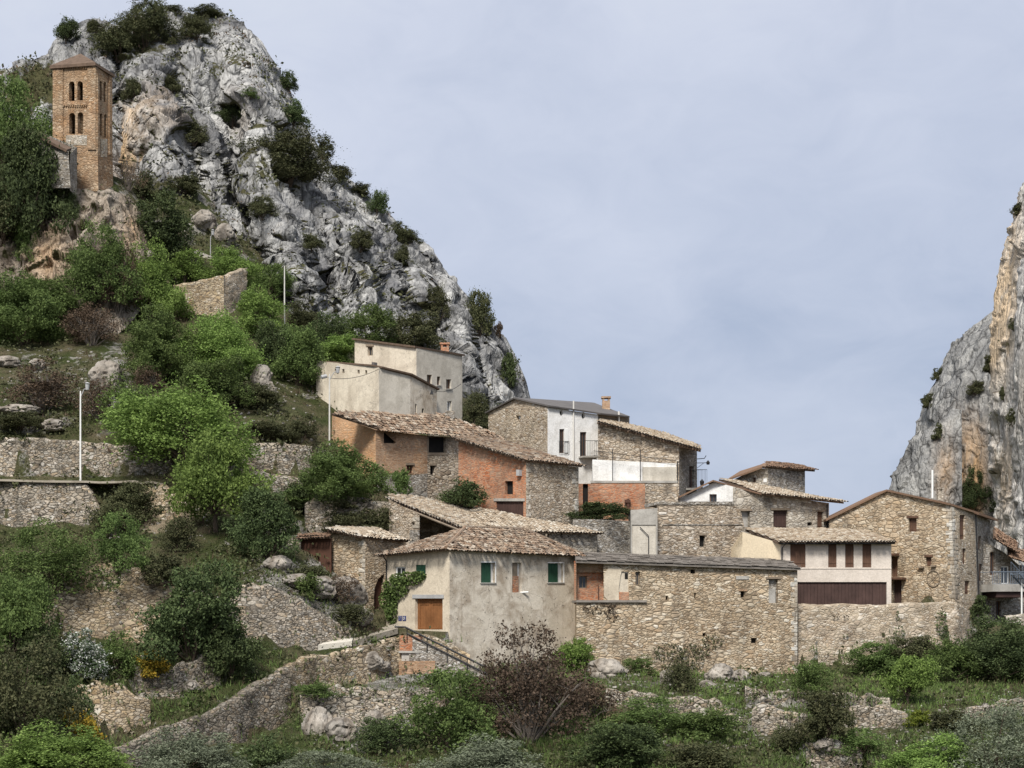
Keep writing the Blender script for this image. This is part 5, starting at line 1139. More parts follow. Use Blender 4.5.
def terraces():
    T = terrace
    T('terrace_wall', 'long grey dry stone wall behind the road lamp on the upper left slope', [(-60,433,478,149.6),(0,436,478,149.6),(40,438,478,149.4),(101,443,479,149),(135,444,479,149),(172,446,479,149)], seed=1)
    T('terrace_wall', 'grey dry stone wall right of the big bright tree, below the slope of the cream houses', [(238,440,470,152),(262,441,472,152),(290,443,472,152.5),(312,446,474,153.5)], seed=2)
    T('terrace_wall', 'pale lower course of dry stone right of the big bright tree', [(240,472,494,150.5),(265,473,495,150),(292,476,495,150.5),(304,478,497,151)], seed=3, rag=.2)
    T('terrace_wall', 'dry stone wall below the road edge at the far left', [(-60,478,546,146.4),(0,481,546,146),(30,482,545,145.6),(62,483,540,145.6),(86,485,535,145.6),(98,510,538,145.2),(108,530,540,144.8)], seed=4, back=6)
    T('terrace_wall', 'crumbling warm stone wall under the broken right end of the road', [(148,486,532,144.6),(160,485,538,144.4),(174,488,544,144.2),(190,502,552,143.8)], 'dry_stone_warm', seed=25, rag=.3, back=3, batter=.3)
    T('terrace_wall', 'tall dry stone retaining wall with warm yellow upper courses between two dark bushes', [(34,592,640,121.3),(48,584,640,121.4),(60,576,640,121.5),(68,571,640,121.8),(84,565,640,122),(110,564,645,122.2),(140,568,650,122.4),(158,577,655,122.6),(172,584,655,122.8)], 'dry_stone_warm', seed=5, back=6)
    T('terrace_wall', 'crumbling dry stone wall over the lower left grass path', [(70,694,735,112.8),(84,688,735,112.6),(94,681,738,112.4),(110,684,742,112.2),(124,682,745,112.2),(136,696,742,112.4),(150,704,738,113)], 'dry_stone_warm', seed=6, rag=.3, back=3)
    T('terrace_wall', 'short leaning dry stone wall above the grass path', [(134,672,698,116.4),(160,668,701,116.8),(190,664,696,117.6),(206,655,690,118.6),(222,650,684,119.6)], 'dry_stone', seed=7, rag=.3, back=4)
    T('terrace_wall', 'broad sloping dry stone bank left of the stone shed', [(226,582,672,126.0),(240,584,672,126.2),(258,587,666,126.6),(280,592,660,127.4),(305,603,654,128.4),(330,617,648,129.6),(349,629,642,130.6)], seed=8, batter=.5, rag=.18, back=4)
    T('terrace_wall', 'rubble wall climbing behind the rusty gate and stone shed', [(305,505,560,147.4),(316,494,550,147.2),(345,498,550,147.2),(372,501,550,147),(396,505,550,147)], seed=9, rag=.2, back=3)
    T('terrace_wall', 'broken stone wall left of the rusty gate', [(262,548,590,143.4),(276,540,585,143.2),(300,532,580,142.8)], seed=10, rag=.35, back=4)
    T('path_wall', 'curving dry stone wall with mortared top along the outer edge of the grass path', [(96,763,800,106.6),(110,754,800,107.4),(162,730,790,110.6),(203,716,775,112.8),(233,701,768,114.6),(256,685,745,117),(272,677,735,118.4),(289,669,720,119.8)], 'dry_stone_dark', seed=12, back=1.2, batter=.2, rag=.1, group=None)
    T('landing_wall', 'rubble wall under the paved landing before the orange door', [(285,669,700,121.4),(315,655,690,124.6),(340,650,688,126.6),(365,647,684,128.4),(395,637,680,130.4),(425,632,676,131.4),(447,640,676,131.6),(470,655,676,131.6)], 'dry_stone_warm', seed=13, back=3.2, rag=.16, group=None)
    T('terrace_wall', 'low boulder footed rubble wall under the landing, left of the olive bush', [(300,698,735,117.5),(330,688,735,118),(370,686,735,118.4),(420,690,735,118.8),(455,697,735,119)], seed=14, batter=.35, rag=.3, back=4)
    T('terrace_wall', 'pale tumbled stone wall below the long stone house', [(606,690,712,123.6),(627,692,714,123.6),(680,697,722,123.4),(716,701,740,123.2),(735,710,745,122.6),(752,722,745,122)], 'dry_stone', seed=15, rag=.25, back=4)
    T('terrace_wall', 'low stone terrace edge below the retaining wall', [(745,690,708,126.2),(790,692,706,126.2),(840,693,706,126.2),(890,697,708,126)], 'dry_stone', seed=16, rag=.2, back=4)
    T('terrace_wall', 'pale stone heap wall left of the lime green shrub', [(836,712,730,120.4),(860,707,731,120.4),(885,707,730,120.4),(908,716,730,120.2)], 'dry_stone', seed=17, rag=.25, back=3)
    T('terrace_wall', 'low stone edging right of the lime green shrub', [(926,712,728,121.2),(955,713,726,121.4),(985,706,720,122),(1060,700,716,122.6)], 'dry_stone', seed=18, rag=.2, back=3)
    T('terrace_wall', 'white stone wall stub at the bottom right of the slope', [(752,708,738,118.2),(775,706,738,118),(806,712,736,118)], 'dry_stone', seed=19, rag=.3, back=3)
    T('terrace_wall', 'steep rubble face at the bottom edge, left of the bright bush', [(806,742,775,110),(830,738,775,110),(850,742,775,110),(862,750,775,110)], 'dry_stone', seed=20, rag=.35, back=3)
    T('retaining_wall', 'tall tan stone retaining wall below the garage house', [(797.6,605,672,145.6),(830,604.6,670,146.1),(880,604.4,666,146.9),(930,603,660,147.6),(957,602,655,148.0),(964,606,655,149.5),(970,612,652,152)], 'stone_washed', seed=21, batter=.08, rag=.05, back=3.0, group=None)
    T('ruined_wall', 'ruined stone wall with a sloping top among bright bushes', [(173,286,322,187),(180,284,330,187),(200,279,332,186.6),(224,275.5,334,186)], 'dry_stone_warm', seed=22, batter=.0, rag=.12, group='faces of the hillside ruin', raise_ground=False)
    T('ruined_wall', 'brown right face of the hillside ruin', [(224.2,275.5,338,186),(236,272,338,188),(247.5,267.5,336,190)], 'stone_washed', seed=23, batter=.0, rag=.12, group='faces of the hillside ruin', raise_ground=False)
    T('stone_wall', 'low white stone wall on the lane at the foot of the right cliff', [(1006,616,640,157.5),(1024,614,640,158),(1060,612,640,159)], 'stone_pale', seed=24, rag=.06, group=None, back=2)
# ---------------------------------------------------------------- plants
PROTO = {}
def leaf_faces(C, l, r, wid=.55, up=0.0):
    """flat pointed leaves of length l at the points C, turned every way"""
    n = len(C); d = r.normal(size=(n, 3)); d[:, 2] += up; d /= np.linalg.norm(d, axis=1, keepdims=True)
    e = np.cross(d, r.normal(size=(n, 3))); e /= np.linalg.norm(e, axis=1, keepdims=True)+1e-9
    L = (l*r.uniform(.6, 1.35, n))[:, None]; W = L*wid*.5
    V_ = np.stack([C-d*L*.5, C+e*W+d*L*.06, C+d*L*.5, C-e*W+d*L*.06], 1).reshape(-1, 3)
    return V_, np.arange(n*4).reshape(-1, 4)
def stems_into(bm, tips, r0, rnd, base=(0, 0, 0), side=0):
    for tp in tips:
        a = Vector(base)+Vector((rnd.uniform(-.04, .04), rnd.uniform(-.04, .04), -.06)); t_ = Vector(tp); m = a.lerp(t_, .5)+Vector((rnd.uniform(-.05, .05), rnd.uniform(-.05, .05), rnd.uniform(.02, .09)))
        tube(bm, [a, m, t_], [r0, r0*.65, r0*.25], 5)
        for k in range(side):
            q = m.lerp(t_, rnd.uniform(0, .8)); tube(bm, [q, q+Vector((rnd.uniform(-.16, .16), rnd.uniform(-.16, .16), rnd.uniform(.04, .2)))], [r0*.35, r0*.1], 4)
def proto(kind, form, size, var):
    key = (kind, form, size, var)
    if key in PROTO: return PROTO[key]
    sd = 1+sum(ord(ch)*(i+3) for i, ch in enumerate(kind+form))+size*97+var*331
    r = np.random.default_rng(sd); rnd = random.Random(sd)
    l = {0: .08, 1: .048, 2: .035, 3: .027}[size]; cover = {'dense': 3.6, 'tree': 3.0, 'loose': 2.0, 'airy': 1.5, 'bare': .35}[form]
    z0 = .26 if form == 'tree' else .10
    K = {0: 11, 1: 21, 2: 36, 3: 52}[size]; lob = []
    for k in range(K):
        a = 2*math.pi*(k*.618+r.uniform(-.05, .05)); h = ((k+.5)/K)**.9; rad = math.sqrt(max(0, 1-(h*.95)**2.2))
        q = r.uniform(.4, 1.12); R = r.uniform(.075, .19)*(1.3 if size < 2 else 1)
        zc = z0+(1-z0-R*.7)*h*r.uniform(.72, 1.1)
        lob.append((.5*rad*q*math.cos(a)*.80, .5*rad*q*math.sin(a)*.80, zc, R))
    lob.append((0, 0, .55, .26))
    N = int(2.3*cover/(.25*l*l)); w_ = np.array([q[3]**2 for q in lob]); w_ /= w_.sum(); idx = r.choice(len(lob), N, p=w_); Lb = np.array(lob)[idx]
    u = r.normal(size=(N, 3)); u /= np.linalg.norm(u, axis=1, keepdims=True); rr = r.uniform(.45, 1.0, N)**.6*np.where(r.random(N) < .16, r.uniform(1.1, 1.75, N), 1)
    ln = 1+.35*vnoise(Lb[:, :3]*7+u*2.2, var+3)
    C = Lb[:, :3]+u*(rr*Lb[:, 3]*ln)[:, None]*np.array((1, 1, .85))
    C[:, 0] += .10*vnoise(C*2.3+5.1, var+21); C[:, 1] += .10*vnoise(C*2.3+9.7, var+22); C[:, 2] *= 1+.16*vnoise(np.stack([C[:, 0]*3, C[:, 1]*3, 0*C[:, 0]], -1), var+23)
    keep = (C[:, 2] > (.12 if form == 'tree' else .0)) & (vnoise(C*6.5, var+9) > (-.42 if form in ('dense',) else -.38))
    C = C[keep]; lo, hi = np.percentile(C, 1.5, 0), np.percentile(C, 98.5, 0); C[:, :2] = (C[:, :2]-(lo+hi)[:2]/2)/(hi-lo)[:2]; C[:, 2] *= 1/hi[2]
    Vv, Q = leaf_faces(C, l, r, .6 if kind != 'olive' else .4, .25)
    crown = raw_mesh('crown', Vv, Q); crown.materials.append(LEAF[kind])
    bm = NB(); tips = [q[:3] for q in lob]; rnd.shuffle(tips)
    if form == 'tree':
        tube(bm, [(0, 0, -.08), (.01, .01, .14), (.0, -.01, .34)], [.034, .026, .02], 7); stems_into(bm, tips[:14], .014, rnd, (0, 0, .26), 1)
    elif form in ('bare', 'airy'):
        tips = [(q[0]*1.25, q[1]*1.25, min(1, q[2]+.1)) for q in tips]; stems_into(bm, tips[:26], .013, rnd, (0, 0, 0), 5)
    else: stems_into(bm, tips[:12], .013, rnd, (0, 0, 0), 1)
    stem = bpy.data.meshes.new('stems'); bm.to_mesh(stem); bm.free(); stem.materials.append(M['twig'] if form in ('bare', 'airy') or kind == 'russet' else M['bark'])
    PROTO[key] = (crown, stem); return PROTO[key]
PCOUNT = [0]
def plant(kind, form, px, py, w, h, label, name='shrub', cat='shrub', group=None, target=None, hit=None, sink=.12):
    """a plant whose foot is on the ground seen at (px, py), w by h picture points wide and tall"""
    p = hit if hit is not None else cast(px, py, target)
    if p is None: print('no ground for', label); return None
    D = p.y; W = w/F*D*1.05; H = h/F*D; PCOUNT[0] += 1; k = PCOUNT[0]
    size = 0 if W < 1.9 else 1 if W < 3.6 else 2 if W < 6.2 else 3
    crown, stem = proto(kind, form, size, k % (3 if kind in ('mid', 'dark', 'scrub', 'bright') else 2))
    o = thing(name, label, cat, p-Vector((0, 0, sink)), group); o.rotation_euler = (0, 0, k*2.399)
    for nm, me in (('stem' if form != 'tree' else 'trunk', stem), ('crown', crown)):
        c = bpy.data.objects.new(nm, me); linkobj(c); c.parent = o; BASE[c] = Vector((0, 0, 0))
    o.scale = (W, W, H*1.04); return o
def cast(px, py, target=None):
    d = ray(px, py).normalized(); best = None
    for k, b in BVH.items():
        if k == 'walls' or target and k not in target: continue
        h = b.ray_cast(Vector((0, 0, 0)), d)
        if h[0] is not None and h[0].y > 60 and (best is None or h[3] < best[1]): best = (h[0], h[3], h[1], k)
    return best[0] if best else None
def cast_full(px, py, keys):
    d = ray(px, py).normalized(); best = None
    for k in keys:
        h = BVH[k].ray_cast(Vector((0, 0, 0)), d)
        if h[0] is not None and (best is None or h[3] < best[2]): best = (h[0], h[1], h[3], k)
    return best

GR = 'shrubs growing on the crag'; GS = 'shrubs on the village hillside'; GT = 'plants on the lower terraces'
def plants():
    P = plant; T = ('terrain', 'bluff'); K = ('crag',)
    # --- by the church
    P('mid', 'tree', 4, 185, 76, 102, 'tall loose olive green tree at the left edge beside the church', 'tree', 'tree', 'trees by the church', T)
    P('dark', 'dense', 30, 238, 60, 100, 'dark ivy green tree hiding the church wall left of the tower', 'tree', 'tree', 'trees by the church', T)
    P('scrub', 'dense', 2, 245, 60, 60, 'dull dark bush at the left edge of the bluff', 'shrub', 'shrub', GS, T)
    P('scrub', 'loose', 66, 190, 18, 44, 'thin greenery climbing the foot of the bell tower', 'shrub', 'shrub', GS, T)
    P('mid', 'loose', 27, 262, 22, 40, 'green creeper hanging down the face of the bluff', 'shrub', 'shrub', GS, T)
    P('dark', 'loose', 68, 222, 20, 34, 'dark bush in the cleft of the bluff below the tower', 'shrub', 'shrub', GS, T)
    P('brown', 'bare', 128, 190, 34, 34, 'brown leafless thicket just right of the bell tower', 'shrub', 'shrub', GS)
    P('scrub', 'dense', 143, 200, 24, 26, 'small dark bush right of the brown thicket by the tower', 'shrub', 'shrub', GS)
    P('scrub', 'dense', 182, 193, 30, 18, 'low dark bush at the foot of the crag face', 'shrub', 'shrub', GS)
    P('dark', 'dense', 160, 262, 58, 62, 'big dark bush right of the bluff, below the grassy ledge', 'shrub', 'shrub', GS)
    # --- crag
    P('dark', 'tree', 66, 44, 24, 24, 'small dark pine on the left shoulder of the crag', 'tree', 'tree', GR, K)
    P('dark', 'dense', 156, 19, 17, 17, 'pointed dark bush at the very top of the crag', 'shrub', 'shrub', GR, K)
    P('scrub', 'dense', 146, 46, 52, 42, 'wide olive thicket below the crag top', 'shrub', 'shrub', GR, K)
    P('scrub', 'dense', 118, 60, 44, 32, 'dark thicket in the hollow above the bell tower', 'shrub', 'shrub', GR, K)
    P('scrub', 'dense', 96, 34, 18, 14, 'small round bush on the left crag ridge', 'shrub', 'shrub', GR, K)
    P('scrub', 'dense', 206, 17, 30, 10, 'low flat bush on the right of the crag top', 'shrub', 'shrub', GR, K)
    P('scrub', 'dense', 196, 40, 28, 24, 'dull green bush in the notch under the crag top', 'shrub', 'shrub', GR, K)
    P('scrub', 'loose', 176, 14, 20, 9, 'thin bush between the two bushes of the crag top', 'shrub', 'shrub', GR, K)
    P('dark', 'dense', 233, 126, 30, 32, 'dark round bush in the middle of the crag face', 'shrub', 'shrub', GR, K)
    P('scrub', 'dense', 172, 92, 20, 14, 'small bush on the pale crag slab above the streaks', 'shrub', 'shrub', GR, K)
    P('dark', 'dense', 288, 90, 17, 18, 'dark bush on the upper right edge of the crag', 'shrub', 'shrub', GR, K)
    P('dark', 'dense', 294, 126, 22, 24, 'dark bush on the crag edge, second from its top', 'shrub', 'shrub', GR, K)
    P('scrub', 'dense', 288, 184, 78, 46, 'largest dark thicket spread over the right flank of the crag', 'shrub', 'shrub', GR, K)
    P('scrub', 'loose', 322, 160, 22, 22, 'twiggy bush on the crag edge above the largest thicket', 'shrub', 'shrub', GR, K)
    P('scrub', 'dense', 338, 180, 26, 14, 'flat bush on the crag edge right of the largest thicket', 'shrub', 'shrub', GR, K)
    P('scrub', 'dense', 361, 196, 20, 12, 'small grey bush halfway down the crag edge', 'shrub', 'shrub', GR, K)
    P('dark', 'tree', 377, 216, 18, 24, 'dark upright bush halfway down the crag edge', 'shrub', 'shrub', GR, K)
    P('scrub', 'dense', 405, 244, 30, 20, 'wide dark bush on the lower crag edge', 'shrub', 'shrub', GR, K)
    P('scrub', 'dense', 402, 268, 16, 22, 'bush in the dark cleft of the lower crag', 'shrub', 'shrub', GR, K)
    P('scrub', 'dense', 360, 250, 22, 20, 'faded bush on the streaked lower crag face', 'shrub', 'shrub', GR, K)
    P('scrub', 'dense', 478, 302, 20, 14, 'small bush on the lowest crag step', 'shrub', 'shrub', GR, K)
    P('scrub', 'dense', 479, 336, 26, 42, 'tall dull green growth in the lowest crag cleft', 'shrub', 'shrub', GR, K)
    P('russet', 'dense', 499, 338, 8, 15, 'single reddish shrub on the lower crag edge', 'shrub', 'shrub', GR, K)
    P('dark', 'dense', 509, 388, 15, 34, 'dark narrow bush at the right foot of the crag', 'shrub', 'shrub', GR, K)
    P('mid', 'loose', 250, 98, 16, 10, 'small green tuft on the crag above the middle bush', 'shrub', 'shrub', GR, K)
    P('scrub', 'dense', 132, 100, 18, 22, 'grey green bush beside the right wall of the tower', 'shrub', 'shrub', GR, K)
    P('scrub', 'dense', 194, 144, 24, 26, 'small dull bush in a hollow of the crag left of the middle bush', 'shrub', 'shrub', GR, K)
    P('scrub', 'dense', 262, 218, 24, 20, 'faded bush left of the streaked crag face', 'shrub', 'shrub', GR)
    P('scrub', 'dense', 312, 250, 22, 16, 'small scrub on the middle of the lower crag', 'shrub', 'shrub', GR, K)
    P('scrub', 'dense', 440, 318, 22, 30, 'dark scrub in the shaded cleft behind the chimney', 'shrub', 'shrub', GR, K)
    P('dark', 'dense', 976, 512, 26, 42, 'dark pine in the recess of the right cliff', 'tree', 'tree', None, ('cliff', 'cliff_shoulder', 'cliff_buttress'))
    for x, y, w, h, l in ((1018, 215, 12, 12, 'tuft of scrub high on the right cliff edge'), (994, 275, 8, 14, 'tuft of scrub on the ochre cliff edge'), (990, 372, 14, 16, 'scrub in the notch between cliff and shoulder'), (938, 380, 10, 12, 'scrub on the ridge of the lower cliff shoulder'), (928, 408, 12, 14, 'dark scrub lower on the cliff shoulder ridge'), (905, 450, 9, 8, 'tiny tuft on the rounded cliff buttress'), (937, 440, 10, 16, 'dark growth in the cleft behind the rounded buttress'), (1014, 330, 9, 12, 'tuft in a pocket of the near cliff wall'), (1004, 400, 8, 14, 'dark streak of scrub on the near cliff wall'), (975, 395, 16, 14, 'scrub in the hollow of the cliff shoulder'), (1012, 425, 10, 16, 'scrub on the grey cliff face above the stair')):
        P('scrub', 'dense', x, y, w, h, l, 'shrub', 'shrub', 'shrubs on the right cliff', ('cliff', 'cliff_shoulder', 'cliff_buttress'))
    P('scrub', 'loose', 474, 428, 28, 34, 'dull dark bush on the crag foot between the cream houses and the white house', 'shrub', 'shrub', GR, ('terrain', 'crag'))
    P('scrub', 'loose', 492, 432, 26, 26, 'dull bush behind the gable of the white house', 'shrub', 'shrub', GR, ('terrain', 'crag'))
    # --- upper hillside
    P('mid', 'dense', 99, 306, 64, 74, 'tall dark green bush at the foot of the bluff', 'shrub', 'shrub', GS, T)
    P('brown', 'airy', 118, 312, 38, 66, 'brown leafless bush between the two green bushes under the bluff', 'shrub', 'shrub', GS, T)
    P('bright', 'dense', 150, 322, 62, 70, 'bright spring green bush left of the ruined wall', 'shrub', 'shrub', GS, T)
    P('bright', 'dense', 185, 285, 50, 32, 'bright low bush above the ruined wall', 'shrub', 'shrub', GS)
    P('bright', 'dense', 232, 290, 46, 40, 'bright bush behind the ruined wall', 'shrub', 'shrub', GS)
    P('bright', 'dense', 262, 338, 46, 46, 'bright bush right of the ruined wall', 'shrub', 'shrub', GS)
    P('mid', 'dense', 270, 300, 36, 34, 'mid green bush by the tall hillside pole', 'shrub', 'shrub', GS)
    P('mid', 'dense', 55, 326, 74, 46, 'wide mid green bush below the bluff', 'shrub', 'shrub', GS, T)
    P('mid', 'dense', 24, 345, 72, 62, 'large green bush at the left edge below the bluff', 'shrub', 'shrub', GS, T)
    P('dark', 'dense', 4, 325, 44, 46, 'dark bush in the left corner under the bluff', 'shrub', 'shrub', GS, T)
    P('brown', 'airy', 92, 345, 50, 40, 'grey brown twiggy bush on the slope under the bluff', 'shrub', 'shrub', GS, T)
    P('mid', 'dense', 163, 384, 72, 66, 'rounded mid green bush on the open slope', 'shrub', 'shrub', GS, T)
    P('bright', 'dense', 222, 380, 72, 62, 'bright bush below the ruined wall', 'shrub', 'shrub', GS, T)
    P('mid', 'dense', 212, 408, 58, 44, 'green bush between the open slope and the big tree', 'shrub', 'shrub', GS, T)
    P('mid', 'dense', 300, 385, 46, 52, 'green bush left of the top cream house', 'shrub', 'shrub', GS, T)
    P('dark', 'dense', 278, 372, 40, 46, 'dark bush behind the hillside pole', 'shrub', 'shrub', GS, T)
    P('bright', 'dense', 334, 372, 52, 34, 'bright bush touching the lower cream house', 'shrub', 'shrub', GS, T)
    P('dark', 'loose', 318, 352, 44, 36, 'dark thin bush under the crag left of the cream houses', 'shrub', 'shrub', GS)
    P('scrub', 'dense', 306, 330, 36, 26, 'scrubby bush at the crag foot right of the pole', 'shrub', 'shrub', GS)
    P('mid', 'loose', 368, 345, 52, 38, 'loose green bush behind the top cream house', 'shrub', 'shrub', GS)
    P('scrub', 'dense', 414, 352, 52, 38, 'dull green bush behind the top cream house near the cleft', 'shrub', 'shrub', GS)
    P('brown', 'airy', 42, 410, 66, 44, 'wide rusty brown bush on the upper left slope', 'shrub', 'shrub', GS, T)
    P('brown', 'airy', 98, 418, 34, 36, 'brown bush beside the road lamp', 'shrub', 'shrub', GS, T)
    P('mid', 'loose', 130, 430, 56, 48, 'grassy green bush right of the road lamp', 'shrub', 'shrub', GS, T)
    P('brown', 'airy', 150, 392, 30, 24, 'small purple brown bush on the open slope', 'shrub', 'shrub', GS, T)
    P('scrub', 'dense', 20, 430, 44, 18, 'low scrub along the top of the dry stone wall', 'shrub', 'shrub', GS, T)
    P('scrub', 'dense', 270, 440, 50, 18, 'low scrub on top of the wall right of the big tree', 'shrub', 'shrub', GS, T)
    P('scrub', 'loose', 306, 438, 34, 22, 'scrub at the foot of the lower cream house', 'shrub', 'shrub', GS, T)
    P('scrub', 'dense', 255, 408, 46, 24, 'dull bush on the slope right of the green bushes', 'shrub', 'shrub', GS, T)
    P('bright', 'tree', 186, 478, 118, 84, 'largest bright green tree, spreading over the dry stone walls', 'tree', 'tree', 'trees on the hillside', T)
    P('bright', 'tree', 216, 532, 80, 88, 'bright green tree hanging just below the largest one', 'tree', 'tree', 'trees on the hillside', T)
    P('dark', 'dense', 266, 558, 58, 64, 'dark green bush right below the bright trees', 'shrub', 'shrub', GS, T)
    P('mid', 'dense', 342, 502, 78, 52, 'dense green bush in front of the orange barn', 'shrub', 'shrub', GS, T)
    P('dark', 'dense', 300, 512, 40, 34, 'dark low bush left of the green bush by the barn', 'shrub', 'shrub', GS, T)
    P('mid', 'dense', 402, 497, 18, 26, 'small bush under the window of the tan barn wall', 'shrub', 'shrub', GS, T, hit=at(402, 497, 154.3))
    P('dark', 'dense', 463, 508, 40, 26, 'dark bush in the corner between the two brick barns', 'shrub', 'shrub', GS, T, hit=at(463, 507, 151.5))
    P('scrub', 'dense', 356, 536, 54, 32, 'dull ivy bush over the wall behind the stone shed', 'shrub', 'shrub', GS, T, hit=at(356, 534, 146.2))
    P('scrub', 'loose', 384, 530, 28, 22, 'grey ivy right end of the wall behind the shed', 'shrub', 'shrub', GS, T, hit=at(384, 530, 146.2))
    # --- left slope below the road
    P('scrub', 'dense', 126, 530, 54, 44, 'dark green scrub on the broken bank below the road', 'shrub', 'shrub', GS, T)
    P('mid', 'loose', 118, 572, 56, 56, 'green bush above the tall yellowish retaining wall', 'shrub', 'shrub', GS, T)
    P('scrub', 'loose', 176, 552, 36, 34, 'dry scrub under the broken road edge', 'shrub', 'shrub', GS, T)
    P('scrub', 'dense', 160, 585, 44, 30, 'dark scrub above the big evergreen bush', 'shrub', 'shrub', GS, T)
    P('mid', 'loose', 46, 594, 96, 66, 'very wide dark bush over the left wall below the road', 'shrub', 'shrub', GS, T)
    P('mid', 'dense', 10, 660, 72, 84, 'dark green bush mass at the left edge', 'shrub', 'shrub', GS, T)
    P('dark', 'dense', 44, 676, 46, 50, 'dark bush left of the white blossom', 'shrub', 'shrub', GS, T)
    P('dark', 'dense', 192, 660, 86, 90, 'big dark evergreen bush in the middle of the left terraces', 'shrub', 'shrub', GS, T)
    P('dark', 'dense', 232, 678, 46, 50, 'dark bush at the right skirt of the evergreen bush', 'shrub', 'shrub', GS, T)
    P('blossom', 'dense', 80, 677, 46, 44, 'bush covered in white blossom', 'flowering_shrub', 'shrub', None, T)
    P('mid', 'loose', 118, 678, 40, 44, 'fresh green shrub right of the white blossom', 'shrub', 'shrub', GS, T)
    P('yellow', 'dense', 152, 678, 28, 26, 'small yellow flowering broom beside the evergreen bush', 'broom_bush', 'shrub', 'yellow broom bushes', T)
    P('yellow', 'dense', 86, 748, 32, 38, 'yellow flowering broom at the lower left, above the bright bush', 'broom_bush', 'shrub', 'yellow broom bushes', T)
    P('scrub', 'loose', 24, 740, 88, 92, 'large dull green olive at the lower left edge', 'olive_tree', 'tree', 'olive trees', T)
    P('dark', 'loose', 74, 738, 40, 60, 'dark shrub right of the lower left olive', 'shrub', 'shrub', GS, T)
    P('bright', 'dense', 56, 782, 118, 52, 'bright green round bush in the bottom left corner', 'shrub', 'shrub', GT, T)
    P('olive', 'dense', 182, 782, 96, 48, 'grey olive bush against the curving path wall', 'olive_tree', 'tree', 'olive trees', T)
    P('mid', 'loose', 310, 600, 26, 26, 'bright small bush on top of the sloping stone bank', 'shrub', 'shrub', GS, T)
    P('brown', 'airy', 340, 602, 34, 26, 'grey brown scrub under the rusty gate', 'shrub', 'shrub', GS, T)
    P('scrub', 'dense', 312, 586, 34, 20, 'dull scrub at the foot of the rusty gate', 'shrub', 'shrub', GS, T)
    P('scrub', 'loose', 350, 622, 40, 18, 'low scrub beside the paved slab', 'shrub', 'shrub', GS, T)
    # --- bottom
    P('russet', 'airy', 529, 740, 106, 106, 'large reddish brown twiggy bush before the rendered house', 'bush', 'bush', None, T)
    P('mid', 'loose', 449, 752, 86, 78, 'yellow green bush left of the reddish bush', 'shrub', 'shrub', GT, T)
    P('bright', 'dense', 574, 668, 34, 28, 'small bright fig bush at the corner of the rendered house', 'shrub', 'shrub', GT, T)
    P('mid', 'loose', 582, 690, 24, 20, 'small leafy plant in front of the fig bush', 'shrub', 'shrub', GT, T)
    P('brown', 'airy', 586, 718, 54, 46, 'brown thicket at the right skirt of the reddish bush', 'shrub', 'shrub', GT, T)
    P('olive', 'dense', 478, 782, 98, 42, 'grey olive foliage at the bottom centre', 'olive_tree', 'tree', 'olive trees', T)
    P('olive', 'dense', 330, 786, 90, 34, 'low grey green olive at the bottom, right of the path wall', 'olive_tree', 'tree', 'olive trees', T)
    P('dark', 'loose', 268, 772, 56, 36, 'dark shrub under the curving path wall', 'shrub', 'shrub', GT, T)
    P('dark', 'loose', 390, 752, 60, 34, 'dark shrub below the boulders of the landing', 'shrub', 'shrub', GT, T)
    P('mid', 'loose', 320, 696, 40, 14, 'grass green tuft on the ledge of the path wall', 'shrub', 'shrub', GT, T)
    P('mid', 'loose', 464, 682, 30, 12, 'green tuft at the foot of the handrail', 'shrub', 'shrub', GT, T)
    P('scrub', 'loose', 682, 692, 34, 28, 'low grey bush at the foot of the ivied long stone wall', 'shrub', 'shrub', GT, T)
    P('mid', 'loose', 640, 674, 30, 18, 'small green plant at the foot of the long stone wall', 'shrub', 'shrub', GT, T)
    P('mid', 'loose', 650, 732, 74, 34, 'grassy green shrub on the middle terrace', 'shrub', 'shrub', GT, T)
    P('mid', 'dense', 706, 738, 56, 28, 'low green shrub left of the pale tumbled wall end', 'shrub', 'shrub', GT, T)
    P('dark', 'dense', 620, 765, 80, 40, 'dark shrub at the bottom below the reddish bush', 'shrub', 'shrub', GT, T)
    P('scrub', 'dense', 700, 770, 60, 26, 'dull scrub at the bottom of the slope', 'shrub', 'shrub', GT, T)
    P('mid', 'loose', 812, 696, 40, 34, 'young leafy plant below the garage door', 'shrub', 'shrub', GT, T)
    P('bright', 'tree', 908, 704, 44, 46, 'small round fruit tree below the tan stone house', 'fruit_tree', 'tree', 'fruit trees', T)
    P('mid', 'dense', 880, 676, 54, 32, 'green shrub at the foot of the tan retaining wall', 'shrub', 'shrub', GT, T)
    P('scrub', 'dense', 912, 672, 60, 34, 'dark grassy mound against the retaining wall corner', 'shrub', 'shrub', GT, T)
    P('lime', 'dense', 917, 726, 22, 16, 'small lime yellow shrub on the lowest terrace', 'shrub', 'shrub', GT, T)
    P('dark', 'dense', 998, 680, 82, 58, 'largest dark bush at the right, under the balcony', 'shrub', 'shrub', GT, T)
    P('mid', 'dense', 952, 682, 46, 38, 'green bush left of the largest dark bush', 'shrub', 'shrub', GT, T)
    P('mid', 'dense', 1022, 680, 36, 36, 'green bush at the right edge below the lane wall', 'shrub', 'shrub', GT, T)
    P('dark', 'dense', 978, 618, 16, 24, 'small ivy bush at the corner of the tan stone house', 'shrub', 'shrub', GT, T, hit=at(979, 620, 153.5))
    P('scrub', 'dense', 824, 742, 50, 50, 'dark broom like shrub in the lower right', 'shrub', 'shrub', GT, T)
    P('scrub', 'loose', 795, 752, 44, 26, 'grassy shrub left of the dark broom like shrub', 'shrub', 'shrub', GT, T)
    P('bright', 'dense', 934, 780, 84, 42, 'bright bush at the bottom right', 'shrub', 'shrub', GT, T)
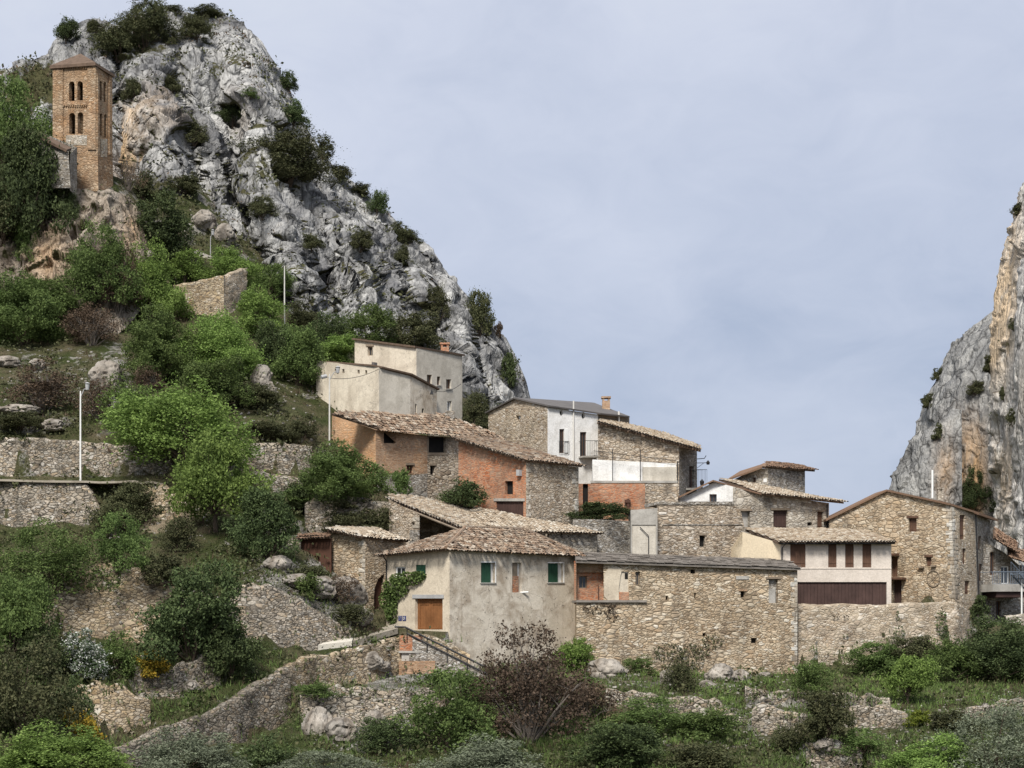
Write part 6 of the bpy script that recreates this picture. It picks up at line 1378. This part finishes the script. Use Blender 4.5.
    P('olive', 'loose', 996, 782, 116, 74, 'wide grey green bush in the bottom right corner', 'shrub', 'shrub', GT, T)
    P('scrub', 'dense', 960, 735, 50, 24, 'dull shrub on the lowest terrace edge', 'shrub', 'shrub', GT, T)
    P('mid', 'loose', 860, 755, 54, 26, 'grass green shrub at the bottom of the lower right', 'shrub', 'shrub', GT, T)
    P('dark', 'dense', 604, 524, 56, 18, 'clipped dark hedge on top of the garden wall', 'hedge', 'hedge', None, T, hit=at(604, 521, 152.2))
    P('dark', 'dense', 735, 668, 20, 10, 'tuft at the base of the long stone wall', 'shrub', 'shrub', GT, T)

def creeper(label, fac, blobs, kind, n, leaf=.16, out=.3, stem=None, seed=1):
    """climbing plant spread over a wall"""
    r = np.random.default_rng(seed); C = []
    for x, y, rx, ry in blobs:
        for q in range(int(n*rx*ry/100)):
            a, d = r.uniform(0, 2*math.pi), math.sqrt(r.uniform(0, 1)); C.append(fac.P(x+rx*d*math.cos(a), y+ry*d*math.sin(a), .04+out*r.uniform(0, 1)*(1-d*.6)))
    C = np.array(C); V_, Q = leaf_faces(C, leaf, r, .7, 0); x, y = blobs[-1][:2]
    base = fac.P(x, y, 0); t = thing('climbing_vine', label, 'vine', base)
    me = raw_mesh('crown', V_-np.array(base), Q); me.materials.append(LEAF[kind]); c = bpy.data.objects.new('crown', me); linkobj(c); c.parent = t; BASE[c] = base
    if stem:
        bm = NB(); tube(bm, [fac.P(*q, .06) for q in stem], .05, 5); obj('stem', bm, M['bark'], t)
def creepers():
    fl = Fac((386.5, 138.6), (449.6, 134.0))
    creeper('green climbing vine round the windows of the rendered house', fl, [(408, 579, 17, 7), (397, 588, 13, 11), (390, 600, 9, 12), (420, 576, 7, 5), (393, 612, 6, 12)], 'mid', 420, .2, .55, [(393, 626), (393, 606), (400, 586), (418, 577)], 3)
    f = Fac((576.5, 139.0), (797.4, 144.4))
    creeper('grey dead ivy on the upper part of the long stone wall', f, [(600, 608, 18, 6), (612, 614, 6, 8)], 'russet', 160, .13, .12, None, 4)
    creeper('grey green ivy spreading over the middle of the long stone wall', f, [(670, 652, 18, 10), (690, 658, 14, 15), (678, 670, 18, 12), (712, 641, 11, 8), (700, 650, 10, 8)], 'scrub', 150, .14, .2, None, 5)
    g = Fac((797.6, 145.4), (957, 147.8))
    creeper('ivy strand hanging on the right end of the retaining wall', g, [(941, 622, 6, 14), (945, 636, 5, 10)], 'dark', 230, .16, .25, None, 6)
    creeper('small dark ivy on the retaining wall under the wooden canopy', g, [(899, 634, 6, 9), (898, 616, 3, 5)], 'dark', 230, .15, .25, None, 7)
    creeper('two small tufts near the top of the retaining wall', g, [(836, 616, 3.6, 2.4), (846, 616, 2.6, 1.6)], 'russet', 300, .14, .15, None, 8)

# ---------------------------------------------------------------- ground cover, stones
def tufts(name, label, px_rng, py_rng, n, keys, kind, size, per, keep, leaf, spread=1.0, blade=False, seed=1):
    r = np.random.default_rng(seed); C, S = [], []
    for i in range(n):
        x, y = r.uniform(*px_rng), r.uniform(*py_rng); h = cast_full(x, y, keys)
        if h is None or h[0].y < 90: continue
        k = keep(x, y, h, r)
        if k <= 0 or r.random() > k: continue
        if y > 400:
            h2 = cast_full(x, y-9, keys+('walls',))
            if h2 is not None and h2[3] == 'walls' and r.random() < .85: continue
        C.append(h[0]); S.append(size*r.uniform(.5, 1.4)*(h[0].y/130)**.5)
    if not C: return
    C = np.array(C); S = np.array(S); m = len(C)
    o = r.normal(size=(m, per, 3))*np.array((.42, .42, .26)); o[..., 2] = np.abs(o[..., 2])
    P_ = (C[:, None]+o*S[:, None, None]*spread).reshape(-1, 3); Ls = np.repeat(S, per)*leaf
    if blade:
        k = len(P_); d = r.normal(size=(k, 3))*.38; d[:, 2] = 1; d /= np.linalg.norm(d, axis=1, keepdims=True); e = np.cross(d, r.normal(size=(k, 3))); e /= np.linalg.norm(e, axis=1, keepdims=True)
        b = P_.copy(); b[:, 2] = np.repeat(C[:, 2], per)-.05+(P_[:, 2]-np.repeat(C[:, 2], per))*.25; L = Ls[:, None]*2.2; W = Ls[:, None]*.16
        V_ = np.stack([b-e*W, b+e*W, b+d*L+e*W*.2, b+d*L-e*W*.2], 1).reshape(-1, 3); Q = np.arange(k*4).reshape(-1, 4)
    else: V_, Q = leaf_faces(P_, 1.0, r, .6, .3); c = np.repeat(P_, 4, 0); V_ = c+(V_-c)*np.repeat(Ls, 4)[:, None]
    me = raw_mesh(name, V_, Q); o = obj(name, me, LEAF[kind]); tag(o, label, None, kind='stuff')
HOUSE_ZONES = [(375, 300, 900, 560), (300, 500, 460, 626), (577, 560, 1024, 664)]
def cover():
    def noisek(x, y, s, k): return float(vnoise(np.array([[x*s, y*s*1.3, 0.0]]), k)[0])
    def on_slope(x, y, h, r, thr=0.0):
        if h[3] == 'bluff' and h[1].z < .35: return 0
        if 395 < x < 1000 and y < 640 and not (x > 965): return 0
        v = noisek(x, y, .025, 5)+.5*noisek(x, y, .08, 6); return 1.0 if v > thr else .25
    K = ('terrain', 'bluff')
    tufts('undergrowth', 'low dark undergrowth covering the slopes', (-50, 1074), (190, 790), 32000, K, 'scrub', 1.1, 16, lambda x, y, h, r: on_slope(x, y, h, r, -.1)*.55, .20, seed=2)
    tufts('ground_leaves', 'low green ground plants on the slopes', (-50, 1074), (190, 790), 15000, K, 'mid', .95, 14, lambda x, y, h, r: on_slope(x+400, y, h, r, .15)*.5 if not (395 < x < 1000 and y < 640) else 0, .21, seed=3)
    tufts('grass', 'green grass on terraces and path', (-50, 1074), (560, 790), 12000, ('terrain',), 'mid', .5, 9, lambda x, y, h, r: 0 if y < 640 and 330 < x < 985 else (.9 if (110 < x < 330 and 640 < y < 760) or y > 676 else .35), .36, blade=True, seed=4)
    tufts('dry_grass', 'dry straw coloured grass between the shrubs', (-50, 1074), (200, 790), 9000, K, 'brown', .5, 8, lambda x, y, h, r: on_slope(x, y+300, h, r, .2)*.5, .34, blade=True, seed=5)
    tufts('bright_grass', 'fresh bright grass at the foot of the walls', (560, 1074), (664, 745), 4200, ('terrain',), 'bright', .4, 8, lambda x, y, h, r: .55 if noisek(x, y, .03, 9) > -.1 else .1, .34, blade=True, seed=6)
    def ledge(x, y, h, r):
        up = h[1].z if h[1].z > 0 or True else 0
        v = noisek(x, y, .035, 15)+.6*noisek(x, y, .1, 16)
        z = .0
        for cx_, cy_, rx, ry, a in ((135, 45, 40, 26, .6), (60, 80, 34, 26, .5), (25, 85, 50, 24, .8), (215, 70, 40, 16, .5), (290, 105, 16, 40, .4), (235, 65, 26, 22, .4), (215, 24, 30, 10, .5), (290, 165, 40, 26, .5), (385, 220, 26, 16, .4), (485, 305, 14, 28, .4), (512, 360, 9, 26, .5), (190, 215, 60, 20, .5), (330, 305, 40, 28, .4), (245, 95, 40, 25, .3), (165, 185, 40, 14, .5), (145, 85, 22, 40, .3)):
            z += a*math.exp(-(((x-cx_)/rx)**2+((y-cy_)/ry)**2))
        return max(0, min(1, (up-.45)*1.6))*.5*(1 if v > .1 else .1)+z*.75*(1 if up > .2 else .25)*(1 if v > -.15 else .25)
    tufts('ledge_scrub', 'dark scrub and grass on the ledges of the crag', (-40, 530), (0, 400), 13000, ('crag',), 'scrub', 1.5, 16, ledge, .17, spread=.62, seed=7)
    tufts('ledge_grass', 'olive brown grass on the ledges of the crag', (-40, 530), (0, 400), 7000, ('crag',), 'brown', 1.2, 14, lambda x, y, h, r: ledge(x+3, y+7, h, r)*.6, .17, spread=.62, seed=8)
    tufts('cliff_scrub', 'thin scrub on the ledges of the right cliff', (880, 1030), (130, 560), 3000, ('cliff', 'cliff_shoulder', 'cliff_buttress'), 'scrub', .8, 8, lambda x, y, h, r: max(0, h[1].z-.35)*.9, .3, seed=9)

def rock_mesh(seed, flat=.7):
    bm = NB(); bmesh.ops.create_icosphere(bm, subdivisions=4, radius=.5); P_ = np.array([v.co[:] for v in bm.verts])
    v, f1, f2, o = cells(P_*2.4+seed*7.7, seed); d = 1+.28*(v-.5)+.16*fbm(P_*3+seed, 4, .55, seed)-.10*np.exp(-((f2-f1)/.09)**2)
    P_ = P_*d[:, None]*np.array((1, .8, flat))
    for q, p in zip(bm.verts, P_): q.co = p
    me = bpy.data.meshes.new('boulder'); bm.to_mesh(me); bm.free(); vcol(me, 'veg', np.zeros(len(me.vertices))); vcol(me, 'stain', np.full(len(me.vertices), .15)); me.materials.append(M['boulder']); return me
def stones():
    ms = [rock_mesh(k, f) for k, f in ((1, .7), (2, .85), (3, .6), (4, .75))]
    B = [(606, 682, 34, 24, 'white broken boulder at the corner below the rendered house'), (597, 672, 20, 14, 'pale grey boulder behind the white broken one'), (668, 688, 16, 20, 'upright white stone at the foot of the long wall'), (720, 686, 30, 22, 'large rounded grey boulder at the foot of the long wall'), (741, 685, 18, 16, 'smaller round boulder right of the large one'), (706, 690, 18, 9, 'flat pale stone before the large boulder'), (765, 680, 14, 9, 'little boulder near the retaining wall joint'), (869, 672, 16, 11, 'pale boulder half hidden in the shrubs by the retaining wall'), (952, 684, 10, 20, 'upright pale rock between the green bushes at the right'),
         (371, 668, 20, 15, 'tilted pale boulder in the wall under the landing'), (384, 672, 16, 12, 'grey boulder beside the tilted pale one'), (318, 742, 26, 34, 'tall dark grey boulder under the landing wall'), (340, 745, 38, 28, 'broad grey boulder under the landing wall'), (375, 735, 22, 22, 'dark boulder right of the broad grey one'), (374, 745, 18, 10, 'flat pale boulder at the foot of the dark ones'),
         (278, 572, 24, 16, 'white boulder left of the rusty gate'), (318, 600, 36, 24, 'dark weathered boulder under the rusty gate'), (346, 608, 40, 28, 'dark outcrop below the stone shed'), (360, 628, 26, 22, 'brown outcrop at the corner of the stone shed'), (298, 588, 30, 14, 'flat grey boulder on top of the sloping bank'), (52, 432, 24, 13, 'grey boulder on the slope above the long wall'), (108, 392, 34, 28, 'pale rock outcrop on the open slope'), (262, 392, 18, 30, 'grey rock rib right of the big tree slope'), (270, 398, 14, 16, 'small rock beside the grey rib'), (8, 368, 22, 12, 'pale stones heap at the left slope edge'), (38, 370, 18, 10, 'second pale stone heap on the left slope'), (20, 418, 40, 14, 'white stone rubble ridge above the left wall'),
         (192, 694, 22, 14, 'warm coloured boulder at the end of the short leaning wall'), (824, 752, 20, 14, 'pale stone at the bottom of the lower right'), (985, 712, 10, 8, 'small stone on the right terrace edge'), (655, 724, 22, 12, 'tumbled stone in the terrace grass'), (225, 246, 20, 22, 'white rock slab on the grassy slope under the crag'), (205, 232, 24, 22, 'pale rock step on the grassy slope under the crag'), (150, 262, 12, 10, 'little pale boulder beside the dark bush under the bluff'), (335, 402, 16, 10, 'pale stones at the corner of the lower cream house')]
    for i, (x, y, w, h, l) in enumerate(B):
        p = cast(x, y-h*.25, ('terrain', 'bluff'))
        if p is None: continue
        o = bpy.data.objects.new('boulder', ms[i % 4]); linkobj(o); p = p+Vector((0, -.15, h/F*p.y*.22)); o.location = p; s = w/F*p.y*1.15; o.scale = (s*1.05, s*1.0, h/F*p.y*1.5); o.rotation_euler = (0, 0, i*1.7); tag(o, l, 'boulder', 'boulders on the hillside'); BASE[o] = p
    # loose stones
    r = np.random.default_rng(31); V_, Q = [], []; cube = np.array([(-1, -1, -1), (1, -1, -1), (1, 1, -1), (-1, 1, -1), (-.8, -.8, 1), (.8, -.8, 1), (.8, .8, 1), (-.8, .8, 1)])*.5; fq = np.array([(3, 2, 1, 0), (4, 5, 6, 7), (0, 1, 5, 4), (1, 2, 6, 5), (2, 3, 7, 6), (3, 0, 4, 7)])
    Z = [(640, 690, 180, 60, 420), (590, 668, 200, 20, 260), (240, 560, 130, 70, 420), (360, 640, 120, 50, 320), (310, 690, 130, 60, 300), (780, 690, 180, 70, 420), (0, 350, 140, 60, 260), (150, 180, 120, 80, 200), (100, 480, 110, 60, 200), (60, 590, 180, 90, 260), (940, 690, 90, 50, 160), (240, 380, 80, 60, 160)]
    for x0, y0, w, h, n in Z:
        for i in range(int(n*.8)):
            p = cast_full(r.uniform(x0, x0+w), r.uniform(y0, y0+h), ('terrain', 'bluff'))
            if p is None: continue
            s = r.uniform(.08, .30)*np.array((1, r.uniform(.6, 1), r.uniform(.4, .8))); a = r.uniform(0, 6.3); t_ = r.normal(size=(8, 3))*.12
            q = (cube+t_)*s; q = np.stack([q[:, 0]*math.cos(a)-q[:, 1]*math.sin(a), q[:, 0]*math.sin(a)+q[:, 1]*math.cos(a), q[:, 2]], -1)+np.array(p[0])
            Q.append(fq+len(V_)*8); V_.append(q)
    o = obj('rubble', raw_mesh('rubble', np.concatenate(V_), np.concatenate(Q)), M['loose_stone']); tag(o, 'loose pale stones scattered over the slopes', None, kind='stuff')

# ---------------------------------------------------------------- lamps, rails, small built things
def small_things():
    def lamp(label, px, y0, y1, D, arm, mat='pole_pale', r=.075, two=False):
        b = at(px, y1, D); tp = at(px, y0, D); t = thing('street_lamp', label, 'street lamp', b, 'street lamps')
        bm = NB(); tube(bm, [b-V(0, 0, .6), b.lerp(tp, .5), tp], [r, r*.9, r*.7], 8); obj('pole', bm, M[mat], t)
        if arm:
            e = tp+V(arm, -.1, .25); bm = NB(); tube(bm, [tp-V(0, 0, .5), tp+V(arm*.5, -.05, .1), e], .035); obj('arm', bm, M['grey_metal'], t)
            bm = NB(); tube(bm, [e+V(0, 0, .42), e+V(0, 0, .3), e+V(0, 0, .26), e-V(0, 0, .18), e-V(0, 0, .24)], [.03, .24, .18, .13, .05], 8); h = obj('lantern', bm, M['grey_metal'], t)
            bm = NB(); tube(bm, [e+V(0, 0, .25), e-V(0, 0, .17)], [.16, .115], 8); obj('lamp_glass', bm, M['white_paint'], h)
        return t, tp
    lamp('white street lamp with a lantern standing on the left road edge', 80.5, 391, 478, 146.4, .55, 'white_paint')
    lamp('slim pale pole with a short bent top beside the ruined wall', 284.5, 266, 340, 183, 0)
    t, tp = lamp('thin pale lamp post with lantern and floodlight at the corner of the orange barn', 329.5, 374, 462, 159.5, .7)
    bm = NB(); q = tp+V(-.45, -.1, -.25); tube(bm, [tp-V(0, 0, .3), q], .03); tube(bm, [q+V(-.22, -.1, -.05), q+V(.2, .1, .08)], .16, 8); obj('floodlight', bm, M['grey_metal'], t)
    lamp('small distant street lamp by the grey hut under the crag', 210.5, 236, 262, 197, .25, 'grey_metal', .05)
    f = Fac((189, 197.5), (216, 196.5)); t = thing('grey_hut', 'small grey concrete hut above the ruined wall', 'hut', f.P(203, 270))
    walls(t, [(f, [(189, 254), (196, 250), (216, 258), (216, 280), (189, 280)])], 'concrete', [f.P(216, 258), f.P(216, 258)+V(0, 3, 0), f.P(189, 254)+V(0, 3, 0), f.P(189, 254)])
    slab_roof(t, [f.P(188, 254.5, .2), f.P(216.8, 258.2, .2), f.P(216.8, 258.2, .2)+V(0, 3.4, .6), f.P(188, 254.5, .2)+V(0, 3.4, .6)], 'grey_block', .18)
    def cable(label, pts, sag):
        a, b = pts; q = [a.lerp(b, i/10)-V(0, 0, sag*4*(i/10)*(1-i/10)) for i in range(11)]
        bm = NB(); tube(bm, q, .022, 5); o = obj('overhead_cable', bm, M['black_metal'], loc=a); tag(o, label, 'cable', 'overhead cables')
    cable('thin cable from the corner lamp post to the lower cream house', (at(329.5, 378, 159.5), at(379, 369, 167.1)), .35)
    cable('thin cable from the lower cream house across to the tall cream house', (at(436, 391, 172.8), at(461, 384, 175.0)), .3)
    cable('thin cable hanging from the white house to the eave of the sloping tiled house', (at(598, 418, 166), at(697, 455, 166)), .3)
    # bracket lamps at the corner of the house with the balcony
    p = at(697, 463, 167); t = thing('wall_lamp', 'black bracket lamp jutting from the corner against the sky', 'wall lamp', p); e = p+V(.95, -.2, 0)
    bm = NB(); tube(bm, [p, e], .03); tube(bm, [p-V(0, 0, .45), p+V(.6, -.1, 0)], .02); obj('bracket', bm, M['black_metal'], t)
    bm = NB(); tube(bm, [e+V(0, 0, .2), e+V(0, 0, .02), e-V(0, 0, .16)], [.05, .17, .12], 8); obj('lantern', bm, M['black_metal'], t)
    p = at(702, 494, 160.5); t = thing('lantern_post', 'black lantern on a short post peeping over the white gable', 'lamp', p)
    bm = NB(); tube(bm, [p-V(0, 0, .5), at(702, 487, 160.5)], .04); obj('post', bm, M['black_metal'], t)
    q = at(702, 483, 160.5); bm = NB(); tube(bm, [q+V(0, 0, .32), q+V(0, 0, .12), q-V(0, 0, .3)], [.03, .2, .1], 8); obj('lantern', bm, M['black_metal'], t)
    # stairs and handrail before the house
    s = Fac((397, 130.7), (487, 130.0)); t = thing('ramp', 'sloping stone ramp descending along the rendered house', 'ramp', s.P(440, 668))
    bm = NB(); n = 16
    for i in range(n):
        x0 = 410+(484-410)*i/n; x1 = 410+(484-410)*(i+1)/n; y = 636+(674-636)*(i+.5)/n; fbox(bm, s, x0, y, x1, 700, -2.0, .35)
    obj('steps', bm, M['stone_grey'], t)
    t = thing('handrail', 'black iron handrail sloping down beside the rendered house', 'handrail', s.P(440, 660)); bm = NB()
    tube(bm, [s.P(396, 627, .4), s.P(406, 627.2, .4), s.P(488, 668, .4)], .075, 6); tube(bm, [s.P(408, 633.5, .4), s.P(488, 674, .4)], .06, 6); obj('rail', bm, M['black_metal'], t)
    for x in (408, 428, 448, 468, 486):
        bm = NB(); y = 627.2+(x-406)*.5; tube(bm, [s.P(x, y, .4), s.P(x, y+14, .4)], .035); obj('post', bm, M['black_metal'], t)
    k = Fac((399, 130.6), (436, 130.4))
    t = thing('brick_pier', 'orange brick block with a concrete cap beside the handrail', 'pier', k.P(412, 662))
    bm = NB(); fbox(bm, k, 400, 635.5, 421, 651, -1, .3); obj('brickwork', bm, M['brick'], t); bm = NB(); fbox(bm, k, 399.4, 651, 422, 653, -1, .36); fbox(bm, k, 402, 653, 421, 661, -1, .2); obj('plinth', bm, M['concrete'], t)
    t = thing('brick_step', 'low worn brick step under the brick pier', 'step', k.P(418, 680)); bm = NB(); fbox(bm, k, 400, 661, 436, 680, -1, .55); obj('brickwork', bm, M['brick_tan'], t)
    # pale paved slab where the lane meets the path
    c = [at(318, 645, 127.6), at(352, 641, 128.6), at(354, 635.5, 131.5), at(338, 636.5, 131.5)]
    bm = NB(); box_pts(bm, c+[p-V(0, 0, .35) for p in c]); bmesh.ops.recalc_face_normals(bm, faces=bm.faces[:]); o = obj('paving', bm, M['pale_slab']); tag(o, 'pale concrete slab where lane meets path', None, kind='structure')
    c = [at(353, 640.8, 128.7), at(398, 628, 133.2), at(398, 623, 136.4), at(356, 634.6, 132)]
    bm = NB(); box_pts(bm, c+[p-V(0, 0, .4) for p in c]); bmesh.ops.recalc_face_normals(bm, faces=bm.faces[:]); o = obj('lane', bm, M['lane']); tag(o, 'earth and gravel lane leading to the orange door', None, kind='structure')
    # broken road edge on the left
    top = [(-60, 478.6), (0, 479), (45, 480.4), (86, 480.6), (100, 481.4), (118, 481), (135, 480.2), (142, 482), (152, 481.0), (163, 483.2)]
    bm = NB(); pr = None
    for x, y in top:
        a = at(x, y, 145.4); b = a+V(0, 2.2, .05); v = [bm.verts.new(q) for q in (a, b, b-V(0, 0, .16), a-V(0, 0, .16))]
        if pr:
            for i in range(4): bm.faces.new((pr[i], v[i], v[(i+1) % 4], pr[(i+1) % 4]))
        pr = v
    bmesh.ops.recalc_face_normals(bm, faces=bm.faces[:]); o = obj('road', bm, M['lane']); tag(o, 'narrow road with a broken edge above the left bank', None, kind='structure')
terraces()
TERRAIN, GRID = build_terrain()
CRAG = build_crag(); BLUFF = build_outcrop(); build_cliffs()
for fn in LATER: fn()
church(); cream_blocks(); orange_barn(); brick_house(); white_house(); terrace_house(); lane_walls(); gable_house(); garage_house(); right_house(); long_wall_house(); front_house(); barn_and_shed()
WB = bmesh.new()
for o_ in list(COL.objects):
    if o_.type == 'MESH' and o_.parent is None and o_.name.split('.')[0] in ('terrace_wall', 'path_wall', 'landing_wall', 'retaining_wall', 'stone_wall'):
        m_ = o_.data.copy(); m_.transform(Matrix.Translation(o_.location)); WB.from_mesh(m_); bpy.data.meshes.remove(m_)
BVH = {'walls': BVHTree.FromBMesh(WB), 'terrain': bvh_of(TERRAIN.data), 'crag': bvh_of(CRAG.data), 'bluff': bvh_of(BLUFF.data), 'cliff': bvh_of(bpy.data.objects['cliff'].data), 'cliff_shoulder': bvh_of(bpy.data.objects['cliff_shoulder'].data), 'cliff_buttress': bvh_of(bpy.data.objects['cliff_buttress'].data)}
small_things(); stones(); plants(); creepers(); cover()
